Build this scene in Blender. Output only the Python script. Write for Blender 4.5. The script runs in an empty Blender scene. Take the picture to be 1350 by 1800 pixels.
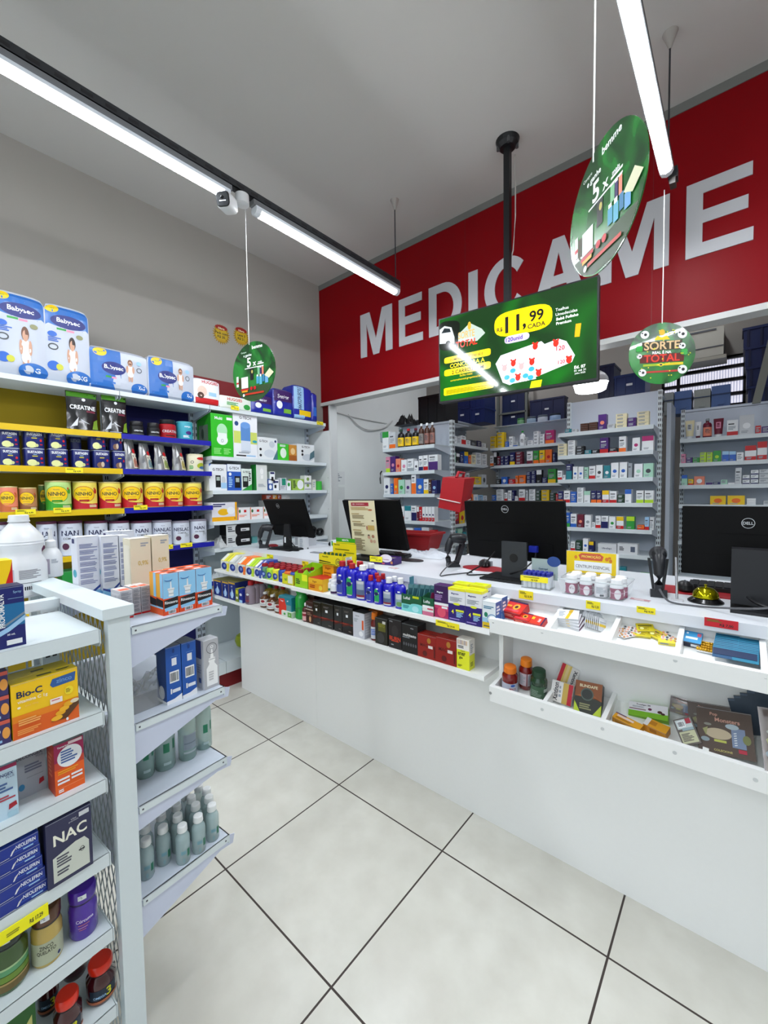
import bpy, math, random
from mathutils import Vector, Matrix

random.seed(7)
PI = math.pi
scene = bpy.context.scene
COL = scene.collection

# ------------------------------------------------------------ camera
CAM_H = 1.45
FPX = 729.74
YAW, PITCH, ROLL = math.radians(40.384), math.radians(2.623), math.radians(-0.785)
_cy, _sy, _cp, _sp = math.cos(YAW), math.sin(YAW), math.cos(PITCH), math.sin(PITCH)
FWD = Vector((-_sy * _cp, _cy * _cp, -_sp))
_r0 = Vector((_cy, _sy, 0))
_u0 = _r0.cross(FWD)
RIGHT = _r0 * math.cos(ROLL) + _u0 * math.sin(ROLL)
UP = -_r0 * math.sin(ROLL) + _u0 * math.cos(ROLL)
CAM = Vector((0, 0, CAM_H))
cd = bpy.data.cameras.new('camera')
cam = bpy.data.objects.new('camera', cd)
COL.objects.link(cam)
cam.matrix_world = Matrix(((RIGHT.x, UP.x, -FWD.x, CAM.x), (RIGHT.y, UP.y, -FWD.y, CAM.y), (RIGHT.z, UP.z, -FWD.z, CAM.z), (0, 0, 0, 1)))
cd.sensor_fit = 'VERTICAL'
cd.sensor_height = 24.0
cd.lens = 24.0 * FPX / 1800.0
cd.clip_start = 0.02
scene.camera = cam

# ------------------------------------------------------------ world, exposure, light strengths
scene.view_settings.view_transform = 'Standard'
scene.view_settings.look = 'None'
scene.view_settings.gamma = 1
scene.view_settings.exposure = 0.0
TUBE = 105.0
TUBE_BACK = 75.0
world = bpy.data.worlds.new('world')
scene.world = world
world.use_nodes = True
world.node_tree.nodes['Background'].inputs[0].default_value = (0.80, 0.90, 1.0, 1)
world.node_tree.nodes['Background'].inputs[1].default_value = 1.3


# ------------------------------------------------------------ photograph rays onto real planes
def ray(px, py):
    return RIGHT * (px - 675) - UP * (py - 900) + FWD * FPX


def atz(px, py, z):
    d = ray(px, py)
    return CAM + d * ((z - CAM_H) / d.z)


def atx(px, py, x):
    d = ray(px, py)
    return CAM + d * (x / d.x)


def aty(px, py, y):
    d = ray(px, py)
    return CAM + d * (y / d.y)


# ------------------------------------------------------------ materials
MATS = {}


def lin(c):
    c = c / 255.0
    return c / 12.92 if c <= 0.04045 else ((c + 0.055) / 1.055) ** 2.4


def rgb(h):
    h = h.lstrip('#')
    return tuple(lin(int(h[i:i + 2], 16)) for i in (0, 2, 4))


def mat(hexc, rough=0.5, metal=0.0, emit=0.0, alpha=1.0, trans=0.0, coat=0.0, noise=0.0, ior=1.45, scale=30):
    key = (hexc, rough, metal, emit, alpha, trans, coat, noise, ior, scale)
    if key in MATS:
        return MATS[key]
    m = bpy.data.materials.new('m_' + hexc.strip('#'))
    m.use_nodes = True
    nt = m.node_tree
    b = nt.nodes['Principled BSDF']
    c = rgb(hexc)
    b.inputs['Base Color'].default_value = (*c, 1)
    b.inputs['Roughness'].default_value = rough
    b.inputs['Metallic'].default_value = metal
    b.inputs['IOR'].default_value = ior
    if emit:
        b.inputs['Emission Color'].default_value = (*c, 1)
        b.inputs['Emission Strength'].default_value = emit
    if alpha < 1:
        b.inputs['Alpha'].default_value = alpha
    if trans:
        b.inputs['Transmission Weight'].default_value = trans
    if coat:
        b.inputs['Coat Weight'].default_value = coat
        b.inputs['Coat Roughness'].default_value = 0.08
    if noise:
        tc = nt.nodes.new('ShaderNodeTexCoord')
        n = nt.nodes.new('ShaderNodeTexNoise')
        n.inputs['Scale'].default_value = scale
        n.inputs['Detail'].default_value = 4
        mx = nt.nodes.new('ShaderNodeMix')
        mx.data_type = 'RGBA'
        mx.inputs[6].default_value = (*[v * (1 - noise) for v in c], 1)
        mx.inputs[7].default_value = (*[min(1, v * (1 + noise)) for v in c], 1)
        nt.links.new(tc.outputs['Object'], n.inputs['Vector'])
        nt.links.new(n.outputs['Fac'], mx.inputs[0])
        nt.links.new(mx.outputs[2], b.inputs['Base Color'])
    MATS[key] = m
    return m


NAMES = {'white': '#e9edf0', 'cream': '#e8dfb8', 'red': '#c4161c', 'maroon': '#6b1830', 'navy': '#1b1f5c', 'blue': '#2a63c0',
         'lightblue': '#9cc6e8', 'teal': '#1f7f8c', 'mint': '#a8d8c0', 'green': '#2f9a3f', 'darkgreen': '#1d3d2a', 'lime': '#b4dc2a',
         'yellow': '#f0c814', 'orange': '#f0701e', 'purple': '#4a2472', 'magenta': '#b0246c', 'pink': '#d88aa8', 'grey': '#9ba3ab',
         'black': '#17171b', 'brown': '#4a2a1c', 'salmon': '#ea8a70', 'silver': '#c8ccd2', 'dgrey': '#44484e', 'lgrey': '#c9ced2'}
SPOKEN = {'lightblue': 'light blue', 'darkgreen': 'dark green', 'dgrey': 'dark grey', 'lgrey': 'light grey', 'mint': 'mint green'}


def C(n, **k):
    if hasattr(n, 'node_tree'):
        return n
    return mat(NAMES.get(n, n), **({'rough': 0.42} | k))


# ------------------------------------------------------------ text outlines
_TXT = {}


def text2d(s, bold=False):
    key = (s, bold)
    if key in _TXT:
        return _TXT[key]
    cu = bpy.data.curves.new('t', 'FONT')
    cu.body = s
    cu.size = 1.0
    cu.resolution_u = 3
    cu.fill_mode = 'FRONT'
    if bold:
        cu.offset = 0.022
    ob = bpy.data.objects.new('t', cu)
    COL.objects.link(ob)
    dg = bpy.context.evaluated_depsgraph_get()
    ev = ob.evaluated_get(dg)
    me = ev.to_mesh()
    vs = [(v.co.x, v.co.y) for v in me.vertices]
    fs = [tuple(p.vertices) for p in me.polygons]
    ev.to_mesh_clear()
    bpy.data.objects.remove(ob)
    bpy.data.curves.remove(cu)
    if not vs:
        vs = [(0, 0), (0.1, 0), (0.1, 0.1)]
        fs = [(0, 1, 2)]
    x0 = min(v[0] for v in vs); x1 = max(v[0] for v in vs)
    y0 = min(v[1] for v in vs); y1 = max(v[1] for v in vs)
    vs = [(v[0] - x0, v[1] - y0) for v in vs]
    _TXT[key] = (vs, fs, x1 - x0, y1 - y0)
    return _TXT[key]


# ------------------------------------------------------------ mesh builder
class MB:
    def __init__(s):
        s.v = []; s.f = []; s.m = []; s.mats = []

    def mi(s, m):
        m = C(m) if not hasattr(m, 'node_tree') else m
        for i, q in enumerate(s.mats):
            if q is m:
                return i
        s.mats.append(m)
        return len(s.mats) - 1

    def add(s, vs, fs, m):
        k = len(s.v); i = s.mi(m)
        s.v += [tuple(v) for v in vs]
        for f in fs:
            s.f.append(tuple(a + k for a in f)); s.m.append(i)
        return s

    def box(s, x0, y0, z0, x1, y1, z1, m, top=None, front=None, side=None):
        vs = [(x0, y0, z0), (x1, y0, z0), (x1, y1, z0), (x0, y1, z0), (x0, y0, z1), (x1, y0, z1), (x1, y1, z1), (x0, y1, z1)]
        s.add(vs, [(3, 2, 1, 0)], m)
        s.add(vs, [(4, 5, 6, 7)], top or m)
        s.add(vs, [(0, 1, 5, 4)], front or m)
        s.add(vs, [(2, 3, 7, 6)], m)
        s.add(vs, [(1, 2, 6, 5), (3, 0, 4, 7)], side or m)
        return s

    def hexa(s, p, m, front=None):
        # p: 4 bottom-loop points then the 4 matching top-loop points
        s.add(p, [(3, 2, 1, 0), (4, 5, 6, 7), (1, 2, 6, 5), (2, 3, 7, 6), (3, 0, 4, 7)], m)
        s.add(p, [(0, 1, 5, 4)], front or m)
        return s

    def lathe(s, prof, m, cx=0, cy=0, z=0, seg=24, sx=1.0, sy=1.0, power=None):
        # prof: (r, z) or (r, z, material of the band that ends here); power>2 squares the section
        rings = []
        k0 = len(s.v)
        for p in prof:
            for j in range(seg):
                a = 2 * PI * j / seg
                c, sn = math.cos(a), math.sin(a)
                q = 1.0
                if power:
                    q = 1.0 / (abs(c) ** power + abs(sn) ** power) ** (1.0 / power)
                s.v.append((cx + p[0] * c * q * sx, cy + p[0] * sn * q * sy, z + p[1]))
        for i in range(1, len(prof)):
            mm = s.mi(prof[i][2] if len(prof[i]) > 2 else m)
            for j in range(seg):
                a = k0 + (i - 1) * seg + j; b = k0 + (i - 1) * seg + (j + 1) % seg
                s.f.append((a, b, b + seg, a + seg)); s.m.append(mm)
        mm = s.mi(prof[0][2] if len(prof[0]) > 2 else m)
        s.f.append(tuple(k0 + seg - 1 - j for j in range(seg))); s.m.append(mm)
        mm = s.mi(prof[-1][2] if len(prof[-1]) > 2 else m)
        s.f.append(tuple(k0 + (len(prof) - 1) * seg + j for j in range(seg))); s.m.append(mm)
        return s

    def tube(s, pts, r, m, seg=8):
        pts = [Vector(p) for p in pts]
        k0 = len(s.v); mm = s.mi(m)
        n = len(pts)
        ref = Vector((0, 0, 1))
        for i, p in enumerate(pts):
            t = (pts[min(i + 1, n - 1)] - pts[max(i - 1, 0)]).normalized()
            a = t.cross(ref)
            if a.length < 0.05:
                a = t.cross(Vector((1, 0, 0)))
            a.normalize(); b = t.cross(a)
            for j in range(seg):
                an = 2 * PI * j / seg
                q = r[i] if isinstance(r, (list, tuple)) else r
                s.v.append(tuple(p + a * (q * math.cos(an)) + b * (q * math.sin(an))))
        for i in range(n - 1):
            for j in range(seg):
                a = k0 + i * seg + j; b = k0 + i * seg + (j + 1) % seg
                s.f.append((a, b, b + seg, a + seg)); s.m.append(mm)
        s.f.append(tuple(k0 + seg - 1 - j for j in range(seg))); s.m.append(mm)
        s.f.append(tuple(k0 + (n - 1) * seg + j for j in range(seg))); s.m.append(mm)
        return s

    def prism(s, poly, f, d0, d1, m):
        # poly in (a,b); f(a,b,d) -> xyz
        n = len(poly)
        vs = [f(a, b, d0) for a, b in poly] + [f(a, b, d1) for a, b in poly]
        fs = [tuple(range(n)), tuple(n + n - 1 - i for i in range(n))]
        fs += [(i, i + n, (i + 1) % n + n, (i + 1) % n) for i in range(n)]
        return s.add(vs, fs, m)

    @staticmethod
    def clip(P, ax, val, keep):
        out = []
        n = len(P)
        for i in range(n):
            a, b = P[i], P[(i + 1) % n]
            ia, ib = (a[ax] - val) * keep >= 0, (b[ax] - val) * keep >= 0
            if ia:
                out.append(a)
            if ia != ib:
                t = (val - a[ax]) / (b[ax] - a[ax])
                out.append((a[0] + (b[0] - a[0]) * t, a[1] + (b[1] - a[1]) * t))
        return out

    def gridpoly(s, P, grid, f, off, c):
        for ax, n in ((0, grid[0]), (1, grid[1])):
            parts = []
            for Q in (P if ax else [P]):
                lo, hi = min(q[ax] for q in Q), max(q[ax] for q in Q)
                i0, i1 = math.floor(lo * n + 1e-6), math.ceil(hi * n - 1e-6)
                for i in range(i0, max(i1, i0 + 1)):
                    R_ = s.clip(s.clip(Q, ax, i / n, 1), ax, (i + 1) / n, -1) if i1 - i0 > 1 else Q
                    if len(R_) > 2:
                        parts.append(R_)
            P = parts
        for Q in P:
            s.add([f(u, v, off) for u, v in Q], [tuple(range(len(Q)))], c)

    def decals(s, D, f, W, H, curved=False, off0=0.0004, step=0.00012, grid=None):
        if curved is True and not grid:
            grid = (16, 1)
        if grid:
            out = []
            for k, d in enumerate(D):
                off = off0 + step * k
                if d[0] == 'r':
                    s.gridpoly([(d[1], d[2]), (d[3], d[2]), (d[3], d[4]), (d[1], d[4])], grid, f, off, d[5])
                elif d[0] == 'e':
                    s.gridpoly([(d[1] + d[3] * math.cos(2 * PI * i / 28), d[2] + d[4] * math.sin(2 * PI * i / 28)) for i in range(28)], grid, f, off, d[5])
                elif d[0] == 'p':
                    s.gridpoly(d[1], grid, f, off, d[2])
                elif d[0] == 't' and grid[1] > 1:
                    flat = MB()
                    flat.decals([d], lambda u, v, o: (u, v, 0), W, H)
                    for fc in flat.f:
                        s.gridpoly([flat.v[i][:2] for i in fc], grid, f, off, d[5])
                else:
                    s.decals([d], f, W, H, 0 if not curved else 'x', off, 0, None) if d[0] != 'l' else s.decals([d], f, W, H, 'x', off, 0)
            return s
        # f(u, v, off) -> xyz, u and v in 0..1; W, H the face's size in metres
        for k, d in enumerate(D):
            off = off0 + step * k
            t = d[0]
            if t == 'r':
                _, u0, v0, u1, v1, c = d
                n = max(1, int(abs(u1 - u0) * 14)) if curved else 1
                vs = []; fs = []
                for i in range(n + 1):
                    u = u0 + (u1 - u0) * i / n
                    vs += [f(u, v0, off), f(u, v1, off)]
                for i in range(n):
                    fs.append((2 * i, 2 * i + 2, 2 * i + 3, 2 * i + 1))
                s.add(vs, fs, c)
            elif t == 'e':
                _, uc, vc, ru, rv, c = d
                n = 24
                vs = [f(uc, vc, off)] + [f(uc + ru * math.cos(2 * PI * i / n), vc + rv * math.sin(2 * PI * i / n), off) for i in range(n)]
                s.add(vs, [(0, 1 + i, 1 + (i + 1) % n) for i in range(n)], c)
            elif t == 'o':   # ring
                _, uc, vc, ru, rv, th, c = d
                n = 28; vs = []
                for i in range(n):
                    a = 2 * PI * i / n
                    vs += [f(uc + ru * math.cos(a), vc + rv * math.sin(a), off),
                           f(uc + (ru - th / W) * math.cos(a), vc + (rv - th / H) * math.sin(a), off)]
                s.add(vs, [(2 * i, (2 * i + 2) % (2 * n), (2 * i + 3) % (2 * n), 2 * i + 1) for i in range(n)], c)
            elif t == 'p':
                _, P, c = d
                s.add([f(u, v, off) for u, v in P], [tuple(range(len(P)))], c)
            elif t == 't':
                _, txt, uc, vc, hv, c = d[:6]
                maxw = d[6] if len(d) > 6 else 0.9
                bold = d[7] if len(d) > 7 else True
                rot = d[8] if len(d) > 8 else 0
                vs2, fs2, tw, th = text2d(txt, bold)
                if rot:
                    sc = hv * W / th
                    wx = min(tw * sc, maxw * H); kx = wx / tw
                    sgn = 1 if rot > 0 else -1
                    vs = [f(uc - sgn * (b * sc - hv * W / 2) / W, vc + sgn * (a * kx - wx / 2) / H, off) for a, b in vs2]
                else:
                    sc = hv * H / th
                    wx = min(tw * sc, maxw * W); kx = wx / tw
                    vs = [f(uc + (a * kx - wx / 2) / W, vc + (b * sc - hv * H / 2) / H, off) for a, b in vs2]
                s.add(vs, fs2, c)
            elif t == 'l':   # block of illegible small print
                _, u0, v0, u1, v1, n, c = d
                hh = (v1 - v0) / n
                rnd = random.Random(int((u0 + v0 + u1) * 1000) + n)
                q = []
                for i in range(n):
                    uu = u0 + (u1 - u0) * (0.55 + 0.45 * rnd.random())
                    q.append(('r', u0, v1 - (i + 0.62) * hh, uu, v1 - i * hh, c))
                s.decals(q, f, W, H, curved, off, 0)
            elif t == 'b':   # bar code on a white patch
                _, u0, v0, u1, v1 = d
                s.decals([('r', u0, v0, u1, v1, 'white')], f, W, H, curved, off, 0)
                n = 9; w = (u1 - u0) * 0.86 / n; rnd = random.Random(5)
                s.decals([('r', u0 + (u1 - u0) * 0.07 + i * w, v0 + (v1 - v0) * 0.12, u0 + (u1 - u0) * 0.07 + i * w + w * (0.35 + 0.4 * rnd.random()), v1 - (v1 - v0) * 0.12, 'black') for i in range(n)], f, W, H, curved, off + 0.0001, 0)
        return s

    def build(s, name, parent=None, loc=None, rot=0.0, smooth=False, M=None):
        me = bpy.data.meshes.new(name)
        me.from_pydata(s.v, [], s.f)
        for m in s.mats:
            me.materials.append(m)
        me.polygons.foreach_set('material_index', s.m)
        if smooth:
            me.polygons.foreach_set('use_smooth', [True] * len(s.f))
        me.update()
        if smooth:
            try:
                me.set_sharp_from_angle(angle=math.radians(38))
            except Exception:
                pass
        o = bpy.data.objects.new(name, me)
        COL.objects.link(o)
        if parent is not None:
            o.parent = parent
        if M is not None:
            o.matrix_world = M
        else:
            if loc is not None:
                o.location = loc
            o.rotation_euler = (0, 0, rot)
        return o


ALL_LABELS = {}


def tag(o, label, cat, group=None, kind=None):
    o['label'] = label
    o['category'] = cat
    if group:
        o['group'] = group
    if kind:
        o['kind'] = kind
    n = ALL_LABELS.get(label, 0)
    ALL_LABELS[label] = n + 1
    if n:
        print('DUPLICATE LABEL', label)
    w = len(label.split())
    if w < 4 or w > 16:
        print('LABEL LENGTH', w, label)
    return o


def thing(name, label, cat, loc=(0, 0, 0), rot=0.0, group=None):
    o = bpy.data.objects.new(name, None)
    COL.objects.link(o)
    o.location = loc
    o.rotation_euler = (0, 0, rot)
    return tag(o, label, cat, group)


def copy_tree(o, loc, rot, label, group=None, scale=None):
    c = o.copy(); COL.objects.link(c); c.parent = None
    c.location = loc; c.rotation_euler = (0, 0, rot)
    if scale:
        c.scale = scale
    for ch in list(o.children):
        d = ch.copy(); COL.objects.link(d); d.parent = c
        for g in list(ch.children):
            e = g.copy(); COL.objects.link(e); e.parent = d
    tag(c, label, o['category'], group or o.get('group'))
    return c


def struct(name, mb, **k):
    o = mb.build(name, **k)
    o['kind'] = 'structure'
    return o


ORD = ['first', 'second', 'third', 'fourth', 'fifth', 'sixth', 'seventh', 'eighth', 'ninth', 'tenth', 'eleventh', 'twelfth', 'thirteenth',
       'fourteenth', 'fifteenth', 'sixteenth', 'seventeenth', 'eighteenth', 'nineteenth', 'twentieth', 'twenty-first', 'twenty-second', 'twenty-third',
       'twenty-fourth', 'twenty-fifth', 'twenty-sixth', 'twenty-seventh', 'twenty-eighth', 'twenty-ninth', 'thirtieth']


# box face mappers (front face looks towards local -y)
def face(w, d, h, which):
    if which == 'F':
        return (lambda u, v, o: (-w / 2 + u * w, -o, v * h)), w, h
    if which == 'R':
        return (lambda u, v, o: (w / 2 + o, u * d, v * h)), d, h
    if which == 'L':
        return (lambda u, v, o: (-w / 2 - o, d - u * d, v * h)), d, h
    if which == 'T':
        return (lambda u, v, o: (-w / 2 + u * w, v * d, h + o)), w, d
    if which == 'B':
        return (lambda u, v, o: (w / 2 - u * w, d + o, v * h)), w, h


def carton(w, d, h, base, F=(), R=(), L=(), T=(), top=None, side=None, name='medicine_box', parent=None, loc=None, rot=0.0):
    b = MB()
    b.box(-w / 2, 0, 0, w / 2, d, h, base, top=top, side=side)
    # tuck-flap seam of a folded carton along the top edge
    if w > 0.03:
        b.box(-w / 2 + 0.001, -0.0003, h - 0.0022, w / 2 - 0.001, 0.0, h - 0.0016, 'grey')
    for k, D in (('F', F), ('R', R), ('L', L), ('T', T)):
        if D:
            f, W, H = face(w, d, h, k)
            b.decals(D, f, W, H)
    return b.build(name, parent, loc, rot)


def curved(r, h, z0=0.0, A=1.45, power=None):
    # label on a cylinder whose axis is at x=0, y=0; u=0.5 looks to -y
    def f(u, v, o):
        th = (u - 0.5) * 2 * A
        q = 1.0
        if power:
            q = 1.0 / (abs(math.sin(th)) ** power + abs(math.cos(th)) ** power) ** (1.0 / power)
        return ((r * q + o) * math.sin(th), -(r * q + o) * math.cos(th), z0 + v * h)
    return f, 2 * A * r, h


def onplane(kind, c, x0, x1, ytop, zb, ymid=None):
    """real size and place of an upright face seen at x0..x1 on the plane x=c or y=c, standing on height zb"""
    g = atx if kind == 'x' else aty
    ym = ytop if ymid is None else ymid
    a, b = g(x0, ym, c), g(x1, ym, c)
    t = g((x0 + x1) / 2, ytop, c)
    w = (b - a).length
    mid = (a + b) / 2
    return w, t.z - zb, Vector((mid.x, mid.y, zb)), (PI / 2 if kind == 'x' else 0.0)

# ============================================================ ROOM
M_WALL = mat('#96928c', 0.85, noise=0.02, scale=6)
M_CEIL = mat('#c0bfbb', 0.9, noise=0.015, scale=3)
M_RED = mat('#80000a', 0.45, ior=1.25, coat=0.0, noise=0.02, scale=4)
M_REDD = mat('#6e0a12', 0.5)
M_WHITE = mat('#eff1f0', 0.35, noise=0.012, scale=60)
M_METAL = mat('#d3dce0', 0.38, noise=0.015, scale=80)      # white powder-coated shelf steel
M_METALB = mat('#c3ccd8', 0.42, noise=0.015, scale=80)
M_PLASTER = mat('#eef3f1', 0.8, noise=0.03, scale=5)
M_BLACK = mat('#101114', 0.42)
M_DARK = mat('#2a2c30', 0.5)
M_CTOP = mat('#d8dce2', 0.28, noise=0.012, scale=50)
M_GLASSY = mat('#e8f2f4', 0.12, trans=0.85, ior=1.2, alpha=0.55)
M_BAG = mat('#e4e8ea', 0.25, trans=0.5, ior=1.15, alpha=0.55)


def floor_material():
    m = bpy.data.materials.new('m_floor_tiles')
    m.use_nodes = True
    nt = m.node_tree; N = nt.nodes; L = nt.links
    b = N['Principled BSDF']
    geo = N.new('ShaderNodeNewGeometry')
    sep = N.new('ShaderNodeSeparateXYZ')
    L.new(geo.outputs['Position'], sep.inputs[0])

    def joint(sock, origin, pitch, half):
        a = N.new('ShaderNodeMath'); a.operation = 'SUBTRACT'; a.inputs[1].default_value = origin - 50 * pitch
        L.new(sock, a.inputs[0])
        d = N.new('ShaderNodeMath'); d.operation = 'DIVIDE'; d.inputs[1].default_value = pitch
        L.new(a.outputs[0], d.inputs[0])
        f = N.new('ShaderNodeMath'); f.operation = 'FRACT'; L.new(d.outputs[0], f.inputs[0])
        c = N.new('ShaderNodeMath'); c.operation = 'SUBTRACT'; c.inputs[1].default_value = 0.5; L.new(f.outputs[0], c.inputs[0])
        ab = N.new('ShaderNodeMath'); ab.operation = 'ABSOLUTE'; L.new(c.outputs[0], ab.inputs[0])
        g = N.new('ShaderNodeMath'); g.operation = 'GREATER_THAN'; g.inputs[1].default_value = 0.5 - half / pitch
        L.new(ab.outputs[0], g.inputs[0])
        return g.outputs[0]
    jx = joint(sep.outputs['X'], -0.2785, 0.603, 0.0032)
    jy = joint(sep.outputs['Y'], 1.3705, 0.603, 0.0032)
    mx = N.new('ShaderNodeMath'); mx.operation = 'MAXIMUM'; L.new(jx, mx.inputs[0]); L.new(jy, mx.inputs[1])
    n = N.new('ShaderNodeTexNoise'); n.inputs['Scale'].default_value = 2.2; n.inputs['Detail'].default_value = 5
    L.new(geo.outputs['Position'], n.inputs['Vector'])
    n2 = N.new('ShaderNodeTexNoise'); n2.inputs['Scale'].default_value = 9; n2.inputs['Detail'].default_value = 8
    L.new(geo.outputs['Position'], n2.inputs['Vector'])
    mm = N.new('ShaderNodeMath'); mm.operation = 'MULTIPLY'; L.new(n.outputs['Fac'], mm.inputs[0]); L.new(n2.outputs['Fac'], mm.inputs[1])
    cr = N.new('ShaderNodeValToRGB')
    cr.color_ramp.elements[0].position = 0.12; cr.color_ramp.elements[0].color = (*rgb('#cbc9bf'), 1)
    cr.color_ramp.elements[1].position = 0.42; cr.color_ramp.elements[1].color = (*rgb("#dad9d0"), 1)
    L.new(mm.outputs[0], cr.inputs[0])
    mix = N.new('ShaderNodeMix'); mix.data_type = 'RGBA'
    L.new(mx.outputs[0], mix.inputs[0]); L.new(cr.outputs[0], mix.inputs[6])
    mix.inputs[7].default_value = (*rgb('#3a302c'), 1)
    L.new(mix.outputs[2], b.inputs['Base Color'])
    ro = N.new('ShaderNodeMath'); ro.operation = 'MULTIPLY_ADD'; ro.inputs[1].default_value = 0.5; ro.inputs[2].default_value = 0.24
    L.new(mx.outputs[0], ro.inputs[0]); L.new(ro.outputs[0], b.inputs['Roughness'])
    return m


XW, YF = -3.3, 2.9
struct('floor', MB().box(-3.5, -6, -0.05, 4.2, 5.0, 0, floor_material()))
struct('ceiling', MB().box(-3.5, -6, 3.57, 4.2, 3.0, 3.65, M_CEIL))
struct('ceiling_dispensary', MB().box(-3.5, 3.0, 3.3, 4.2, 5.0, 3.4, M_CEIL))
struct('wall_left', MB().box(-3.4, -6, 0, XW, 5.0, 3.6, M_WALL))
struct('wall_left_dispensary', MB().box(XW, 3.0, 0, XW + 0.015, 5.0, 3.3, M_PLASTER))
struct('wall_right', MB().box(4.0, -6, 0, 4.1, 5.0, 3.6, M_WALL))
# back wall of the dispensary, pierced by the louvred window
wl = aty(1163, 690, 4.8); wr = aty(1311, 690, 4.8)
wz1 = aty(1254, 632, 4.8).z; wz0 = wz1 - 0.42
b = MB()
b.box(-3.4, 4.8, 0, wl.x, 4.9, 3.4, M_WALL).box(wr.x, 4.8, 0, 4.1, 4.9, 3.4, M_WALL)
b.box(wl.x, 4.8, 0, wr.x, 4.9, wz0, M_WALL).box(wl.x, 4.8, wz1, wr.x, 4.9, 3.4, M_WALL)
struct('wall_back', b)


def ribbed_glass():
    m = bpy.data.materials.new('m_ribbed_glass')
    m.use_nodes = True
    nt = m.node_tree; N = nt.nodes; L = nt.links
    b = N['Principled BSDF']
    tc = N.new('ShaderNodeTexCoord')
    w = N.new('ShaderNodeTexWave'); w.inputs['Scale'].default_value = 16; w.bands_direction = 'X'
    L.new(tc.outputs['Object'], w.inputs['Vector'])
    cr = N.new('ShaderNodeValToRGB')
    cr.color_ramp.elements[0].color = (*rgb('#a9adc4'), 1); cr.color_ramp.elements[1].color = (*rgb('#f2f0fb'), 1)
    L.new(w.outputs['Fac'], cr.inputs[0])
    L.new(cr.outputs[0], b.inputs['Emission Color']); b.inputs['Emission Strength'].default_value = 0.95
    L.new(cr.outputs[0], b.inputs['Base Color'])
    return m


M_DAY = ribbed_glass()
M_FRAME = mat('#0c0c0f', 0.6)
zb1, zb2 = aty(1254, 648.5, 4.8).z, aty(1254, 670.7, 4.8).z
zb3 = aty(1298, 690, 4.8).z
win = struct('window_1', MB().box(wl.x, 4.84, wz0, wr.x, 4.85, wz1, M_DAY))
fr = MB()
for zz in (zb1, zb2, zb3, wz1, wz0):
    fr.box(wl.x, 4.80, zz - 0.014, wr.x, 4.84, zz + 0.014, M_FRAME)
fr.box(wl.x, 4.80, wz0, wl.x + 0.02, 4.84, wz1, M_FRAME).box(wr.x - 0.02, 4.80, wz0, wr.x, 4.84, wz1, M_FRAME)
xm = aty(1192, 690, 4.8).x
fr.box(xm - 0.012, 4.79, wz0, xm + 0.012, 4.84, zb1, M_FRAME)
fr.build('window_frame', win)

# the red fascia over the opening, its trims and the wall stub beside the shelving
struct('wall_red_fascia', MB().box(XW, YF, 2.385, 4.0, 3.0, 3.52, M_RED).box(-0.402, YF - 0.0006, 2.385, -0.399, YF, 3.52, M_REDD).box(-1.62, YF - 0.0006, 2.385, -1.617, YF, 3.52, M_REDD))
struct('trim_1', MB().box(XW, YF - 0.006, 3.52, 4.0, 3.0, 3.57, mat('#73736f', 0.7)))
struct('trim_2', MB().box(XW, YF - 0.012, 2.352, 4.0, 3.0, 2.385, mat('#c9c9c6', 0.4)))
struct('wall_stub', MB().box(XW, YF + 0.02, 0, -3.20, 3.0, 2.1, M_WHITE).box(XW, YF + 0.02, 2.1, -3.20, 3.0, 2.352, M_REDD))  # upper stub's darker red carries the shade of the recess in its colour
struct('trim_3', MB().box(-3.20, YF + 0.005, 0, -3.185, 3.01, 2.352, mat('#dde0e0', 0.3)))

# raised letters of the sign: one letter, one thing
LETTERS = {
    'M': [[(0, 0), (0, 1), (.30, 1), (.5, .36), (.70, 1), (1, 1), (1, 0), (.80, 0), (.80, .74), (.59, 0), (.41, 0), (.20, .74), (.20, 0)]],
    'E': [[(0, 0), (0, 1), (.97, 1), (.97, .83), (.26, .83), (.26, .60), (.92, .60), (.92, .43), (.26, .43), (.26, .17), (1, .17), (1, 0)]],
    'I': [[(0, 0), (0, 1), (1, 1), (1, 0)]],
    'A': [[(0, 0), (.385, 1), (.5, 1), (.5, .76), (.40, .39), (.5, .39), (.5, .225), (.345, .225), (.27, 0)],
          [(1, 0), (.615, 1), (.5, 1), (.5, .76), (.60, .39), (.5, .39), (.5, .225), (.655, .225), (.73, 0)]],
}


def arc(cx, cy, rx, ry, a0, a1, n=18):
    return [(cx + rx * math.cos(math.radians(a0 + (a1 - a0) * i / n)), cy + ry * math.sin(math.radians(a0 + (a1 - a0) * i / n))) for i in range(n + 1)]


D_OUT = [(0, 0), (0, 1)] + arc(.45, .5, .55, .5, 90, -90)
D_IN = [(.24, .17), (.24, .83)] + arc(.42, .5, .34, .33, 90, -90)
C_OUT = arc(.52, .5, .52, .52, 42, 322, 30)
C_IN = arc(.53, .5, .28, .345, 34, 328, 30)


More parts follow.
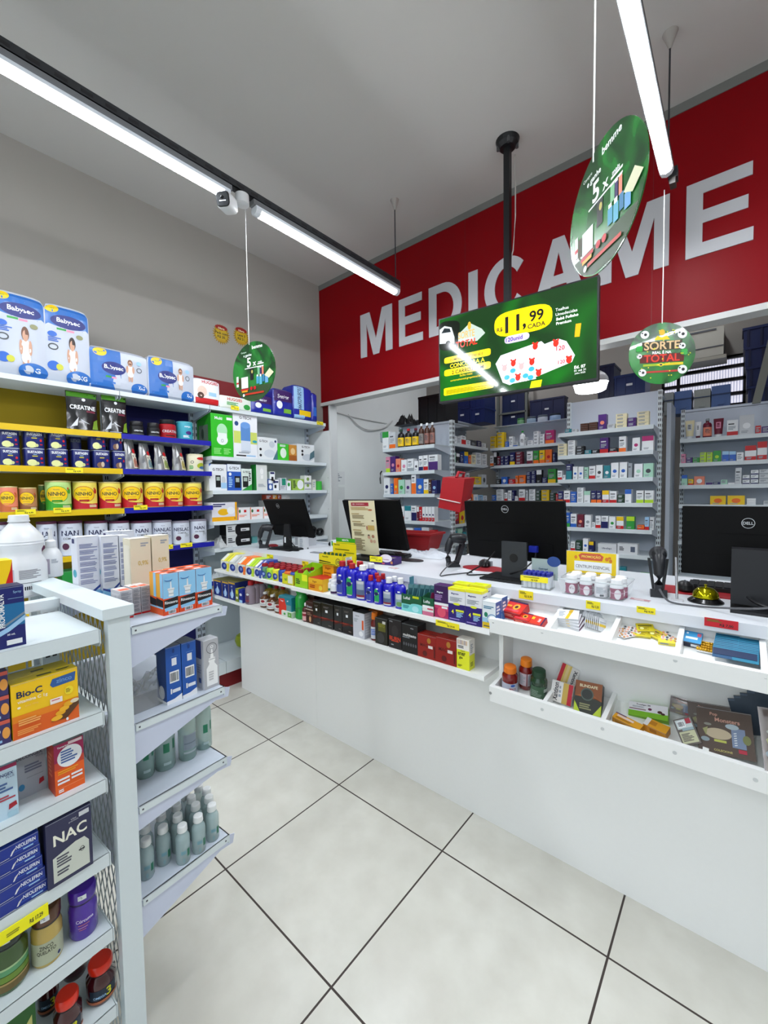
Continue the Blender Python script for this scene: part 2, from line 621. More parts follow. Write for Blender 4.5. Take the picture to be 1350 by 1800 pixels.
def letter(ch, x0, x1, z0, z1, idx):
    m = mat('#b9b9bc', 0.5)
    b = MB()
    f = lambda a, c, d: (x0 + a * (x1 - x0), YF - d, z0 + c * (z1 - z0))
    if ch in LETTERS:
        for P in LETTERS[ch]:
            b.prism(P, f, 0.0, 0.006, m)
    else:
        O, I = (D_OUT, D_IN) if ch == 'D' else (C_OUT, C_IN)
        n = len(O)
        vs = [f(*p, 0.006) for p in O] + [f(*p, 0.006) for p in I] + [f(*p, 0) for p in O] + [f(*p, 0) for p in I]
        fs = []
        last = n if ch == 'D' else n - 1
        for i in range(last):
            j = (i + 1) % n
            fs += [(i, j, n + j, n + i), (i, 2 * n + i, 2 * n + j, j), (n + i, n + j, 3 * n + j, 3 * n + i)]
        if ch == 'C':
            fs += [(0, n, 3 * n, 2 * n), (n - 1, 3 * n - 1, 4 * n - 1, 2 * n - 1)]
        b.add(vs, fs, m)
    o = b.build('sign_letter')
    tag(o, 'grey letter %s raised on the red wall, %s letter of the sign' % (ch, ORD[idx]), 'letter', 'grey letters on the red wall sign')


def xof(px, py):
    return aty(px, py, YF).x


zL1 = aty(1321, 284, YF).z; zL0 = aty(1204, 458, YF).z
for i, (ch, a, c) in enumerate([('M', 633, 689), ('E', 701, 743), ('D', 754, 812), ('I', 824, 840), ('C', 852, 928), ('A', 939, 1028), ('M', 1052, 1175), ('E', 1204, 1322)]):
    letter(ch, xof(a, 500), xof(c, 500), zL0, zL1, i)

# ============================================================ CEILING LIGHTS, TELEVISION, HANGING SIGNS
def tube_light(x, y0, y1, z, n, label, power, rods=(), part_of=None):
    t = thing('tube_light', label, 'ceiling light', (x, y0, z), 0, 'tube lights of the room')
    L = y1 - y0
    em = mat('#f4f9ff', 0.4, emit=power)
    seg = L / n
    for i in range(n):
        a, c = i * seg + 0.012, (i + 1) * seg - 0.012
        b = MB()
        pr = [(-.021, .012), (-.026, -.004), (-.018, -.020), (0, -.027), (.018, -.020), (.026, -.004), (.021, .012)]
        low = [(-.0225, -.011), (-.018, -.020), (0, -.027), (.018, -.020), (.0225, -.011)]
        up = [(-.021, .012), (-.026, -.004), (-.0225, -.011), (.0225, -.011), (.026, -.004), (.021, .012)]
        b.prism(low, lambda p, q, d: (p, d, q), a + 0.03, c - 0.03, em)
        b.prism(up, lambda p, q, d: (p, d, q), a + 0.03, c - 0.03, mat('#e6ecf2', 0.3, emit=3.0))
        # clear ribs of the diffuser
        for side in (-1, 1):
            b.box(side * .0262 - .001, a, -0.004, side * .0262 + .001, c, 0.010, mat('#dfe6ee', 0.3))
        b.build('tube', t, smooth=False)
        for yy in (a, c - 0.03):
            cp = MB()
            cp.prism([(p * 1.06, q * 1.06) for p, q in pr], lambda p, q, d: (p, d, q), yy, yy + 0.03, mat('#dbe0e6', 0.4))
            cp.build('end_cap', t)
    MB().box(-.020, 0, .014, .020, L, .040, mat('#6d6f72', 0.5)).build('housing', t)
    return t


def rail(x, y0, y1, z, label):
    b = MB()
    b.box(-.019, 0, 0, .019, y1 - y0, .004, M_DARK).box(-.019, 0, 0, -.016, y1 - y0, .036, M_DARK).box(.016, 0, 0, .019, y1 - y0, .036, M_DARK)
    for i in range(int((y1 - y0) / 0.08)):
        b.box(-.0195, .03 + i * .08, .012, -.0191, .07 + i * .08, .024, 'black').box(.0191, .03 + i * .08, .012, .0195, .07 + i * .08, .024, 'black')
    o = b.build('light_rail', None, (x, y0, z))
    return tag(o, label, 'rail', 'perforated light rails')


LX1, LX2, LZ = -1.933, -0.278, 2.925
tube_light(LX1, -0.95, 1.135, LZ, 1, 'long lit white tube light running in from the left edge', TUBE)
tube_light(LX1, 1.255, 2.47, LZ, 1, 'shorter lit white tube light between the small camera and the red wall', TUBE)
rail(LX1, -0.95, 2.47, LZ + 0.042, 'dark perforated rail carrying the two tube lights on the left')
tube_light(LX2, 0.3, 2.40, LZ, 1, 'lit white tube light at the upper right above the oval green sign', TUBE)
rail(LX2, 0.3, 2.47, LZ + 0.042, 'dark perforated rail above the tube light at the upper right')
# the shop's further tubes, over the aisles behind the viewer
k = 0
for xx in (-1.933, -0.278, 1.6):
    for yy in ((-3.2, -1.1),) if xx < 1 else ((-3.2, -1.1), (0.3, 2.4)):
        k += 1
        tube_light(xx, yy[0], yy[1], LZ, 1, 'lit tube light over the shop aisle out of view, %s of them' % ORD[k], TUBE)
# dispensary tubes behind the red wall
tube_light(-1.9, 3.15, 4.5, 3.26, 1, 'lit tube light inside the dispensary hidden above the red wall', TUBE_BACK)
tube_light(-0.3, 3.15, 4.5, 3.26, 1, 'lit tube light inside the dispensary above the right shelving', TUBE_BACK * 0.5)


def hang_rod(px, py, x, y, z0, label, r=0.004):
    t = thing('hanging_rod', label, 'rod', (x, y, z0), 0, 'rods hanging the light rails')
    MB().tube([(0, 0, 0), (0, 0, 3.57 - z0)], r, M_DARK).build('rod', t)
    MB().lathe([(.006, 3.50 - z0), (.020, 3.54 - z0), (.032, 3.57 - z0)], mat('#a09a94', 0.7)).build('ceiling_rose', t)
    return t


hang_rod(0, 0, LX1, 2.44, LZ + 0.046, 'thin dark rod from ceiling to the left light rail')
hang_rod(0, 0, LX2, 2.43, LZ + 0.046, 'thin dark rod from ceiling to the right light rail')

# small security camera under the left rail
t = thing('security_camera', 'small white security camera with dark square face under the left rail', 'camera', (LX1, 1.20, LZ - 0.01))
MB().lathe([(.030, -.002), (.034, .0), (.034, .045), (.026, .05)], mat('#d8dadc', 0.4)).build('mount', t, smooth=True)
bm = MB()
bm.lathe([(.030, .0), (.036, .006), (.036, .075), (.030, .085)], mat('#d8dadc', 0.35), power=4, seg=32)
o = bm.build('housing', t, smooth=True)
dirv = Vector((0.55, -0.80, -0.20)).normalized()
o.rotation_euler = dirv.to_track_quat('Z', 'Y').to_euler(); o.location = (-0.012, -0.055, -0.035)
bm = MB()
bm.lathe([(.031, .085), (.033, .087), (.030, .092)], mat('#1e2022', 0.2), power=4, seg=32)
bm.lathe([(.008, .0925), (.006, .094)], mat('#05060a', 0.05), cy=0.006)
bm.box(-.016, -.010, .092, .016, -.007, .0935, mat('#e8f0ff', emit=1.2))
o2 = bm.build('lens_face', t, smooth=False)
o2.rotation_euler = o.rotation_euler; o2.location = o.location

# television on its ceiling pole
tvc = [Vector((-1.492, 2.325, 0)), Vector((-0.566, 2.415, 0))]
TVX = (tvc[1] - tvc[0]); TVW = TVX.length; TVA = math.atan2(TVX.y, TVX.x)
TVZ0, TVZ1 = 2.028, 2.566
TVH = TVZ1 - TVZ0
tvm = (tvc[0] + tvc[1]) / 2
tv = thing('television', 'flat television on a black ceiling pole showing a green advert', 'television', (tvm.x, tvm.y, TVZ0), TVA)
MB().box(-TVW / 2, 0, 0, TVW / 2, .045, TVH, M_BLACK).box(-.28, .045, .06, .28, .075, .42, M_BLACK).build('casing', tv)
tn = Vector((math.sin(TVA), -math.cos(TVA), 0)); tu = TVX.normalized()


def tvuv(cx, cy):
    px, py = 750 + cx / 2.7, 440 + cy / 2.7
    d = ray(px, py)
    tt = (tvc[0] - CAM).dot(tn) / d.dot(tn)
    p = CAM + d * tt
    return (p - tvc[0]).dot(tu) / TVW, (p.z - TVZ0) / TVH


def E_(h, s=0.8):
    return mat(h, 0.12, emit=s, coat=0.6)


def tv_green():
    m = bpy.data.materials.new('m_screen_green'); m.use_nodes = True
    N = m.node_tree.nodes; L = m.node_tree.links; b = N['Principled BSDF']
    tc = N.new('ShaderNodeTexCoord'); n = N.new('ShaderNodeTexNoise'); n.inputs['Scale'].default_value = 2.2; n.inputs['Detail'].default_value = 1
    n.inputs['Distortion'].default_value = 1.5
    L.new(tc.outputs['Object'], n.inputs['Vector'])
    cr = N.new('ShaderNodeValToRGB')
    cr.color_ramp.elements[0].position = .38; cr.color_ramp.elements[0].color = (*rgb('#003d00'), 1)
    cr.color_ramp.elements[1].position = .66; cr.color_ramp.elements[1].color = (*rgb('#008a0a'), 1)
    L.new(n.outputs['Fac'], cr.inputs[0]); L.new(cr.outputs[0], b.inputs['Emission Color'])
    b.inputs['Emission Strength'].default_value = 0.85
    b.inputs['Base Color'].default_value = (0.01, 0.02, 0.01, 1); b.inputs['Roughness'].default_value = 0.06
    return m


sc = MB()
f = lambda u, v, o: (-TVW / 2 + u * TVW, -0.0005 - o, v * TVH)
MG = tv_green()
D = [('r', .010, .022, .990, .985, MG)]


def Q(*pts):
    return [tvuv(*p) for p in pts]


yl = E_('#e8cc00', .85); wh = E_('#f2f6f2', .8); bk = mat('#0a0a08', 0.3, emit=0.02)
def tvrr(x0, y0, x1, y1, col, slope=None):
    # slanted strip between crop points
    D.append(('p', Q((x0, y0[1]), (x1, y1[1]), (x1, y1[0]), (x0, y0[0])), col))
def pill(P4, col, r=0.3):
    c = [Vector(p) for p in P4]
    out = []
    for i in range(4):
        a, b2, c2 = c[i - 1], c[i], c[(i + 1) % 4]
        d1 = (a - b2); d2 = (c2 - b2); L0 = min(d1.length, d2.length) * r
        p0 = b2 + d1.normalized() * L0; p1 = b2 + d2.normalized() * L0
        for k2 in range(6):
            s2 = k2 / 5
            q = p0 * (1 - s2) ** 2 + b2 * 2 * s2 * (1 - s2) + p1 * s2 ** 2
            out.append((q.x, q.y))
    D.append(('p', out, col))
# dark ball and white pickup at the left, hazy
pill(Q((60, 480), (150, 470), (160, 330), (60, 340)), mat('#10180e', .1, emit=.2), .4)
D.append(('p', Q((62, 445), (132, 440), (132, 412), (118, 366), (85, 360), (62, 378)), E_('#c8d0d4', .6)))
D.append(('p', Q((70, 395), (115, 388), (110, 372), (84, 370)), mat('#20282c', .1, emit=.2)))
D.append(('e', *tvuv(102, 445), .020, .040, mat('#101214', .1, emit=.05)))
D.append(('p', Q((150, 400), (205, 345), (262, 372), (278, 392), (240, 430), (150, 436)), E_('#b8c4b8', .45)))
def tvt(s, x0, y0, x1, y1, h, col, bold=True):
    # centred text between crop points (left base, right base), cap height h crop px
    u0, v0 = tvuv(x0, y0); u1, v1 = tvuv(x1, y1)
    u2, v2 = tvuv((x0 + x1) / 2, (y0 + y1) / 2 - h); um, vm = tvuv((x0 + x1) / 2, (y0 + y1) / 2)
    hv = v2 - vm
    D.append(('t', s, (u0 + u1) / 2, (v0 + v1) / 2 + hv / 2, hv, col, abs(u1 - u0), bold))
tvt('SORTE', 150, 425, 228, 405, 34, E_('#c9a25e', .8))
tvt('REAL É NA', 168, 430, 228, 418, 10, wh)
tvt('TOTAL', 140, 466, 240, 446, 32, E_('#d02818', .9))
D.append(('e', *tvuv(203, 358), .012, .045, E_('#d0a030', .7)))
pill(Q((84, 540), (304, 498), (304, 463), (84, 512)), yl)
pill(Q((84, 570), (304, 528), (304, 508), (84, 545)), MG)
pill(Q((84, 600), (304, 560), (304, 525), (84, 570)), yl)
dk = mat('#1c3208', .1, emit=.05)
tvt('COMPRE, CADASTRE-SE E', 96, 532, 284, 494, 13, dk)
tvt('CONCORRA A', 102, 560, 286, 528, 20, yl)
tvt('2 CARROS 0KM', 102, 594, 290, 556, 18, dk)
tvt('Saiba mais:', 150, 600, 226, 588, 11, yl, False)
tvt('sorterealnatotal.grupototal.far.br', 86, 634, 304, 590, 12, yl, False)
pill(Q((82, 692), (318, 652), (318, 618), (82, 656)), yl, .2)
u0, v0 = tvuv(90, 688); u1, v1 = tvuv(310, 628)
D.append(('l', u0 + .005, v0 + .004, u1 - .01, v1 - .004, 4, mat('#8a8a00', .1, emit=.4)))
pill(Q((322, 422), (597, 366), (597, 240), (322, 306)), yl, .42)
tvt('R$', 330, 394, 364, 386, 22, bk)
tvt('11', 366, 398, 448, 378, 78, bk)
tvt(',', 456, 380, 472, 374, 30, bk)
tvt('99', 478, 346, 566, 322, 52, bk)
tvt('CADA', 478, 374, 566, 356, 22, bk)
pill(Q((370, 448), (488, 422), (488, 386), (370, 412)), E_('#c8b8e0', .75), .45)
tvt('120unid', 376, 438, 456, 420, 20, E_('#4a2a90', .6))
for i, s in enumerate(['Toalhas', 'Umedecidas', 'Bebê Fofinho', 'Premium']):
    wd = [62, 104, 112, 78][i]
    tvt(s, 612, 290 + i * 22, 612 + wd, 290 + i * 22 - wd * .2, 14, wh, i > 1)
D.append(('p', Q((702, 412), (726, 410), (734, 346), (708, 350)), E_('#e89a10', .9)))
D.append(('p', Q((490, 655), (542, 648), (548, 614), (498, 622)), E_('#d8d800', .8)))
pk = E_('#e6e6f2', .8)
D.append(('p', Q((328, 540), (352, 500), (545, 432), (560, 446), (625, 420), (664, 432), (704, 498), (690, 530), (470, 622), (452, 612), (395, 640), (362, 628)), pk))
D.append(('p', Q((395, 636), (352, 520), (350, 504), (470, 470), (520, 610)), E_('#f2f0fa', .85)))
for (x, y, c) in [(370, 560, '#e8a0a0'), (412, 536, '#d82818'), (450, 552, '#e8a0a0'), (500, 530, '#d82818'), (532, 582, '#d82818'), (434, 604, '#d82818'), (516, 456, '#d82818'), (614, 442, '#d82818'), (676, 520, '#d82818')]:
    D.append(('e', *tvuv(x, y), .016, .036, E_(c, .8))); D.append(('e', *tvuv(x - 10, y - 14), .006, .012, E_(c, .8))); D.append(('e', *tvuv(x + 10, y - 16), .006, .012, E_(c, .8)))
for (x, y) in [(410, 572), (382, 604), (408, 618), (470, 596), (498, 564), (494, 604)]:
    D.append(('e', *tvuv(x, y), .018, .026, E_('#38a0c8', .8)))
tvt('120', 616, 482, 656, 468, 22, E_('#c8141c', .85))
tvt('120', 622, 546, 660, 532, 18, E_('#c8141c', .85))
tvt('Ed. 07', 700, 566, 756, 554, 15, wh)
tvt('01 até 31', 700, 580, 756, 568, 10, wh, False)
tvt('Julho 2025', 700, 594, 756, 582, 10, wh, False)
sc.decals(D, f, TVW, TVH, off0=0.0003, step=0.00005)
sc.build('screen', tv)
pl = thing('television_pole', 'black steel pole from a round ceiling flange down to the television', 'pole', (-1.10, 2.495, 2.40))
MB().box(-.018, -.018, 0, .018, .018, 1.15, M_BLACK).build('tube', pl)
bm = MB().lathe([(.045, 1.125), (.062, 1.145), (.070, 1.17)], M_BLACK, seg=24)
for a in range(4):
    bm.lathe([(.010, 1.12), (.010, 1.16)], mat('#4a4a4c', .4), cx=.055 * math.cos(a * PI / 2 + .5), cy=.055 * math.sin(a * PI / 2 + .5), seg=8)
bm.build('flange', pl)
MB().box(-.12, -.03, -.10, .12, .018, 0.0, M_BLACK).build('bracket', pl)
wz = [aty(905, 283, 2.62), aty(906, 330, 2.62), aty(906, 380, 2.62), aty(902, 440, 2.62), aty(888, 490, 2.60)]
wz[0].z = 3.565
o = MB().tube([p for p in wz], .004, mat('#b9b6b0', .5)).build('antenna_wire')
tag(o, 'thin pale wire hanging from the ceiling behind the television pole', 'wire')


# round hanging signs
def cord(x, y, z0, z1, label):
    o = MB().tube([(0, 0, 0), (0.001, 0, (z1 - z0) * .5), (0, 0, z1 - z0)], .0022, mat('#e2e2de', .6), 6).build('cord', None, (x, y, z0))
    return tag(o, label, 'cord', 'white cords of the hanging signs')


def blotch(base, dark, scale=6, rough=0.3):
    m = bpy.data.materials.new('m_print'); m.use_nodes = True
    N = m.node_tree.nodes; L = m.node_tree.links; b = N['Principled BSDF']
    tc = N.new('ShaderNodeTexCoord'); n = N.new('ShaderNodeTexNoise'); n.inputs['Scale'].default_value = scale; n.inputs['Detail'].default_value = 2
    n.inputs['Distortion'].default_value = 1.2
    L.new(tc.outputs['Object'], n.inputs['Vector'])
    cr = N.new('ShaderNodeValToRGB')
    cr.color_ramp.elements[0].position = .38; cr.color_ramp.elements[0].color = (*rgb(dark), 1)
    cr.color_ramp.elements[1].position = .62; cr.color_ramp.elements[1].color = (*rgb(base), 1)
    L.new(n.outputs['Fac'], cr.inputs[0]); L.new(cr.outputs[0], b.inputs['Base Color'])
    b.inputs['Roughness'].default_value = rough; b.inputs['Coat Weight'].default_value = 0.5
    return m


def disc(c, yaw, D, label, R=.16, back='#2c6a34', tilt=0.0):
    b = MB()
    n = 56
    pts = [(R * math.cos(2 * PI * i / n), R * math.sin(2 * PI * i / n)) for i in range(n)]
    g = blotch('#22812f', '#123f1c', 7, 0.22)
    b.prism(pts, lambda a, z, d: (a, d, z), 0.0, 0.003, g)
    f = lambda u, v, o: ((u - .5) * 2 * R, -o, (v - .5) * 2 * R)
    b.decals(D, f, 2 * R, 2 * R, off0=.0004, step=.00008)
    o = b.build('hanging_sign', None, c, yaw)
    o.rotation_euler = (tilt, 0, yaw)
    return tag(o, label, 'sign')


W_ = '#f0f2f0'
five = [('p', [(.08, .25), (.92, .25), (.80, .10), (.62, .02), (.38, .02), (.20, .10)], '#2f4a26'),
        ('t', 'Compre', .28, .845, .035, W_, .19, False), ('t', 'bemme', .60, .905, .06, W_, .42, True), ('t', 'e ganhe', .37, .785, .06, W_, .36),
        ('t', '5', .40, .665, .16, '#f8faf8', .16), ('r', .36, .60, .36, .60, W_), ('t', 'x', .53, .625, .065, W_, .09), ('t', 'mais', .66, .64, .035, W_, .14), ('r', .60, .60, .74, .618, W_), ('r', .30, .560, .74, .574, W_),
        ('r', .42, .36, .50, .56, '#17181a'), ('e', .47, .50, .02, .03, '#c8b860'),
        ('r', .09, .28, .14, .46, '#e8e6e6'), ('r', .09, .33, .14, .36, 'red'), ('r', .15, .25, .17, .42, 'brown'), ('r', .18, .26, .20, .42, 'brown'), ('r', .21, .24, .37, .43, W_),
        ('r', .26, .24, .262, .43, 'grey'), ('r', .31, .24, .312, .43, 'grey'),
        ('r', .60, .43, .65, .55, '#7ab88a'), ('r', .655, .42, .69, .54, '#3a2a60'), ('r', .70, .42, .74, .55, 'salmon'),
        ('r', .60, .55, .65, .57, W_), ('r', .655, .54, .69, .56, W_), ('r', .70, .55, .74, .57, W_),
        ('r', .57, .28, .63, .40, '#4aa0c0'), ('r', .64, .26, .70, .39, '#5ab0c8'), ('r', .71, .30, .76, .42, '#3a80a8'), ('r', .77, .27, .84, .38, '#6aa8d8'),
        ('r', .58, .40, .62, .43, W_), ('r', .65, .39, .69, .43, W_), ('r', .78, .38, .83, .42, W_),
        ('p', [(.76, .40), (.88, .50), (.97, .42), (.86, .34)], '#dcdcb8'),
        ('r', .20, .20, .38, .23, 'red'), ('r', .22, .17, .36, .20, '#e0a020'), ('e', .45, .22, .03, .03, 'red'), ('e', .53, .22, .03, .03, 'red'),
        ('r', .30, .115, .74, .145, '#c0341c'), ('e', .265, .12, .025, .025, W_)]
disc(Vector((-1.95, 1.249, 2.098)), math.radians(11.4), five, 'round green hanging sign with white 5x lettering in front of left shelves', R=.154)
disc(Vector((-0.269, 1.179, 2.166)), math.radians(-45.6), five, 'round green hanging sign seen edge-on at the upper right, white 5x lettering')
sorte = [('e', .50, .84, .045, .05, '#d8b030'), ('p', [(.38, .72), (.62, .72), (.57, .79), (.5, .76), (.43, .79)], '#e8c81c'),
         ('r', .20, .55, .80, .70, '#3a3420'), ('t', 'SORTE', .50, .63, .135, '#d8b888', .62), ('t', 'REAL É NA', .50, .522, .055, '#f8f8f0', .44), ('r', .17, .355, .83, .49, '#5a1410'), ('t', 'TOTAL', .50, .425, .125, '#e03a28', .66),
         ('r', .22, .30, .82, .335, '#9ab81c'), ('r', .55, .30, .82, .34, '#d8c81c'), ('p', [(.42, .315), (.49, .345), (.56, .315), (.49, .285)], '#e8d81c'), ('e', .49, .315, .02, .014, '#182848'),
         ('r', .26, .19, .74, .22, '#b83028'), ('e', .235, .20, .022, .022, W_)]
for (u, v, r) in [(.24, .82, .065), (.80, .79, .07), (.81, .22, .07), (.21, .20, .06), (.16, .47, .04), (.80, .60, .05)]:
    sorte += [('e', u, v, r, r, '#e6e8e6'), ('e', u + .01, v, r * .35, r * .35, '#1c1c1c'), ('e', u - r * .6, v + r * .4, r * .2, r * .2, '#1c1c1c')]
for (u, v) in [(.16, .59), (.83, .50)]:
    for a in range(4):
        sorte.append(('e', u + .028 * math.cos(a * PI / 2 + .7), v + .028 * math.sin(a * PI / 2 + .7), .03, .03, '#2fa040'))
rr = random.Random(3)
for i in range(26):
    u, v = rr.uniform(.08, .92), rr.uniform(.08, .92)
    if (u - .5) ** 2 + (v - .5) ** 2 < .2:
        sorte.append(('e', u, v, .010, .010, '#e0e028'))
disc(Vector((-0.296, 2.475, 2.118)), math.radians(30), sorte, 'round green hanging sign reading SORTE REAL É NA TOTAL before the opening', R=.149)
cord(-1.975, 1.243, 2.24, LZ + .05, 'white cord holding the round green sign by the left shelves')
cord(-0.3005, 1.2115, 2.30, LZ + .05, 'white cord holding the edge-on green sign at the upper right')
cord(-0.296, 2.474, 2.262, LZ - .03, 'thin white cord holding the SORTE TOTAL sign')
b = MB().box(-.018, -.02, 0, .018, .03, .05, M_DARK).box(-.012, -.03, -.03, .012, .02, 0, mat('#3a3632', .5))
tag(b.build('rail_clamp', None, (LX2 + 0.02, 2.44, LZ - 0.02)), 'dark clamp at the end of the upper right tube light', 'clamp')

# ============================================================ LEFT WALL SHELVING
XS = -3.0            # front edge of the shelves
XB = -3.28           # back boards


def slotted(b, x, y, z0, z1, w=.03, d=.03, axis='x', step=.05):
    """upright with slots on the face that looks to +axis / -y"""
    b.box(x, y, z0, x + d, y + w, z1, M_METALB)
    n = int((z1 - z0) / step)
    for i in range(n):
        zz = z0 + (i + .3) * step
        if axis == 'x':
            b.box(x + d, y + w * .2, zz, x + d + .0006, y + w * .42, zz + step * .5, 'black')
            b.box(x + d, y + w * .58, zz, x + d + .0006, y + w * .8, zz + step * .5, 'black')
        else:
            b.box(x + d * .2, y - .0006, zz, x + d * .42, y, zz + step * .5, 'black')
            b.box(x + d * .58, y - .0006, zz, x + d * .8, y, zz + step * .5, 'black')


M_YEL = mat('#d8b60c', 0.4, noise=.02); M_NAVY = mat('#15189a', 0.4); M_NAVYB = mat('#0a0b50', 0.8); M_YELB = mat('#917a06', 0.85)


def wall_unit(name, label, y0, y1, zs, edge, back, parts_back=True, zback=2.1):
    t = thing(name, label, 'shelving', (XS, y0, 0), 0, 'wall shelving on the left')
    L = y1 - y0
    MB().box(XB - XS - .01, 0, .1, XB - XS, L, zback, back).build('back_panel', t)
    for yy in (0.004, L - .034):
        ub = MB()
        slotted(ub, XB - XS, yy, 0, zback, .03, .025)
        ub.build('upright', t)
    for z in zs:
        e = edge if z < 2 else M_METAL
        s = MB().box(XB - XS + .002, 0.002, z - .028, -.001, L - .002, z, M_METAL, front=M_METAL)
        o = s.build('shelf', t)
        if e is not M_METAL:
            MB().box(-.001, 0.002, z - .031, .0025, L - .002, z + .003, e).build('price_strip', o)
        for yy in (.006, L - .010):
            br = MB()
            br.prism([(XB - XS + .002, z - .028), (-.01, z - .028), (-.01, z - .045), (XB - XS + .002, z - .095)], lambda p, q, d, yy=yy: (p, yy + d, q), 0, .003, M_METALB)
            br.build('bracket', o)
    MB().box(XB - XS, 0, .0, .09, L, .12, mat('#7c0f18', .5)).build('kick_plate', t)
    MB().box(XB - XS, 0.002, .12, .12, L - .002, .21, M_METAL).build('base_deck', t)
    return t


ZL = [2.12, 1.85, 1.625, 1.372, 1.10, .80]
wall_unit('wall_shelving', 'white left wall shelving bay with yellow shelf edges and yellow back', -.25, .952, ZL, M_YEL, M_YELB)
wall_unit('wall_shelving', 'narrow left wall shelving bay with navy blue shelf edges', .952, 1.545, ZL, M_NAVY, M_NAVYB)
wall_unit('wall_shelving', 'grey left wall shelving bay nearest the red wall', 1.545, 2.69, [2.12, 1.745, 1.486, 1.25, 1.045, .72], M_METAL, M_METAL)
wall_unit('wall_shelving', 'left wall shelving bay with yellow edges out of view', -1.46, -.26, ZL, M_YEL, M_YELB)
b = MB().box(XB, 2.70, 0, XS + .03, 2.718, 2.05, mat('#d5d7d6', .45))
for zz in (1.60, 1.45, 1.30):
    b.box(XS + .0, 2.6994, zz, XS + .006, 2.70, zz + .006, 'dgrey')
tag(b.build('side_panel', None), 'plain white upright panel closing the end of the grey wall shelving', 'panel')
b = MB().box(XW + .001, 1.56, 2.12, XW + .016, 2.55, 2.40, mat('#7a0d14', .5))
tag(b.build('header_board', None), 'dark red board on the wall behind the diaper and wipe packs', 'board')

# star-shaped offer stickers on the wall
for i, (px, py, ln) in enumerate([(389, 588, ['Pack com', 'R$ 20,']), (424, 592, ['Leve 3', 'R$ 21,'])]):
    p = atx(px, py, XW)
    n = 24
    P = []
    for j in range(2 * n):
        r = .080 if j % 2 else .058
        P.append((r * math.cos(PI * j / n), r * 1.05 * math.sin(PI * j / n)))
    b = MB().prism(P, lambda a, c, d: (a, d, c), 0, .0015, mat('#9a780a', .7))
    f = lambda u, v, o: ((u - .5) * .16, -o, (v - .5) * .16)
    b.decals([('e', .5, .5, .34, .34, '#b89a14'), ('e', .5, .84, .34, .13, '#8a1414'), ('t', 'Oferta', .5, .80, .10, 'cream', .5), ('t', ln[0], .5, .56, .13, 'black', .75), ('t', ln[1], .5, .36, .15, 'black', .62), ('e', .5, .18, .3, .06, '#b08a10')], f, .16, .16)
    o = b.build('offer_sticker', None, (XW + .002, p.y, p.z), PI / 2)
    tag(o, ['yellow star-shaped offer sticker on the wall, the left one', 'yellow star-shaped offer sticker beside the round green sign'][i], 'sticker', 'star stickers on the wall')


def bilin(P, nx, nz):
    # follows the facets of a pillowed face exactly
    def f(u, v, o):
        i = min(max(int(u * nx), 0), nx - 1); j = min(max(int(v * nz), 0), nz - 1)
        a, b = u * nx - i, v * nz - j
        q = [Vector(P((i + di) / nx, (j + dj) / nz)) for dj in (0, 1) for di in (0, 1)]
        r = (q[0] * (1 - a) + q[1] * a) * (1 - b) + (q[2] * (1 - a) + q[3] * a) * b
        return (r.x, r.y - o, r.z)
    return f


# ---- soft packs (diapers): rounded, pillowy boxes
def soft_pack(w, d, h, base, F=(), L=(), bulge=.012, name='diaper_pack', top=None):
    b = MB()
    nx, nz = 14, 14
    def P(u, v, side):
        # u across, v up; pillow towards the viewer, rounded corners
        x = (u - .5) * w; z = v * h
        k = (1 - (2 * u - 1) ** 4) * (1 - (2 * v - 1) ** 6)
        y = -bulge * k - .0016 * math.sin(u * 23 + v * 9) * math.sin(v * 31) * k
        e = 1 - .10 * max(0, (v - .9) / .1) ** 2 * 1.0
        x *= e * (1 - .03 * (2 * v - 1) ** 6)
        if side:
            y = d - y
        z -= .02 * h * (2 * u - 1) ** 4 if v > .9 else 0
        return (x, y + (.02 if v in (0, 1) else 0) * (1 if not side else -1), z)
    for side in (0, 1):
        vs = [P(i / nx, j / nz, side) for j in range(nz + 1) for i in range(nx + 1)]
        fs = []
        for j in range(nz):
            for i in range(nx):
                a = j * (nx + 1) + i
                fs.append((a, a + 1, a + nx + 2, a + nx + 1))
        b.add(vs, fs, base)
    # edge band
    ring = [(0, j / nz) for j in range(nz + 1)] + [(i / nx, 1) for i in range(1, nx + 1)] + [(1, 1 - j / nz) for j in range(1, nz + 1)] + [(1 - i / nx, 0) for i in range(1, nx)]
    vs = []
    for u, v in ring:
        vs += [P(u, v, 0), P(u, v, 1)]
    m = len(ring)
    b.add(vs, [(2 * i, 2 * ((i + 1) % m), 2 * ((i + 1) % m) + 1, 2 * i + 1) for i in range(m)], top or base)
    f = bilin(lambda u, v: P(u, v, 0), nx, nz)
    b.decals(F, f, w, h, off0=.0012, step=.00016, grid=(14, 14))
    return b


def smooth_all(o):
    o.data.polygons.foreach_set('use_smooth', [True] * len(o.data.polygons))
    o.data.set_sharp_from_angle(angle=math.radians(40))
    return o


PLAST = mat('#bcc3d0', .3, coat=.1); PBLUE = mat('#2468b8', .3, coat=.1); SKIN = '#c99a80'


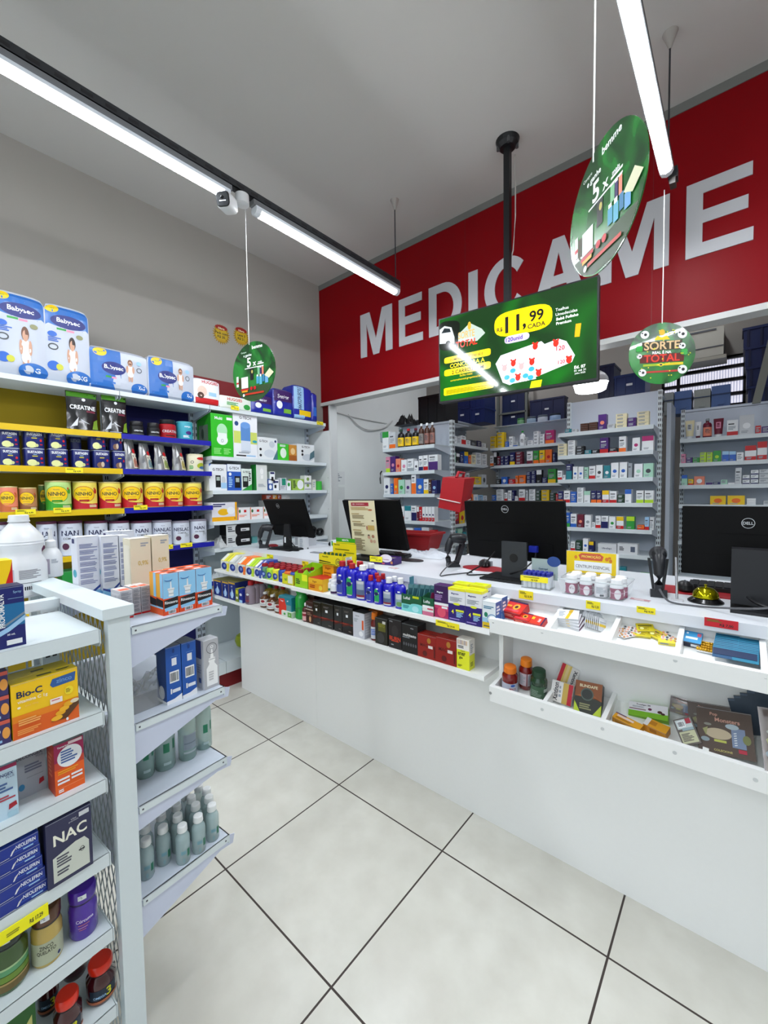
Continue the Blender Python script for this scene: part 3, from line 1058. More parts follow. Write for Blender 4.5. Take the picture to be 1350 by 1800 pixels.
def child(u, v, s, hair='#4a2c20', aspect=1.0):
    # printed photograph of a small child in a white shirt (plain shapes)
    a = aspect
    return [('e', u, v - .16 * s, .10 * s * a, .13 * s, '#e8ece8'), ('e', u - .09 * s * a, v - .13 * s, .035 * s * a, .09 * s, SKIN), ('e', u + .09 * s * a, v - .13 * s, .035 * s * a, .09 * s, SKIN),
            ('e', u, v + .035 * s, .075 * s * a, .085 * s, hair), ('e', u, v + .01 * s, .055 * s * a, .068 * s, SKIN),
            ('e', u - .04 * s * a, v - .34 * s, .030 * s * a, .10 * s, SKIN), ('e', u + .04 * s * a, v - .34 * s, .030 * s * a, .10 * s, SKIN), ('e', u, v - .26 * s, .09 * s * a, .06 * s, '#f0f2f2')]


def babysec_tall(size, hair):
    return [('r', 0.02, .70, .98, .97, PBLUE), ('e', .5, .70, .48, .06, PLAST), ('e', .5, .76, .48, .06, PBLUE), ('e', .16, .93, .15, .055, 'yellow'), ('t', 'Hiper', .17, .93, .022, 'green', .2),
            ('e', .52, .78, .40, .085, '#1c2a78'), ('t', 'Babysec', .52, .785, .075, 'white', .70), ('r', .25, .665, .46, .69, 'green'), ('r', .47, .66, .64, .685, 'pink'),
            ('e', .15, .60, .10, .035, 'blue'), ('l', .06, .50, .36, .56, 3, 'blue'), ('o', .16, .44, .11, .042, .006, 'dgrey'), ('e', .15, .20, .13, .06, 'blue'), ('e', .28, .19, .08, .04, '#c8c840'),
            ('e', .76, .62, .08, .03, '#8a8a60')] + child(.58, .48, 1.0, hair) + [('e', .72, .075, .30, .10, PBLUE), ('e', .62, .09, .10, .05, PLAST), ('t', size, .80, .09, .06, 'white', .22)]


def babysec_wide(size):
    return [('r', .02, .03, .52, .95, PBLUE), ('e', .5, .2, .12, .22, PLAST), ('e', .18, .86, .11, .10, 'yellow'), ('t', 'Hiper', .18, .86, .05, 'green', .15), ('e', .40, .52, .20, .15, '#1c2a78'), ('t', 'Babysec', .40, .525, .12, 'white', .34),
            ('r', .26, .29, .35, .33, 'green'), ('r', .36, .28, .44, .32, 'pink'), ('e', .84, .12, .15, .14, PBLUE), ('t', size, .88, .16, .09, 'white', .12), ('e', .84, .74, .05, .05, 'lightblue'), ('o', .84, .58, .05, .06, .004, 'dgrey')] + child(.68, .68, .95, '#7a5238', .62)


def put_plane(b_fn, kind, c, x0, x1, ytop, zb, dy=0.0):
    w, h, loc, rot = onplane(kind, c, x0, x1, ytop, zb)
    return w, h, loc, rot


def shelf_item(o, loc, rot):
    o.location = loc; o.rotation_euler = (0, 0, rot)
    return o


XP = -3.025
for (x0, x1, yt, D, base, lab) in [
    (-14, 75, 514, babysec_tall('G', '#6a4430'), PLAST, 'large tall blue and white diaper pack at the left edge of the top shelf'),
    (77, 153, 538, babysec_tall('XG', '#30201c'), PLAST, 'tall blue and white diaper pack marked XG with dark haired girl'),
    (154, 257, 614, babysec_wide('XXG'), PLAST, 'wide blue and white diaper pack marked XXG lying on its side'),
    (258, 339, 630, babysec_wide('XXG'), PLAST, 'wide diaper pack beside the white and red pack, child standing on it')]:
    w, h, loc, rot = onplane('x', XP, x0, x1, yt, 2.12)
    o = smooth_all(soft_pack(w * .97, .20 if h > .3 else .14, h, base, D, top=PBLUE if h > .3 else PLAST).build('diaper_pack', None, loc, rot))
    tag(o, lab, 'diaper pack', 'blue and white diaper packs on the top shelf')
w, h, loc, rot = onplane('x', XP, 340, 384, 666, 2.12)
o = smooth_all(soft_pack(w, .12, h, 'white', [('r', .05, .04, .95, .26, 'red'), ('t', 'HUGGIES', .62, .86, .12, 'red', .66), ('e', .3, .5, .18, .2, '#e8c8b8'), ('e', .24, .34, .12, .12, 'brown'), ('r', .55, .36, .85, .5, 'lightblue')]).build('diaper_pack', None, loc, rot))
tag(o, 'white and red diaper pack between blue packs and green wipes', 'diaper pack')
w, h, loc, rot = onplane('x', XP, 386, 440, 697, 2.12)
o = smooth_all(soft_pack(w, .10, h, '#dfe6dc', [('t', 'HUGGIES', .45, .72, .22, 'red', .55), ('l', .2, .25, .6, .5, 3, 'green'), ('e', .85, .3, .12, .2, 'green')]).build('wipes_pack', None, loc, rot))
tag(o, 'pale green baby wipes pack with red lettering on the top shelf', 'wipes pack')
PB2 = mat('#1c2c9a', .25, coat=.3)
for i, (x0, x1, yt, cc, tt) in enumerate([(441, 478, 694, '#3a1c5c', 'Senior'), (479, 513, 684, '#3a1c5c', 'Senior'), (514, 546, 678, '#5a94c8', 'MAXICONFORT'), (547, 556, 690, '#14206a', 'plus')]):
    w, h, loc, rot = onplane('x', XP, x0, x1, yt, 2.12)
    if i < 2:
        D = [('r', .05, .55, .95, .96, cc), ('t', tt, .5, .72, .14, 'white', .6), ('e', .3, .42, .14, .14, 'white'), ('r', .5, .15, .9, .3, '#7ab83a')]
    elif i == 2:
        D = [('r', .05, .3, .55, .96, 'lightblue'), ('t', tt, .32, .62, .2, 'navy', .62, True, 1), ('r', .3, .12, .95, .28, 'yellow'), ('r', .05, .04, .6, .14, 'lightblue')]
    else:
        D = [('r', .2, .2, .8, .5, 'blue')]
    o = smooth_all(soft_pack(w, .16, h, PB2, D).build('adult_diaper_pack', None, loc, rot))
    tag(o, ['blue adult diaper pack with purple top, half behind the round green sign', 'blue adult diaper pack with purple top and white swoosh', 'blue and light blue adult diaper pack with yellow price band', 'dark blue adult diaper pack at the right end of the top shelf'][i], 'diaper pack', 'adult diaper packs')


def price_tag(w, h, loc, rot, label, col='#f0e020', txt='R$ 4,99', tilt=0):
    b = MB().box(-w / 2, -.001, -h / 2, w / 2, 0, h / 2, mat(col, .6))
    f = lambda u, v, o: (-w / 2 + u * w, -.001 - o, -h / 2 + v * h)
    b.decals([('t', txt, .66, .32, .34, 'black', .5), ('l', .08, .55, .7, .85, 2, '#6a6a20')], f, w, h, off0=.0003)
    o = b.build('price_tag', None, loc, rot)
    if tilt:
        o.rotation_euler = (tilt, 0, rot)
    return tag(o, label, 'price tag', 'yellow price tags')


for (x0, x1, ym, lab) in [(406, 420, 717, 'yellow price tag on the shelf edge under the green wipes pack'), (557, 568, 744, 'small yellow price tag at the right end of the top wall shelf'),
                          (115, 146, 827, 'yellow price tag on the yellow shelf edge below the stacked blue tins'), (27, 63, 900, 'yellow price tag under the orange milk cans'),
                          (94, 125, 897, 'yellow price tag under the green milk can'), (235, 259, 892, 'yellow price tag on the navy shelf edge under yellow and red cans'),
                          (295, 304, 961, 'small yellow price tag under the white comfort cans'), (317, 338, 958, 'yellow price tag under the rightmost white and purple cans')]:
    a = atx(x0, ym, XS + .006); c = atx(x1, ym, XS + .006)
    price_tag((c - a).length, .030, (a + c) / 2, PI / 2, lab)


# ---- row 2: pouches and tubs
def pouch(w, h, d, base, F, taper=0.0, lean=0.0):
    """stand-up pouch: fat at the bottom, flat crimped seam at the top"""
    b = MB()
    nz, nx = 10, 8
    def P(u, v, s):
        k = (1 - v) ** .7 * (1 - (2 * u - 1) ** 2 * .8)
        return ((u - .5) * w * (1 - .04 * math.sin(v * 3) - taper * v) + lean * v * w, s * d / 2 * k + .003 * math.sin(u * 17 + v * 5) * math.sin(v * 21) + d / 2, v * h)
    for s in (-1, 1):
        vs = [P(i / nx, j / nz, s) for j in range(nz + 1) for i in range(nx + 1)]
        b.add(vs, [(j * (nx + 1) + i, j * (nx + 1) + i + 1, (j + 1) * (nx + 1) + i + 1, (j + 1) * (nx + 1) + i) for j in range(nz) for i in range(nx)], base)
    for u in (0, 1):
        vs = []
        for j in range(nz + 1):
            vs += [P(u, j / nz, -1), P(u, j / nz, 1)]
        b.add(vs, [(2 * j, 2 * j + 2, 2 * j + 3, 2 * j + 1) for j in range(nz)], base)
    f = bilin(lambda u, v: P(u, v, -1), nx, nz)
    b.decals(F, f, w, h, off0=.0012, step=.0002, grid=(8, 10))
    return b


FOIL = mat('#16171a', .22, metal=.2, coat=.5)
for i, (x0, x1, yt) in enumerate([(117, 172, 688), (180, 224, 694)]):
    w, h, loc, rot = onplane('x', XP, x0, x1, yt, 1.853)
    b = pouch(w, h, .07, FOIL, [('r', .02, .86, .98, .99, '#58a81e'), ('t', 'CREATINE', .52, .60, .11, 'white', .84), ('e', .55, .80, .06, .04, 'silver'), ('r', .62, .48, .92, .53, 'maroon'),
                                ('p', [(.1, .08), (.35, .34), (.3, .12)], 'silver'), ('p', [(.4, .3), (.7, .18), (.5, .22)], 'silver'), ('p', [(.78, .05), (.98, .05), (.98, .32), (.85, .26)], '#7a9a2a')])
    o = smooth_all(b.build('supplement_pouch', None, loc, rot))
    tag(o, ['black creatine pouch with green top band on the yellow shelf, left one', 'black creatine pouch with green top band next to the navy bay'][i], 'pouch', 'black creatine pouches')


def tub(r, h, base, D, lid, lid_h=.3, name='tub', lid_r=.86, power=None):
    t_body = MB().lathe([(r * .96, 0), (r, .004), (r, h * (1 - lid_h) - .006), (r * lid_r, h * (1 - lid_h))], base, seg=32, power=power)
    f, W, H = curved(r, h * (1 - lid_h) - .01, .003, power=power)
    t_body.decals(D, f, W, H, curved=True)
    t_lid = MB().lathe([(r * (lid_r + .03), h * (1 - lid_h)), (r * (lid_r + .05), h * (1 - lid_h) + .002), (r * (lid_r + .05), h - .003), (r * lid_r, h)], lid, seg=32, power=power)
    return t_body, t_lid


def place_tub(kind, c, x0, x1, yt, zb, base, D, lid, label, cat='tub', name='supplement_tub', group=None, lid_h=.3, lid_r=.86, power=None, body='body', lidn='lid', turn=0):
    w, h, loc, rot = onplane(kind, c, x0, x1, yt, zb)
    r = w / 2 * .975
    off = Vector((-r, 0, 0)) if kind == 'x' else Vector((0, r, 0))
    t = thing(name, label, cat, loc + off, rot + turn, group)
    bb, ll = tub(r, h, base, D, lid, lid_h, lid_r=lid_r, power=power)
    bb.build(body, t, smooth=True); ll.build(lidn, t, smooth=True)
    return t


place_tub('x', XP, 231, 256, 740, 1.853, 'black', [('t', 'CREATINE', .5, .5, .16, 'white', .6), ('r', .1, .05, .9, .2, 'dgrey')], 'black', 'black creatine tub with black lid, left one of two', group='black creatine tubs')
place_tub('x', XP, 262, 284, 743, 1.853, 'black', [('t', 'CREATINE', .5, .5, .16, 'white', .6), ('r', .1, .05, .9, .2, 'dgrey')], 'black', 'black creatine tub with black lid next to the red tub', group='black creatine tubs')
place_tub('x', XP, 285, 314, 737, 1.853, '#a8141e', [('t', 'CREATINE', .5, .5, .2, 'lgrey', .7), ('r', .3, .12, .7, .2, 'black')], 'black', 'red creatine tub with black lid on the navy shelf', lid_h=.24)
place_tub('x', XP, 316, 343, 741, 1.853, '#3aa0b4', [('t', 'corpo', .5, .8, .12, 'white', .4), ('e', .55, .42, .14, .12, 'purple'), ('l', .3, .1, .6, .25, 3, 'white')], '#5ab4c4', 'turquoise tub with purple print at the end of the navy shelf', lid_h=.08, lid_r=.97)

# ---- row 3: stacked square tins
TIN = mat('#1a2468', .3, coat=.4)
tin_D = [('t', 'SUSTAGEN', .5, .84, .15, 'white', .66), ('r', .36, .56, .62, .61, '#d8c820'), ('t', 'KIDS', .5, .69, .06, 'lightblue', .2), ('e', .36, .18, .22, .20, '#d9dc9a'), ('r', .18, .02, .55, .2, '#d9dc9a'), ('e', .60, .14, .08, .1, '#c9cc8a'), ('e', .78, .45, .05, .08, 'red'), ('r', .74, .16, .84, .22, 'red')]
tin_D2 = [('t', 'SUSTAGEN', .5, .84, .15, 'white', .66), ('r', .36, .58, .62, .63, '#d8c820'), ('e', .4, .16, .2, .18, '#7a5a48'), ('e', .52, .2, .1, .16, '#c8b49a'), ('e', .78, .45, .05, .08, 'red')]
k = 0
for rown, zb, yt, xs in (('lower layer', 1.628, 787, [(-2, 37), (41, 81), (84, 122), (126, 160), (163, 195), (198, 222)]), ('upper layer', None, 757, [(-2, 37), (41, 81), (85, 120), (159, 189), (194, 218)])):
    for i, (x0, x1) in enumerate(xs):
        w, h, loc, rot = onplane('x', XP, x0, x1, 787 + i * 1.2, 1.628)
        if zb is None:
            h2 = h
            loc = loc + Vector((0, 0, h + .001))
        rr_ = w / 2 * .93
        dd = tin_D if i < 4 else tin_D2
        t = thing('supplement_tin', 'square dark blue milk supplement tin, %s from left in the %s' % (ORD[i], rown), 'tin', loc + Vector((-rr_, 0, 0)), rot, 'dark blue milk supplement tins')
        bb = MB().lathe([(rr_ * .97, 0), (rr_, .003), (rr_, h - .006), (rr_ * .98, h - .003)], TIN, seg=40, power=5)
        f, W, H = curved(rr_, h - .01, .004, A=.95, power=5)
        bb.decals(dd, f, W, H, curved=True)
        bb.build('body', t, smooth=True)
        MB().lathe([(rr_ * .98, h - .003), (rr_ * 1.01, h - .0025), (rr_ * 1.01, h), (rr_ * .9, h)], mat('#c9d2e0', .3), seg=40, power=5).build('lid', t, smooth=True)
w, h, loc, rot = onplane('x', XP - .1, 123, 143, 760, 1.70)
t = thing('supplement_tin', 'dark tin standing further back behind the gap in the upper layer', 'tin', loc + Vector((-w / 2, 0, -.07)), rot)
bb, ll = tub(w / 2, h + .07, TIN, [('t', 'SUSTAGEN', .5, .84, .1, 'grey', .6)], TIN, .06, lid_r=.97, power=5)
bb.build('body', t, smooth=True); ll.build('lid', t, smooth=True)

SILV = mat('#9a9c9e', .25, metal=.7)
for i, (x0, x1, yt, c) in enumerate([(221, 250, 773, '#a86a58'), (247, 276, 779, '#6a8a90'), (274, 305, 781, '#8a9a50'), (306, 334, 782, '#a89a50')]):
    w, h, loc, rot = onplane('x', XP, x0, x1, yt, 1.628)
    b = pouch(w, h, .07, SILV, [('r', .45, .05, .98, .55, '#d8d2c0'), ('r', .5, .08, .95, .3, c), ('e', .72, .62, .16, .08, 'red'), ('e', .66, .3, .14, .1, c), ('p', [(.05, .2), (.25, .9), (.3, .3)], '#6a6c70'), ('p', [(.3, .95), (.42, .6), (.2, .5)], '#e0e2e4')], taper=.35, lean=-.16)
    o = smooth_all(b.build('foil_pouch', None, loc, rot + .35))
    tag(o, 'silver foil baby cereal pouch, %s from left on the navy shelf' % ORD[i], 'pouch', 'silver foil pouches')
place_tub('x', XP, 334, 362, 798, 1.628, '#e2dcc0', [('e', .66, .82, .22, .10, 'red'), ('e', .66, .34, .22, .2, '#a8b428'), ('e', .7, .22, .16, .1, '#3a6aa0'), ('o', .25, .58, .07, .1, .004, 'dgrey'), ('l', .12, .1, .4, .35, 3, 'green')], '#d8d2b4',
          'cream coloured baby food can with small red oval', cat='can', name='baby_food_can', lid_h=.05, lid_r=.97)

# ---- row 4: milk powder cans
def ninho(c1, c2, c3):
    return [('r', 0, 0, 1, .94, c1), ('p', [(.0, .62), (.16, .42), (.40, .24), (.70, .20), (1, .22), (1, .0), (0.0, .0)], c2), ('e', .47, .58, .31, .30, 'yellow'), ('o', .47, .58, .33, .32, .003, c2),
            ('t', 'NINHO', .47, .60, .15, '#1a2430', .48), ('t', 'Nestle', .47, .76, .05, 'navy', .18, False), ('r', .33, .44, .60, .455, c2), ('r', .34, .30, .62, .37, c3), ('e', .84, .70, .06, .10, c2), ('e', .80, .80, .03, .05, '#c84a30'), ('l', .62, .05, .9, .16, 3, 'cream')]


GOLD = mat('#d8c88a', .25, metal=.3)
specs = [(-1, 33, 855, 'salmon', '#c86a3a', '#e89a50', 'orange banded'), (34, 67, 857, '#b8805a', '#8a5a3a', '#c89a50', 'brown and orange'),
         (82, 129, 845, '#b8dc8a', '#3aa030', '#2a8a28', 'large green'), (131, 175, 846, '#ead860', '#b81c2c', '#a01424', ''), (178, 217, 847, '#ead860', '#b81c2c', '#a01424', ''),
         (218, 256, 847, '#ead860', '#b81c2c', '#a01424', ''), (258, 293, 847, '#ead860', '#b81c2c', '#a01424', ''), (294, 326, 848, '#ead860', '#b81c2c', '#a01424', ''), (328, 360, 848, '#ead860', '#b81c2c', '#a01424', '')]
j = 0
for i, (x0, x1, yt, a, c, e, nm) in enumerate(specs):
    if nm:
        lab = '%s milk powder can with yellow emblem on the yellow shelf' % nm
    else:
        lab = 'yellow and red milk powder can, %s from left of the six' % ORD[j]; j += 1
    place_tub('x', XP, x0, x1, yt, 1.375, a, ninho(a, c, e), GOLD, lab, cat='can', name='milk_powder_can', group='milk powder cans', lid_h=.045, lid_r=.98, turn=-.25)
place_tub('x', XP - .10, 68, 84, 852, 1.375, '#5a7a3a', ninho('#5a7a3a', '#2a6020', '#2a8a28'), GOLD, 'darker green milk powder can half hidden behind the large green one', cat='can', name='milk_powder_can', lid_h=.045, lid_r=.98)


# ---- row 5: infant formula cans
def nan(txt, sub, dark='#4a1838'):
    return [('r', 0, 0, 1, 1, '#c9cfdc'), ('r', 0, 0, 1, .10, dark), ('e', .5, .10, .5, .12, '#c9cfdc'), ('t', txt, .5, .72, .17, '#1a2048', .62), ('t', sub, .5, .54, .07, 'dgrey', .4), ('e', .32, .28, .16, .17, 'lgrey'), ('e', .36, .28, .10, .11, dark),
            ('l', .62, .3, .82, .5, 3, 'grey'), ('t', 'Nestle', .5, .90, .04, 'navy', .16, False)]


nans = [(-14, 15, 918, 'NAN', ''), (66, 103, 917, 'NAN', 'COMFOR'), (104, 149, 916, 'NAN', 'COMFOR'), (152, 194, 916, 'NAN', 'SUPREME'), (196, 232, 916, 'NAN', 'COMFOR'), (234, 272, 916, 'NAN', 'COMFOR'), (272, 307, 915, 'NANLAC', 'COMFOR'), (307, 338, 916, 'NESLAC', 'COMFOR'), (339, 368, 913, 'NAN', 'sem lactose')]
for i, (x0, x1, yt, a, s) in enumerate(nans):
    place_tub('x', XP, x0, x1, yt, 1.103, '#c9cfdc', nan(a, s) if s else nan(a, 'COMFOR'), '#54203c' if i < 6 else '#8a8494', 'white and purple infant formula can, %s from left on the shelf' % ORD[i], cat='can', name='formula_can',
              group='white and purple formula cans', lid_h=.07, lid_r=.98, turn=-.2)
w, h, loc, rot = onplane('x', XP, 109, 137, 1004, .802)
tag(carton(w, .12, h, '#1f8a3a', F=[('t', 'Soy', .4, .5, .3, 'white', .5), ('e', .8, .3, .1, .2, 'white')], top='#28a048', name='food_box', loc=loc, rot=rot), 'green box on the low yellow shelf behind the saline boxes', 'box')

# ---- products of the grey bay
def gbox(x0, x1, yt, zb, base, D, lab, depth=.1, side=None, top=None, Ls=(), name='product_box', cat='box', xp=XP, group=None):
    w, h, loc, rot = onplane('x', xp, x0, x1, yt, zb)
    o = carton(w, depth, h, base, F=D, L=Ls, side=side, top=top, name=name, loc=loc, rot=rot)
    return tag(o, lab, cat, group)


Z2, Z3, Z4, Z5 = 1.745, 1.486, 1.25, 1.045
gbox(370, 408, 728, Z2, '#2cb41e', [('t', 'Multi', .35, .90, .07, 'white', .4), ('r', .72, .88, .97, .94, 'white'), ('e', .5, .62, .24, .16, '#a8dcb0'), ('r', .30, .40, .72, .56, '#e4ece6'), ('e', .5, .40, .25, .12, '#e4ece6'), ('o', .5, .38, .06, .04, .004, 'grey'), ('l', .1, .05, .5, .2, 4, '#8ae07a'), ('l', .55, .05, .9, .2, 4, '#8ae07a')],
     'bright green air humidifier box on the grey bay, leftmost', .22, side='#1f8a18', Ls=[('r', .15, .3, .8, .75, '#5a6a5a'), ('e', .4, .55, .1, .12, '#2a3a2a')])
gbox(409, 451, 725, Z2, '#e6e8ec', [('t', 'G-TECH', .5, .88, .06, '#4a4a50', .5), ('e', .14, .74, .08, .05, '#2a4a80'), ('r', .02, .32, .98, .58, '#c8d468'), ('r', .3, .38, .70, .72, '#5a8ac8'), ('e', .5, .72, .20, .07, '#6a9ad8'), ('r', .3, .14, .7, .38, '#cfd8e4'), ('e', .5, .14, .2, .03, '#b8c0cc'),
                                    ('e', .88, .38, .1, .03, '#2aa0b0'), ('r', .1, .04, .5, .07, 'black'), ('r', .52, .04, .9, .07, 'lightblue'), ('l', .2, .09, .8, .13, 1, 'grey')],
     'tall white humidifier box with blue tank picture', .2)
gbox(452, 487, 769, Z2, '#dfe4e6', [('t', 'G-TECH', .3, .82, .10, '#4a4a50', .4), ('e', .72, .7, .14, .15, '#c4ccd4'), ('e', .6, .28, .28, .18, '#ccd4dc'), ('p', [(.75, .0), (1, .0), (1, .5)], '#4a7a80'), ('e', .15, .45, .06, .06, 'black'), ('e', .15, .18, .06, .06, 'black'), ('e', .9, .85, .05, .06, 'navy')],
     'white inhaler box with grey device picture', .12, side='#b8c0c4')
gbox(488, 507, 780, Z2, '#3cc02c', [('e', .5, .45, .28, .3, '#dfeee0'), ('l', .2, .8, .8, .93, 2, 'white')], 'small green bagged product between two white boxes', .05)
gbox(508, 521, 782, Z2, '#c88a38', [('r', .0, .0, 1, .35, '#a05a20'), ('e', .5, .6, .3, .2, '#e8c890')], 'small orange and brown box on the grey bay', .06)
gbox(522, 552, 781, Z2, '#dfe4e6', [('t', 'G-TECH', .5, .84, .12, '#4a4a50', .5), ('e', .3, .6, .06, .08, 'black'), ('e', .3, .4, .06, .08, 'black'), ('e', .62, .25, .34, .2, '#c0c8d0'), ('p', [(.7, .1), (1, .3), (1, .7), (.75, .5)], '#4a6a74')], 'white blood pressure monitor box near the end panel', .12)
gbox(367, 398, 816, Z3, '#e2e6ea', [('t', 'G-TECH', .5, .80, .10, '#30343c', .6), ('r', .35, .12, .64, .58, '#16181c'), ('r', .40, .38, .59, .52, '#aab8b0'), ('e', .8, .4, .12, .14, 'lgrey'), ('r', .65, .08, .98, .3, 'lightblue'), ('p', [(0, 1), (0, .9), (.12, 1)], 'blue')], 'white glucose meter box with black meter picture', .08)
gbox(399, 423, 816, Z3, '#2a5ab8', [('r', 0, .72, 1, 1, '#dfe6ee'), ('t', 'G-TECH', .5, .85, .10, '#30343c', .7), ('r', .52, .1, .95, .55, '#121418'), ('r', .60, .32, .86, .48, '#aab8b0'), ('e', .2, .62, .1, .06, 'white'), ('l', .08, .1, .42, .5, 5, 'lightblue')], 'blue glucose meter box with white top', .08)
gbox(424, 442, 824, Z3, '#d8e4dc', [('r', .12, .15, .65, .65, '#1a1e1c'), ('r', .2, .42, .56, .6, '#aab8b0'), ('p', [(.0, 0), (1, 0), (1, .3)], 'green'), ('t', 'G-TECH', .5, .85, .09, '#3a3f44', .7), ('l', .72, .4, .95, .8, 4, 'black')], 'white and green glucose meter box, third of three meters', .08)
gbox(450, 469, 817, Z3, '#d8dcd8', [('e', .5, .74, .22, .16, '#eef0ee'), ('r', .4, .45, .62, .72, '#eef0ee'), ('o', .5, .74, .2, .14, .002, 'grey'), ('l', .15, .12, .85, .25, 3, 'grey')], 'white thermometer box with green side', .08, side='#2a9a40', Ls=[('r', 0, 0, 1, 1, '#2a9a40')])
gbox(471, 479, 842, Z3, '#3a5aa0', [('r', .1, .6, .9, .9, 'white'), ('e', .5, .3, .3, .2, 'white')], 'tiny blue box in front of the black and white meter boxes', .05)
gbox(480, 490, 843, Z3, 'white', [('r', .2, .2, .55, .5, 'black'), ('r', .1, .7, .9, .85, 'navy')], 'small white box with black print beside the tiny blue box', .05)
gbox(474, 483, 829, Z3 + .06, 'white', [('r', .3, .2, .7, .55, 'black'), ('r', .1, .8, .9, .95, 'navy')], 'small white box resting on top of the tiny blue box', .05)
gbox(492, 503, 840, Z3, 'silver', [('r', .3, .4, .9, .95, '#1f8a70'), ('l', .1, .1, .9, .35, 2, 'grey')], 'small silver and green box on the third grey shelf', .06)
gbox(504, 511, 845, Z3, 'white', [('e', .5, .6, .3, .2, 'green')], 'tiny white box next to the silver and green box', .05)
gbox(514, 534, 842, Z3, '#9ac04a', [('e', .68, .5, .28, .42, 'white'), ('l', .05, .15, .35, .85, 5, 'darkgreen')], 'pale green bandage box with white oval', .06)
gbox(535, 547, 848, Z3, '#e0e4e0', [('r', .05, .05, .95, .2, 'grey'), ('e', .5, .6, .2, .2, '#7a9a4a')], 'small white gauze box, lower of two', .06)
gbox(535, 547, 836, Z3 + .053, '#e0e4e0', [('r', .05, .05, .95, .2, 'grey'), ('e', .5, .6, .2, .2, '#7a9a4a')], 'small white gauze box, upper of two', .06)
gbox(549, 555, 843, Z3, '#d0d4c8', [('l', .2, .2, .8, .8, 3, 'grey')], 'narrow grey white box near the green tape roll', .05)
w, h, loc, rot = onplane('x', XP, 557, 569, 846, Z3)
t = thing('tape_roll', 'small green roll of tape at the end of the third grey shelf', 'roll', loc + Vector((-w / 2, 0, 0)), rot)
MB().lathe([(w / 2, 0), (w / 2, h)], '#3ab43a', seg=20).build('tape', t, smooth=True); MB().lathe([(w * .2, h), (w * .2, h + .001)], 'darkgreen', seg=16).build('core', t)
gbox(372, 416, 883, Z4, '#dcdce4', [('r', 0, 0, 1, .22, '#e8a814'), ('e', .45, .48, .22, .18, '#e8b41c'), ('e', .75, .55, .16, .2, 'white'), ('l', .05, .72, .6, .92, 2, 'navy'), ('e', .93, .12, .04, .06, 'navy'), ('r', .92, .0, 1, 1, '#e8a814')], 'white and yellow latex glove box on the grey bay', .12)
for i, (a, c) in enumerate([(418, 439), (440, 462), (463, 477)]):
    gbox(a, c, 892 - i * .6, Z4, '#e6e6e6', [('e', .15, .7, .08, .14, '#2a6a30'), ('r', .5, .6, .7, .8, 'red'), ('l', .1, .2, .8, .4, 2, 'salmon'), ('r', 0, 0, .05, 1, 'orange')], 'low white box with red print, %s right of the glove box' % ORD[i], .08, group='white boxes with red print')
gbox(466, 512, 879, Z4, '#d2d4d2', [('l', .1, .2, .8, .7, 3, 'grey')], 'plain white box behind the leftmost monitor', .1, xp=XP - .05)
for i, (a, c, col) in enumerate([(467, 479, '#b84a30'), (479, 487, '#e8a030'), (488, 494, '#c03a2a'), (495, 509, '#dcdcdc')]):
    w, h, loc, rot = onplane('x', XP - .05, 466, 512, 879, Z4)
    gbox(a, c, 869.5, Z4 + h + .0005, col, [('l', .1, .2, .8, .8, 2, 'white')], ['reddish brown', 'orange', 'dark red', 'white'][i] + ' small box on top of the plain white box above the left monitor', .06, xp=XP - .05)
for i, n in enumerate(['lower', 'upper']):
    w, h, loc, rot = onplane('x', XP + .01, 398, 441, 940.5, Z5)
    o = carton(w, .1, h - .001, '#d2d5d6', F=[('r', .42, .0, 1, 1, '#0c0c0e'), ('e', .42, .5, .07, .42, '#0c0c0e'), ('l', .06, .3, .34, .8, 3, 'dgrey'), ('r', .58, .35, .94, .62, '#d8dadc'), ('r', .62, .42, .80, .5, 'dgrey')], L=[('r', 0, 0, 1, 1, '#0c0c0e')], name='product_box', loc=loc + Vector((0, 0, i * h)), rot=rot)
    tag(o, 'black and white box, %s of the two stacked left of the scanner' % n, 'box', 'black and white boxes')
# crumpled plastic bag lying on the shelf
def crumple(w, d, h, seed, m, name, loc, rot, label, cat='plastic bag', n=18, spike=.35):
    rnd = random.Random(seed)
    b = MB(); vs = []
    for j in range(n + 1):
        for i in range(n + 1):
            u, v = i / n, j / n
            e = max(0, 1 - (2 * u - 1) ** 4) * max(0, 1 - (2 * v - 1) ** 4)
            z = h * e * (.55 + spike * (rnd.random() - .3) + .3 * math.sin(u * 9 + seed) * math.cos(v * 7 + seed))
            vs.append(((u - .5) * w + rnd.uniform(-1, 1) * w * .012, (v - .5) * d + rnd.uniform(-1, 1) * d * .012, max(.001, z)))
    b.add(vs, [(j * (n + 1) + i, j * (n + 1) + i + 1, (j + 1) * (n + 1) + i + 1, (j + 1) * (n + 1) + i) for j in range(n) for i in range(n)], m)
    vs2 = [(x, y, 0.0) for x, y, z in vs]
    edge = [i for i in range(n + 1)]
    b.add([(-w / 2, -d / 2, 0), (w / 2, -d / 2, 0), (w / 2, d / 2, 0), (-w / 2, d / 2, 0)], [(0, 3, 2, 1)], m)
    o = b.build(name, None, loc, rot)
    return tag(o, label, cat)


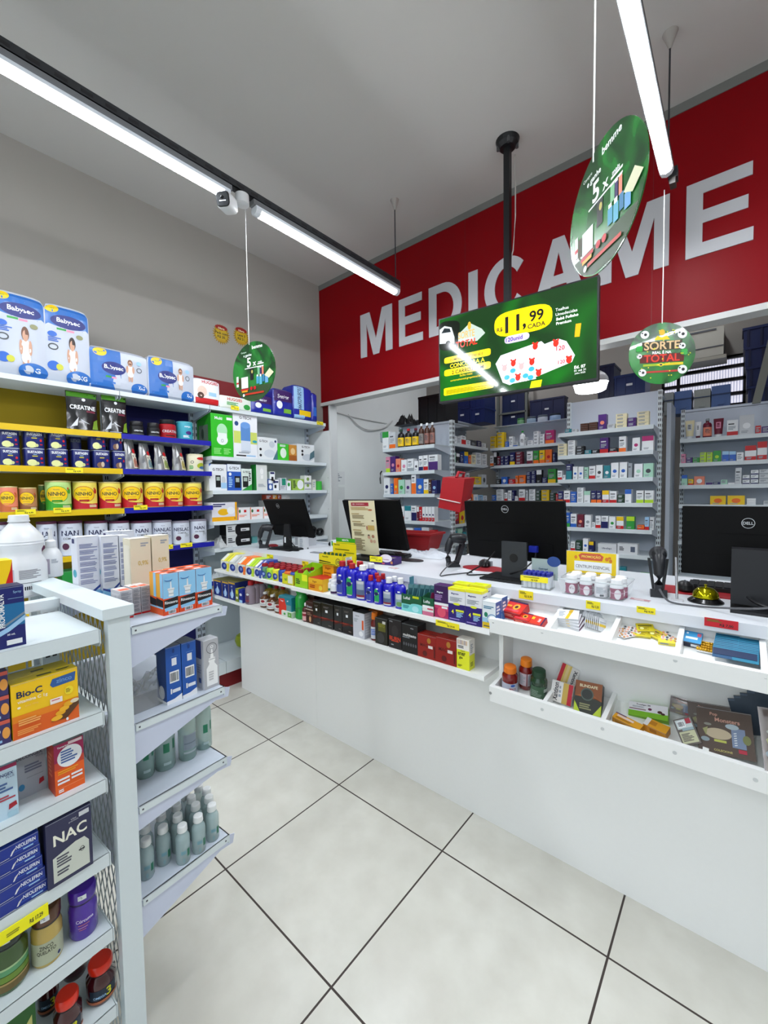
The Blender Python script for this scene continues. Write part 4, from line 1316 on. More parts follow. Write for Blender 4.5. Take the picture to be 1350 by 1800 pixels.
p = atx(388, 962, XP - .08)
crumple(.22, .16, .085, 3, mat('#c4c8c8', .3, alpha=.85), 'plastic_bag', (XP - .09, p.y, Z5), .2, 'crumpled clear plastic bag on the grey shelf left of the scanner')
p = atx(395, 1088, XS + .02)
crumple(.26, .36, .16, 8, mat('#b9bfc0', .3, alpha=.9), 'plastic_bag', (XS - .14, p.y + .02, .72), .1, 'pile of grey plastic bags on the low shelf beside the counter end')
p = atx(416, 1130, XS + .0)
o = MB().lathe([(.02, 0), (.055, .02), (.068, .06), (.055, .10), (.02, .12)], mat('#8a9a20', .35), seg=20).build('green_pouf', None, (XS - .05, p.y + .09, .21), 0, smooth=True)
tag(o, 'round yellow green bundle on the lowest shelf by the counter end', 'bundle')
# black coil (headset cable) on the shelf at right
p = atx(558, 930, XP)
b = MB()
for k in range(3):
    b.tube([(.045 * math.cos(a / 10 * 2 * PI), .012 * k, .05 + .045 * math.sin(a / 10 * 2 * PI)) for a in range(11)], .010, M_BLACK, 6)
tag(b.build('cable_coil', None, (XP - .05, p.y - .02, Z5), PI / 2), 'coiled black cable on the grey shelf right of the leftmost monitor', 'cable')
b = MB()
for k in range(2):
    b.tube([(.03 * math.cos(a / 10 * 2 * PI), .012 * k, .036 + .03 * math.sin(a / 10 * 2 * PI)) for a in range(11)], .011, M_BLACK, 6)
tag(b.build('cable_coil', None, (XP - .04, p.y + .07, Z5), PI / 2), 'smaller coiled black cable beside the end panel', 'cable')
gbox(443, 452, 943, Z5, '#5aa0a0', [], 'turquoise box behind the scanner on the grey shelf', .06, xp=XP - .06)

# ============================================================ FOREGROUND GONDOLA
GA = Vector((-1.06, .294, 0)); GR = math.radians(4)
gx = Vector((math.cos(GR), math.sin(GR), 0)); gy = Vector((-math.sin(GR), math.cos(GR), 0))


def gw(lx, ly, z):
    return GA + gx * lx + gy * ly + Vector((0, 0, z))


def gpl(px, py, lx):
    d = ray(px, py)
    t = ((GA + gx * lx - CAM).dot(gx)) / d.dot(gx)
    p = CAM + d * t
    return (p - GA).dot(gy), p.z


def gitem(x0, x1, yt, zb, lx):
    a, _ = gpl(x0, yt, lx); c, _ = gpl(x1, yt, lx); _, z = gpl((x0 + x1) / 2, yt, lx)
    return c - a, z - zb, gw(lx, (a + c) / 2, zb), PI / 2 + GR


g = thing('gondola', 'white metal gondola shelving in the left foreground', 'shelving', GA, GR)
M_G = mat('#d2dde0', .36, noise=.012, scale=90); M_GB = mat('#c5cde0', .4, noise=.012, scale=90)
Y0 = -1.05
# end frame: front post, rear post, cap
MB().box(-.022, 0, 0, 0, .045, 1.178, M_G).build('post', g)
MB().box(-.60, 0, 0, -.578, .045, 1.178, M_G).build('post', g)
MB().box(-.605, -.012, 1.178, .006, .052, 1.202, M_G).build('cap', g)
b = MB()
# expanded metal mesh between the posts
wire = mat('#aab4b8', .45, metal=.2)
st = .030
n = 60
for i in range(-n, n):
    for s in (1, -1):
        z0 = i * st * 2.5
        pts = []
        x = -.575
        za = z0; zb_ = z0 + s * (.55 * 2.6)
        # clip to z range .06..1.17
        t0, t1 = 0.0, 1.0
        dz = zb_ - za
        for lim, sign in ((.06, 1), (1.17, -1)):
            if dz != 0:
                tt = (lim - za) / dz
                if sign * dz > 0:
                    t0 = max(t0, tt)
                else:
                    t1 = min(t1, tt)
        if t0 < t1:
            b.tube([(-.575 + .55 * t0, .018 + .001 * s, za + dz * t0), (-.575 + .55 * t1, .018 + .001 * s, za + dz * t1)], .0013, wire, 4)
b.build('mesh_panel', g)
# spine
MB().box(-.305, Y0, 1.168, -.268, -.012, 1.190, M_G).build('top_rail', g)
for yy in (-.052, -1.02):
    b = MB()
    b.box(-.300, yy, 0, -.270, yy + .035, 1.168, M_G)
    for i in range(32):
        zz = .12 + i * .033
        b.box(-.270, yy + .006, zz, -.2695, yy + .015, zz + .016, 'black').box(-.270, yy + .020, zz, -.2695, yy + .029, zz + .016, 'black')
    b.build('upright', g)
b = MB()
for i in range(26):
    yy = Y0 + .02 + i * .038
    b.tube([(-.285, yy, .08), (-.285, yy, 1.165)], .0022, wire, 5)
for i in range(9):
    b.tube([(-.286, Y0, .15 + i * .125), (-.286, -.02, .15 + i * .125)], .0022, wire, 5)
b.build('wire_back', g)
MB().box(-.565, Y0, 0, -.005, -.03, .10, M_G).build('base_deck', g)
ZG = [1.160, .976, .822, .652, .474, .290]
for z in ZG:
    o = MB().box(-.262, Y0, z - .003, -.001, -.018, z, M_G).box(-.003, Y0, z - .029, 0, -.018, z, M_G).build('shelf', g)
    b = MB()
    b.prism([(-.265, z - .002), (-.002, z - .002), (-.002, z - .032), (-.010, z - .040), (-.265, z - .075)], lambda p, q, d: (p, d, q), -.0165, -.0140, M_G)
    b.build('shelf_bracket', o)
for z in (1.10, .90, .70, .50, .30):     # the far side of the same gondola
    MB().box(-.575, Y0, z - .022, -.31, -.018, z, M_G).build('shelf', g)
# end-cap shelves beyond the frame
ZE = [1.147, .915, .713, .484]
for i, z in enumerate(ZE):
    b = MB().box(-.565, .048, z - .003, -.004, .282, z, M_METALB)
    b.box(-.007, .050, z - .019, -.004, .280, z, M_G).box(-.565, .279, z - .024, -.004, .282, z, M_G)
    for yy in (.058, .270):
        b.lathe([(.0022, 0), (.0022, .0008)], 'dgrey', seg=8) if False else b.box(-.0042, yy - .002, z - .013, -.0036, yy + .002, z - .009, 'dgrey')
    o = b.build('end_shelf', g)
    for lx in (-.0095, -.562):
        b = MB()
        b.prism([(.046, z - .004), (.283, z - .004), (.300, z - .010), (.294, z - .034), (.255, z - .030), (.046, z - .098 if i != 2 else z - .060)], lambda p, q, d, lx=lx: (lx + d, p, q), 0, .0022, M_GB)
        b.build('shelf_bracket', o)


def gbox2(x0, x1, yt, zb, lx, d, base, F, lab, L=(), T=(), R=(), name='medicine_box', top=None, side=None, dz=0, group=None, cat='medicine box', hh=None):
    w, h, loc, rot = gitem(x0, x1, yt, zb, lx)
    if hh:
        h = hh
    o = carton(w, d, h, base, F=F, L=L, T=T, R=R, top=top, side=side, name=name, loc=loc + Vector((0, 0, dz)), rot=rot)
    return tag(o, lab, cat, group), w, h, loc, rot


# top shelf
gbox2(-18, 41, 1032, ZG[0], -.02, .045, '#1c2468', [('r', .0, .35, 1, .72, '#1f6a9c'), ('p', [(0, .25), (.5, .35), (1, .5), (1, .42), (.5, .27), (0, .17)], 'lightblue'), ('p', [(0, .34), (.4, .40), (1, .56), (1, .52), (.4, .36), (0, .30)], '#7a8a98'),
       ('t', 'PROPOMALVA', .30, .62, .17, 'white', .55, True, 1), ('t', 'Spray', .80, .90, .05, 'lightblue', .26, False), ('r', .50, .80, .96, .805, 'lightblue'), ('t', '30 mL', .55, .22, .03, 'white', .25), ('r', .40, .05, .88, .13, 'white')],
      'dark blue spray box with white vertical lettering at the left edge', top='#15194a')
gbox2(-20, 21, 986, ZG[0], -.20, .05, '#c4181c', [('p', [(0, .75), (.55, .55), (.9, .85), (1, 1), (0, 1)], 'yellow'), ('t', 'normel', .6, .48, .09, 'white', .7), ('r', .05, .36, .95, .375, 'salmon'), ('r', .05, .22, .8, .235, 'salmon')], 'red and yellow box behind the dark blue spray box', top='#f0e02a')
# second shelf
bioF = [('r', 0, 0, 1, .34, '#e0621c'), ('r', 0, .30, 1, .42, '#e88418'), ('t', 'Bio-C', .26, .79, .12, '#1c2c54', .40), ('p', [(.56, .80), (.60, .90), (.97, .93), (.95, .76), (.60, .74)], '#2f5a9a'), ('t', 'zinco', .78, .84, .08, '#6a94cc', .3), ('t', 'vitamina C 1g', .30, .655, .075, '#f4ead0', .50),
        ('t', 'zinco 10mg', .28, .56, .04, '#f0c060', .34), ('e', .10, .56, .025, .02, '#f4ead0'), ('e', .85, .60, .07, .08, '#f4dc30'), ('l', .80, .56, .90, .64, 3, '#8a7a20'), ('r', .55, .43, .74, .53, '#f0e4dc'), ('r', .57, .49, .70, .505, 'red'),
        ('p', [(.55, .10), (.8, .08), (1, .28), (1, .36), (.88, .32), (.7, .18)], '#5a3a20'), ('e', .64, .14, .09, .045, '#f0b428'), ('e', .70, .22, .08, .045, '#e8a820'), ('e', .76, .28, .08, .045, '#f0b428'), ('e', .83, .35, .08, .05, '#e8a820'), ('e', .93, .37, .07, .04, '#e0d4b8'),
        ('l', .08, .22, .5, .34, 3, '#f0b060'), ('l', .06, .06, .4, .16, 3, '#f0a050'), ('e', .80, .06, .02, .03, 'white')]
o, w, h, loc, rot = gbox2(17, 136, 1189, ZG[1], -.018, .032, '#f2c414', bioF, 'yellow and orange vitamin C box, front one of two', top='#f0d010', T=[('r', .40, .3, .62, .55, '#5a5410'), ('l', .70, .3, .95, .6, 2, '#5a5410')])
o = carton(w * .97, .04, h * .99, '#d8b418', T=[('r', .42, .3, .62, .5, '#4a4410')], top='#d4b810', name='medicine_box', loc=loc - gx * .036 - gy * .003, rot=rot)
tag(o, 'yellow vitamin C box standing behind the front one', 'medicine box')
for i in range(3):
    w, h, loc, rot = gitem(-28, 13, 1183, ZG[1], -.02)
    h3 = h / 3
    o = carton(w, .05, h3 - .001, '#3a3264', F=[('e', .8, .45, .18, .24, '#e8a04a'), ('r', 0, .84, 1, 1, '#c85a4a'), ('t', 'zinco', .3, .6, .2, 'white', .5), ('r', .05, .1, .6, .2, 'lightblue')], side='#2a2250', name='medicine_box', loc=loc + Vector((0, 0, h3 * i)), rot=rot)
    tag(o, 'dark purple box with orange tablet, %s of the stack of three' % ['bottom', 'middle', 'top'][i], 'medicine box', 'stack of dark purple boxes')
# third shelf
mg = '#9c1c50'
gbox2(93, 146, 1302, ZG[2], -.025, .045, '#e8601a', [('r', 0, .62, 1, 1, mg), ('r', 0, .50, 1, .64, '#c0402c'), ('e', .52, .70, .42, .21, 'white'), ('l', .22, .58, .80, .84, 5, '#4a6aa8'), ('t', 'Tamarine', .3, .93, .035, 'white', .4), ('r', .48, .93, .95, .985, '#e0c8cc'), ('l', .1, .38, .9, .46, 2, '#f0a020'),
       ('r', .08, .27, .48, .31, 'white'), ('r', .08, .20, .48, .24, 'white'), ('r', .54, .29, .92, .33, 'white'), ('r', .54, .22, .92, .26, 'white'), ('r', .08, .12, .95, .125, '#f4b080'), ('l', .1, .03, .3, .1, 2, 'white')], 'orange and magenta medicine box with white oval sticker', side='#c8381c', top='#a8b0b0',
      L=[('r', .0, .0, 1, .95, '#c23a1c'), ('l', .2, .3, .8, .8, 6, '#e07a50')])
gbox2(24, 79, 1316, ZG[2], -.075, .03, '#a9b2bc', [('t', 'DECONGEX', .48, .86, .07, '#4a5064', .86), ('t', 'PLUS', .8, .79, .04, '#6a7084', .25, False), ('e', .18, .24, .10, .07, '#3a8aba'), ('p', [(.74, .16), (.92, .20), (.9, .3), (.76, .28)], '#a82030'), ('l', .3, .5, .9, .68, 3, '#6a7288'), ('r', .35, .40, .9, .405, 'dgrey')], 'light grey decongestant box standing further back beside the orange one', top='#6a2434')
gbox2(-22, 29, 1348, ZG[2], -.03, .04, '#c2dcec', [('r', 0, .93, 1, 1, mg), ('t', 'DECONGEX', .40, .83, .06, '#3a4678', .95), ('t', 'PLUS', .75, .77, .04, '#4a5688', .3, False), ('l', .1, .5, .95, .68, 3, '#4a6aa0'), ('l', .1, .34, .95, .44, 2, '#b04050'), ('p', [(.64, .16), (.95, .20), (.92, .28), (.66, .26)], '#a82030'), ('r', .6, .02, .95, .12, '#a8ccdc')], 'pale blue decongestant box at the left edge of the third shelf')
# fourth shelf
o, w, h, loc, rot = gbox2(78, 160, 1432, ZG[3] + .001, .0035, .055, '#2e3050', [('t', 'NAC', .52, .70, .17, '#e8e8d8', .74), ('t', 'vito', .60, .90, .03, 'silver', .2, False), ('t', 'premium', .60, .865, .03, 'silver', .34, False), ('r', .72, .88, .95, .95, 'lgrey'),
       ('p', [(.12, .06), (.92, .06), (.92, .44), (.82, .53), (.62, .53), (.12, .44)], '#c9cfc4'), ('l', .2, .26, .6, .43, 4, '#4a4c5a'), ('l', .2, .13, .5, .22, 2, '#4a4c5a'), ('o', .76, .36, .05, .04, .001, '#20222c'), ('r', .68, .345, .82, .365, '#20222c')], 'dark navy box lettered NAC on the fourth shelf', top='#1c1e38', side='#24264a',
      T=[('t', 'NAC', .55, .5, .4, 'grey', .4)])
for i in range(5):
    x1 = [80, 75, 71, 68, 66][i]
    w, h, loc, rot = gitem(-26, x1, 1447, ZG[3], -.004)
    wz, hz, _, _ = gitem(-26, 76, 1447, ZG[3], -.004)
    hb = .1325 / 5
    o = carton(w, .06, hb - .0008, '#17308c', F=[('t', 'NEOLEFRIN', .74, .58, .30, '#dfe6f4', .40), ('p', [(.42, .15), (.46, .45), (.55, .65), (.48, .5), (.45, .15)], 'white'), ('r', .5, .25, .98, .34, '#2f50b0'), ('l', .68, .1, .95, .25, 1, 'lightblue'), ('r', .0, .05, .4, .09, 'silver')],
               side='#122470', top='#1a3aa0', name='medicine_box', loc=loc + Vector((0, 0, hb * i)), rot=rot)
    tag(o, 'blue flat medicine box lettered NEOLEFRIN, %s of the stack of five' % ['bottom', 'second from bottom', 'middle', 'second from top', 'top'][i], 'medicine box', 'stack of blue boxes')
a = gpl(0, 1598, .002); c = gpl(84, 1550, .002)
zt = .618
aL = gpl(-12, 1600, .004)[0]; cL = gpl(84, 1575, .004)[0]
b = MB().box(-(cL - aL) / 2, -.0015, -.013, (cL - aL) / 2, 0, .013, mat('#f4ee08', .5))
f = lambda u, v, o: ((u - .5) * (cL - aL), -.0015 - o, (v - .5) * .026)
b.decals([('t', 'R$ 17,29', .76, .42, .38, 'black', .26), ('l', .2, .3, .5, .6, 2, '#8a8a10')], f, cL - aL, .026)
o = b.build('price_tag', None, gw(.002, (aL + cL) / 2, zt), PI / 2 + GR)
tag(o, 'bright yellow price strip under the stack of blue boxes', 'price tag')


# fifth shelf jars
def jar(x0, x1, yt, zb, lx, glass, lid, D, label, lid_frac=.28, sx=1.0, name='vitamin_jar', group=None, shoulder=.9, band='black', inner=None, cat='jar'):
    w, h, loc, rot = gitem(x0, x1, yt, zb, lx)
    r = w / 2 * .93
    c = loc - gx * r
    t = thing(name, label, cat, c, rot - .30, group)
    hb = h * (1 - lid_frac)
    b = MB().lathe([(r * .90, 0), (r, .006), (r, hb - .012), (r * shoulder, hb - .003), (r * shoulder, hb)], glass, seg=36)
    f, W, H = curved(r, hb - .022, .008)
    b.decals(D, f, W, H, curved=True)
    b.build('body', t, smooth=True)
    l = MB().lathe([(r * shoulder, hb, band), (r * shoulder + .001, hb + .004, band), (r * (shoulder + .05), hb + .006, lid), (r * (shoulder + .07), hb + .010, lid), (r * (shoulder + .07), h - .004, lid), (r * (shoulder - .02), h, lid)], lid, seg=36)
    f, W, H = curved(r * (shoulder + .07), h - hb - .012, hb + .010)
    if inner != 'nosticker':
        l.decals([('r', .40, .2, .60, .75, 'white'), ('l', .42, .3, .56, .65, 2, 'grey')], f, W, H, curved=True)
    l.build('lid', t, smooth=True)
    return t


PURP = mat('#45189c', .22, coat=.5)
jar(123, 179, 1566, ZG[4], -.022, PURP, PURP, [('t', 'Cúrcuma', .54, .66, .13, '#d8c8ec', .42), ('r', .38, .48, .64, .505, '#c86a5a'), ('r', .38, .38, .60, .40, '#e09aa0'), ('r', .40, .30, .56, .32, '#c86a5a')], 'purple jar of turmeric capsules with purple lid', band='#1c0a40')
jar(55, 117, 1602, ZG[4], -.022, mat('#b9a050', .2, coat=.5), mat('#5a3414', .25, coat=.4), [('r', 0, .0, 1, .74, '#aeb498'), ('t', 'ZINCO', .5, .58, .14, '#3a3c30', .30), ('t', 'QUELATO', .5, .41, .14, '#3a3c30', .42), ('e', .78, .12, .04, .06, 'navy')], 'gold and pale green zinc jar with brown lid')
jar(-26, 58, 1640, ZG[4], -.025, mat('#3a5a28', .15, coat=.6), mat('#10241c', .25, coat=.4), [('r', 0, .50, 1, .70, '#5a9a6a'), ('r', 0, .66, 1, .72, '#a8c890'), ('r', 0, .3, 1, .48, '#6a8a30'), ('r', 0, .02, 1, .28, '#6a5a30'), ('r', 0, .22, 1, .27, '#a89058')], 'green and brown glass jar with dark green lid at the left edge', shoulder=.86)
RL = mat('#d8280c', .3, coat=.4); MR = mat('#3c0a12', .12, coat=.8)
om = [('r', .2, .2, .86, .75, '#16283a'), ('t', 'OMEGA', .45, .36, .13, 'lightblue', .34), ('t', '3', .66, .46, .44, '#d8d81c', .16), ('r', .0, .02, 1, .16, '#a8603c')]
jar(156, 213, 1700, ZG[5], -.022, MR, RL, om, 'dark red omega 3 jar with orange red lid next to the post', lid_frac=.26, shoulder=.76, inner='nosticker', group='omega 3 jars')
jar(96, 152, 1760, ZG[5] - .01, -.015, MR, RL, om, 'dark red omega 3 jar with orange red lid at the bottom edge', lid_frac=.26, shoulder=.76, inner='nosticker', group='omega 3 jars')
jar(112, 160, 1680, ZG[5], -.13, MR, MR, [('r', .2, .2, .8, .6, '#3a1c24')], 'dark red jar with dark lid behind the two omega 3 jars', lid_frac=.24, inner='nosticker')
jar(66, 108, 1718, ZG[5], -.10, MR, mat('#a82410', .3), om, 'dark red jar with dull red lid half under the shelf', lid_frac=.26, shoulder=.76, inner='nosticker')
gbox2(-10, 62, 1768, ZG[5], -.03, .06, '#1f5c1c', [('p', [(.2, .1), (.9, .5), (.9, .7), (.3, .4)], '#c8c878'), ('r', 0, .85, 1, 1, '#2a7a24')], 'green supplement box at the lower left corner', cat='box')
# blue items glimpsed through the wire back on the far side
for i, (ly, c, ln) in enumerate([(-.16, '#1f3f78', 'nearest the post'), (-.24, '#1c3560', 'second'), (-.33, '#27508a', 'third'), (-.42, '#1c2f5a', 'fourth')]):
    o = carton(.065, .05, .12, c, F=[('r', .1, .5, .9, .7, 'lightblue')], name='medicine_box', loc=gw(-.36, ly, .90), rot=PI / 2 + GR)
    tag(o, 'blue box on the far side of the gondola, seen through the wires, %s' % ln, 'medicine box', 'boxes on the far side of the gondola')

# ---- end shelves
RIN = [('r', 0, .40, 1, 1, '#8cc4e8'), ('r', 0, 0, 1, .40, '#e04a1c'), ('p', [(.05, .36), (.95, .42), (.95, .20), (.05, .16)], '#1c1c20'), ('t', 'Rinosoro', .5, .30, .07, 'white', .82), ('p', [(.06, .17), (.94, .22), (.90, .13), (.1, .09)], '#8cc4e8'), ('b', .30, .02, .78, .11),
       ('p', [(.34, .44), (.66, .44), (.66, .56), (.72, .60), (.72, .64), (.55, .64), (.53, .80), (.47, .80), (.45, .64), (.28, .64), (.28, .60), (.34, .56)], '#e4e8ea'), ('r', .34, .50, .66, .515, '#8a949a'), ('r', .28, .595, .72, .605, '#9aa4aa'), ('e', .35, .85, .25, .04, '#3a6ab0'), ('e', .35, .865, .24, .035, '#8cc4e8')]
RINL = [('r', 0, .42, .6, 1, '#e8a834'), ('r', .6, .40, 1, 1, '#8cc4e8'), ('r', 0, 0, 1, .42, '#e0561c'), ('p', [(.0, .40), (1, .36), (1, .16), (0, .22)], '#1c1c20'), ('r', .0, .16, 1, .20, '#8cc4e8')]
for j in range(2):
    for i, (x0, x1) in enumerate([(284, 312), (312.5, 342.5), (343, 371)]):
        w, h, loc, rot = gitem(x0, x1, 985, ZE[0], -.028)
        o = carton(w - .0006, w * .85, .106, '#e0561c', F=RIN, L=RINL, T=[('r', 0, .5, 1, .9, '#e85a2a'), ('r', 0, .1, .4, .4, 'white'), ('r', .5, .1, .9, .4, '#3a3a3c')], top='#e4623a', name='medicine_box', loc=loc - gx * (j * (w * .85 + .001)), rot=rot)
        tag(o, 'blue and orange nasal spray box, %s row, %s' % (['front', 'back'][j], ['nearest the gondola post', 'middle', 'farthest from the post'][i]), 'medicine box', 'blue and orange nasal spray boxes')
SAL = [('r', 0, 0, 1, .18, '#7ab4dc'), ('p', [(0, .20), (.5, .15), (1, .26), (1, .22), (.5, .11), (0, .17)], '#1c3a8a')] + [('l', .1, .28 + i * .09, .92, .35 + i * .09, 3, '#8a92b4') for i in range(7)]


SALL = [('e', .5, .45, .3, .06, '#3a9ab0'), ('r', .2, .9, .6, .97, 'navy'), ('r', 0, 0, 1, .16, '#5a9ccc')]
for i, (x0, x1, yt, lx, ln) in enumerate([(134, 173, 943, -.345, 'leftmost'), (177, 207, 942, -.330, 'middle'), (209, 226, 941, -.330, 'rightmost'), (190, 212, 934, -.40, 'behind the middle one'), (213, 236, 933, -.40, 'behind the rightmost one')]):
    w, h, loc, rot = gitem(x0, x1, yt, ZE[0], lx)
    w = min(w, .054)
    o = carton(w, .045, h, '#d4d8e2', F=SAL, L=SALL, R=SALL, top='#e2e6ee', name='medicine_box', loc=loc, rot=rot)
    tag(o, 'tall white saline box with blue foot behind the cap, %s' % ln, 'medicine box', 'tall white saline boxes')
for i, (x0, x1, yt, lx, ln) in enumerate([(228, 264, 946, -.20, 'left'), (266, 296, 941, -.20, 'right')]):
    w, h, loc, rot = gitem(x0, x1, yt, ZE[0], lx)
    o = carton(w, .045, h, '#ddd6bc', F=[('t', '0,9%', .6, .62, .08, '#c8b468', .5), ('l', .5, .86, .9, .93, 2, 'grey')], L=[('r', .1, .2, .9, .9, '#e4dfcc')], top='#e6e4dc', name='medicine_box', loc=loc, rot=rot)
    tag(o, 'cream coloured 0,9%% saline box behind the orange boxes, %s' % ln, 'medicine box', 'cream saline boxes')
GT = [('l', .08, .12 + i * .14, .94, .23 + i * .14, 4, '#8a8e96') for i in range(6)] + [('r', 0, 0, 1, .06, 'red')]
for i, (x0, x1, ln) in enumerate([(209, 231, 'nearest the post'), (232, 245, 'middle'), (246, 262, 'beside the blue and orange boxes')]):
    lx = -.085 if i == 0 else -.10
    w, h, loc, rot = gitem(x0, x1, 998, ZE[0], lx)
    o = carton(w, .055, .070, '#b4b4ba', F=GT, L=[('r', 0, .15, 1, .3, '#2a2a2e'), ('r', 0, .3, 1, .36, '#c88a80'), ('p', [(.1, .9), (.3, .5), (.5, .85), (.7, .5), (.9, .9)], '#c4c4ca')], T=[('r', .1, .1, .9, .5, '#e8603c')], top='#d8d0cc', name='medicine_box', loc=loc, rot=rot)
    tag(o, 'small grey printed medicine box with red foot, %s' % ln, 'medicine box', 'small grey boxes')

for i, (x0, x1, ln) in enumerate([(290, 317, 'left'), (318, 343.5, 'right')]):
    w, h, loc, rot = gitem(x0, x1, 1136 - i * 8, ZE[1], -.030)
    o = carton(w, .05, h, '#1f55a8', F=[('p', [(0, 0), (1, 0), (1, .12), (.5, .07), (0, .06)], 'white'), ('r', .38, .66, .70, .79, '#dde2ea'), ('b', .22, .36, .84, .56), ('r', .25, .17, .34, .26, 'white'), ('r', .38, .18, .9, .24, '#dde2ea'), ('r', .3, .82, .8, .825, '#7aa0d8'), ('e', .5, .92, .08, .04, '#163c80')],
               L=[('e', .5, .18, .3, .12, 'silver'), ('r', 0, 0, 1, .05, 'white')], side='#1a3f80', top='#6a7684', name='medicine_box', loc=loc, rot=rot)
    tag(o, 'blue medicine box with white bar code on the second end shelf, %s one' % ln, 'medicine box', 'blue bar coded boxes')
w, h, loc, rot = gitem(357, 383, 1124, ZE[1], -.026)
noz = [('r', .0, .0, 1, 1, '#b0b2b6'), ('p', [(.16, .06), (.90, .06), (.90, .42), (.72, .50), (.70, .56), (.36, .56), (.34, .50), (.16, .42)], '#eef0f0'), ('r', .32, .60, .76, .62, '#eef0f0'), ('r', .30, .545, .76, .585, '#eef0f0'), ('p', [(.42, .62), (.66, .62), (.58, .80), (.50, .80)], '#eef0f0'), ('o', .54, .82, .36, .11, .0012, '#3a3c40'), ('o', .54, .85, .10, .03, .0018, '#eef0f0'), ('l', .3, .15, .75, .35, 4, '#c0c2c4')]
o = carton(w, .040, h, '#dcdee2', F=noz, L=[('r', .3, .12, .6, .22, '#3a5aa8'), ('r', .0, .62, .7, .99, '#2a3f94'), ('l', .15, .3, .8, .5, 4, '#b0b8c8')], top='#c9ccd2', name='medicine_box', loc=loc, rot=rot)
tag(o, 'white and grey box with drawing of a dropper bottle', 'medicine box')
crumple(.10, .14, .085, 21, M_BAG, 'plastic_bag', gw(-.10, .115, ZE[1]), GR, 'crumpled clear plastic bag beside the blue bar coded boxes')

LIQ = mat('#9fc0ba', .15, alpha=.60, coat=.3)
LIQ2 = mat('#b4cbcc', .15, alpha=.60, coat=.3)


def bottle(r, h, m, cap, D=(), capr=.42, caph=.16, neck=.80, name='bottle', z=0, seg=28, sx=1, sy=1, cap_m=None):
    b = MB().lathe([(r * .9, 0), (r, .004), (r, h * (neck - .16)), (r * .93, h * (neck - .09)), (r * .72, h * (neck - .03)), (r * capr * .9, h * neck), (r * capr * .9, h * (1 - caph))], m, seg=seg, sx=sx, sy=sy)
    if D:
        rr_ = r
        f0, W, H = curved(r, h * (neck - .18), h * .01)
        f = (lambda u, v, o: (f0(u, v, o)[0] * sx, f0(u, v, o)[1] * sy, f0(u, v, o)[2]))
        b.decals(D, f, W, H, curved=True)
    c = MB().lathe([(r * capr, h * (1 - caph)), (r * capr * 1.04, h * (1 - caph) + .001), (r * capr * .96, h - .002), (r * capr * .8, h)], cap, seg=20)
    return b, c


for i, (px, py, r, ln) in enumerate([(256, 1362, .022, 'nearest the post'), (291, 1347, .0255, 'second from the post'), (330, 1330, .0235, 'third, without green mark in front'), (359, 1312, .0215, 'farthest from the post')]):
    p = atz(px, py, ZE[2])
    t = thing('gel_bottle', 'large clear green-tinted bottle on the third end shelf, %s' % ln, 'bottle', (p.x, p.y, ZE[2]), PI / 2 + GR, 'large clear bottles')
    D = [('r', .3, .48, .5, .72, '#1f7a5a'), ('r', .62, .52, .72, .78, '#1a6a50'), ('r', .3, .15, .55, .22, '#a8c0c0')] if i != 2 else [('r', .2, .3, .75, .72, '#8a98a4'), ('r', .22, .46, .7, .49, '#6a7884'), ('r', .2, .2, .75, .25, '#a8b8bc')]
    bb, cc = bottle(r, .155, LIQ, 'white', D, capr=.5, neck=.84)
    bb.build('body', t, smooth=True); cc.build('cap', t, smooth=True)
caps = [(372, 1414), (348, 1433), (320, 1450), (286, 1452), (256, 1474), (367, 1400), (363, 1386), (343.5, 1413), (336, 1400), (312, 1432), (310, 1414), (349, 1380), (326, 1394), (283, 1430), (255, 1452), (300, 1405)]
caps = caps[:5] + sorted(caps[5:], reverse=True)
proto = None
for i, (px, py) in enumerate(caps):
    p = atz(px, py, ZE[3] + .098)
    lab = ('small white-capped clear bottle, front row of lowest end shelf, %s from right' % ORD[i]) if i < 5 else ('small white-capped clear bottle behind the front row, lowest end shelf, %s from right' % ORD[i - 5])
    if proto is None:
        proto = thing('small_bottle', lab, 'bottle', (p.x, p.y, ZE[3]), PI / 2 + GR, 'small white capped bottles')
        bb, cc = bottle(.0175, .100, LIQ2, '#e6eaea', [('r', .55, .3, .70, .62, '#1a6a50'), ('r', .25, .45, .5, .6, '#6a94a0'), ('e', .38, .2, .06, .1, '#7a9aa0')], capr=.70, caph=.17, neck=.80)
        bb.build('body', proto, smooth=True); cc.build('cap', proto, smooth=True)
    else:
        copy_tree(proto, (p.x, p.y, ZE[3]), PI / 2 + GR, lab)

# ---- on top: white alcohol jug and spray bottle
p = atz(40, 1046, ZG[0])
dist = (p - CAM).dot(FWD)
rj = 36 * dist / FPX
tz = (lambda px, py, q: CAM.z + (ray(px, py).z / Vector((ray(px, py).x, ray(px, py).y)).length) * Vector((q.x, q.y)).length)
hj = tz(37, 905, p) - ZG[0]
WP = mat('#dfe2e4', .3, coat=.3)
t = thing('alcohol_bottle', 'large white plastic alcohol bottle standing at the left behind the top rail', 'bottle', (p.x, p.y, ZG[0]), PI / 2 - .35)
b = MB().lathe([(rj * .92, 0), (rj, .006), (rj, hj * .30), (rj, hj * .38), (rj * .93, hj * .44), (rj * .80, hj * .50), (rj * .80, hj * .56), (rj * .90, hj * .615), (rj * .90, hj * .64), (rj * .94, hj * .645), (rj * .90, hj * .665), (rj * .94, hj * .68), (rj * .90, hj * .70), (rj * .88, hj * .73),
               (rj * .60, hj * .83), (rj * .36, hj * .91), (rj * .34, hj * .93)], WP, seg=40)
f, W, H = curved(rj, hj * .32, .012)
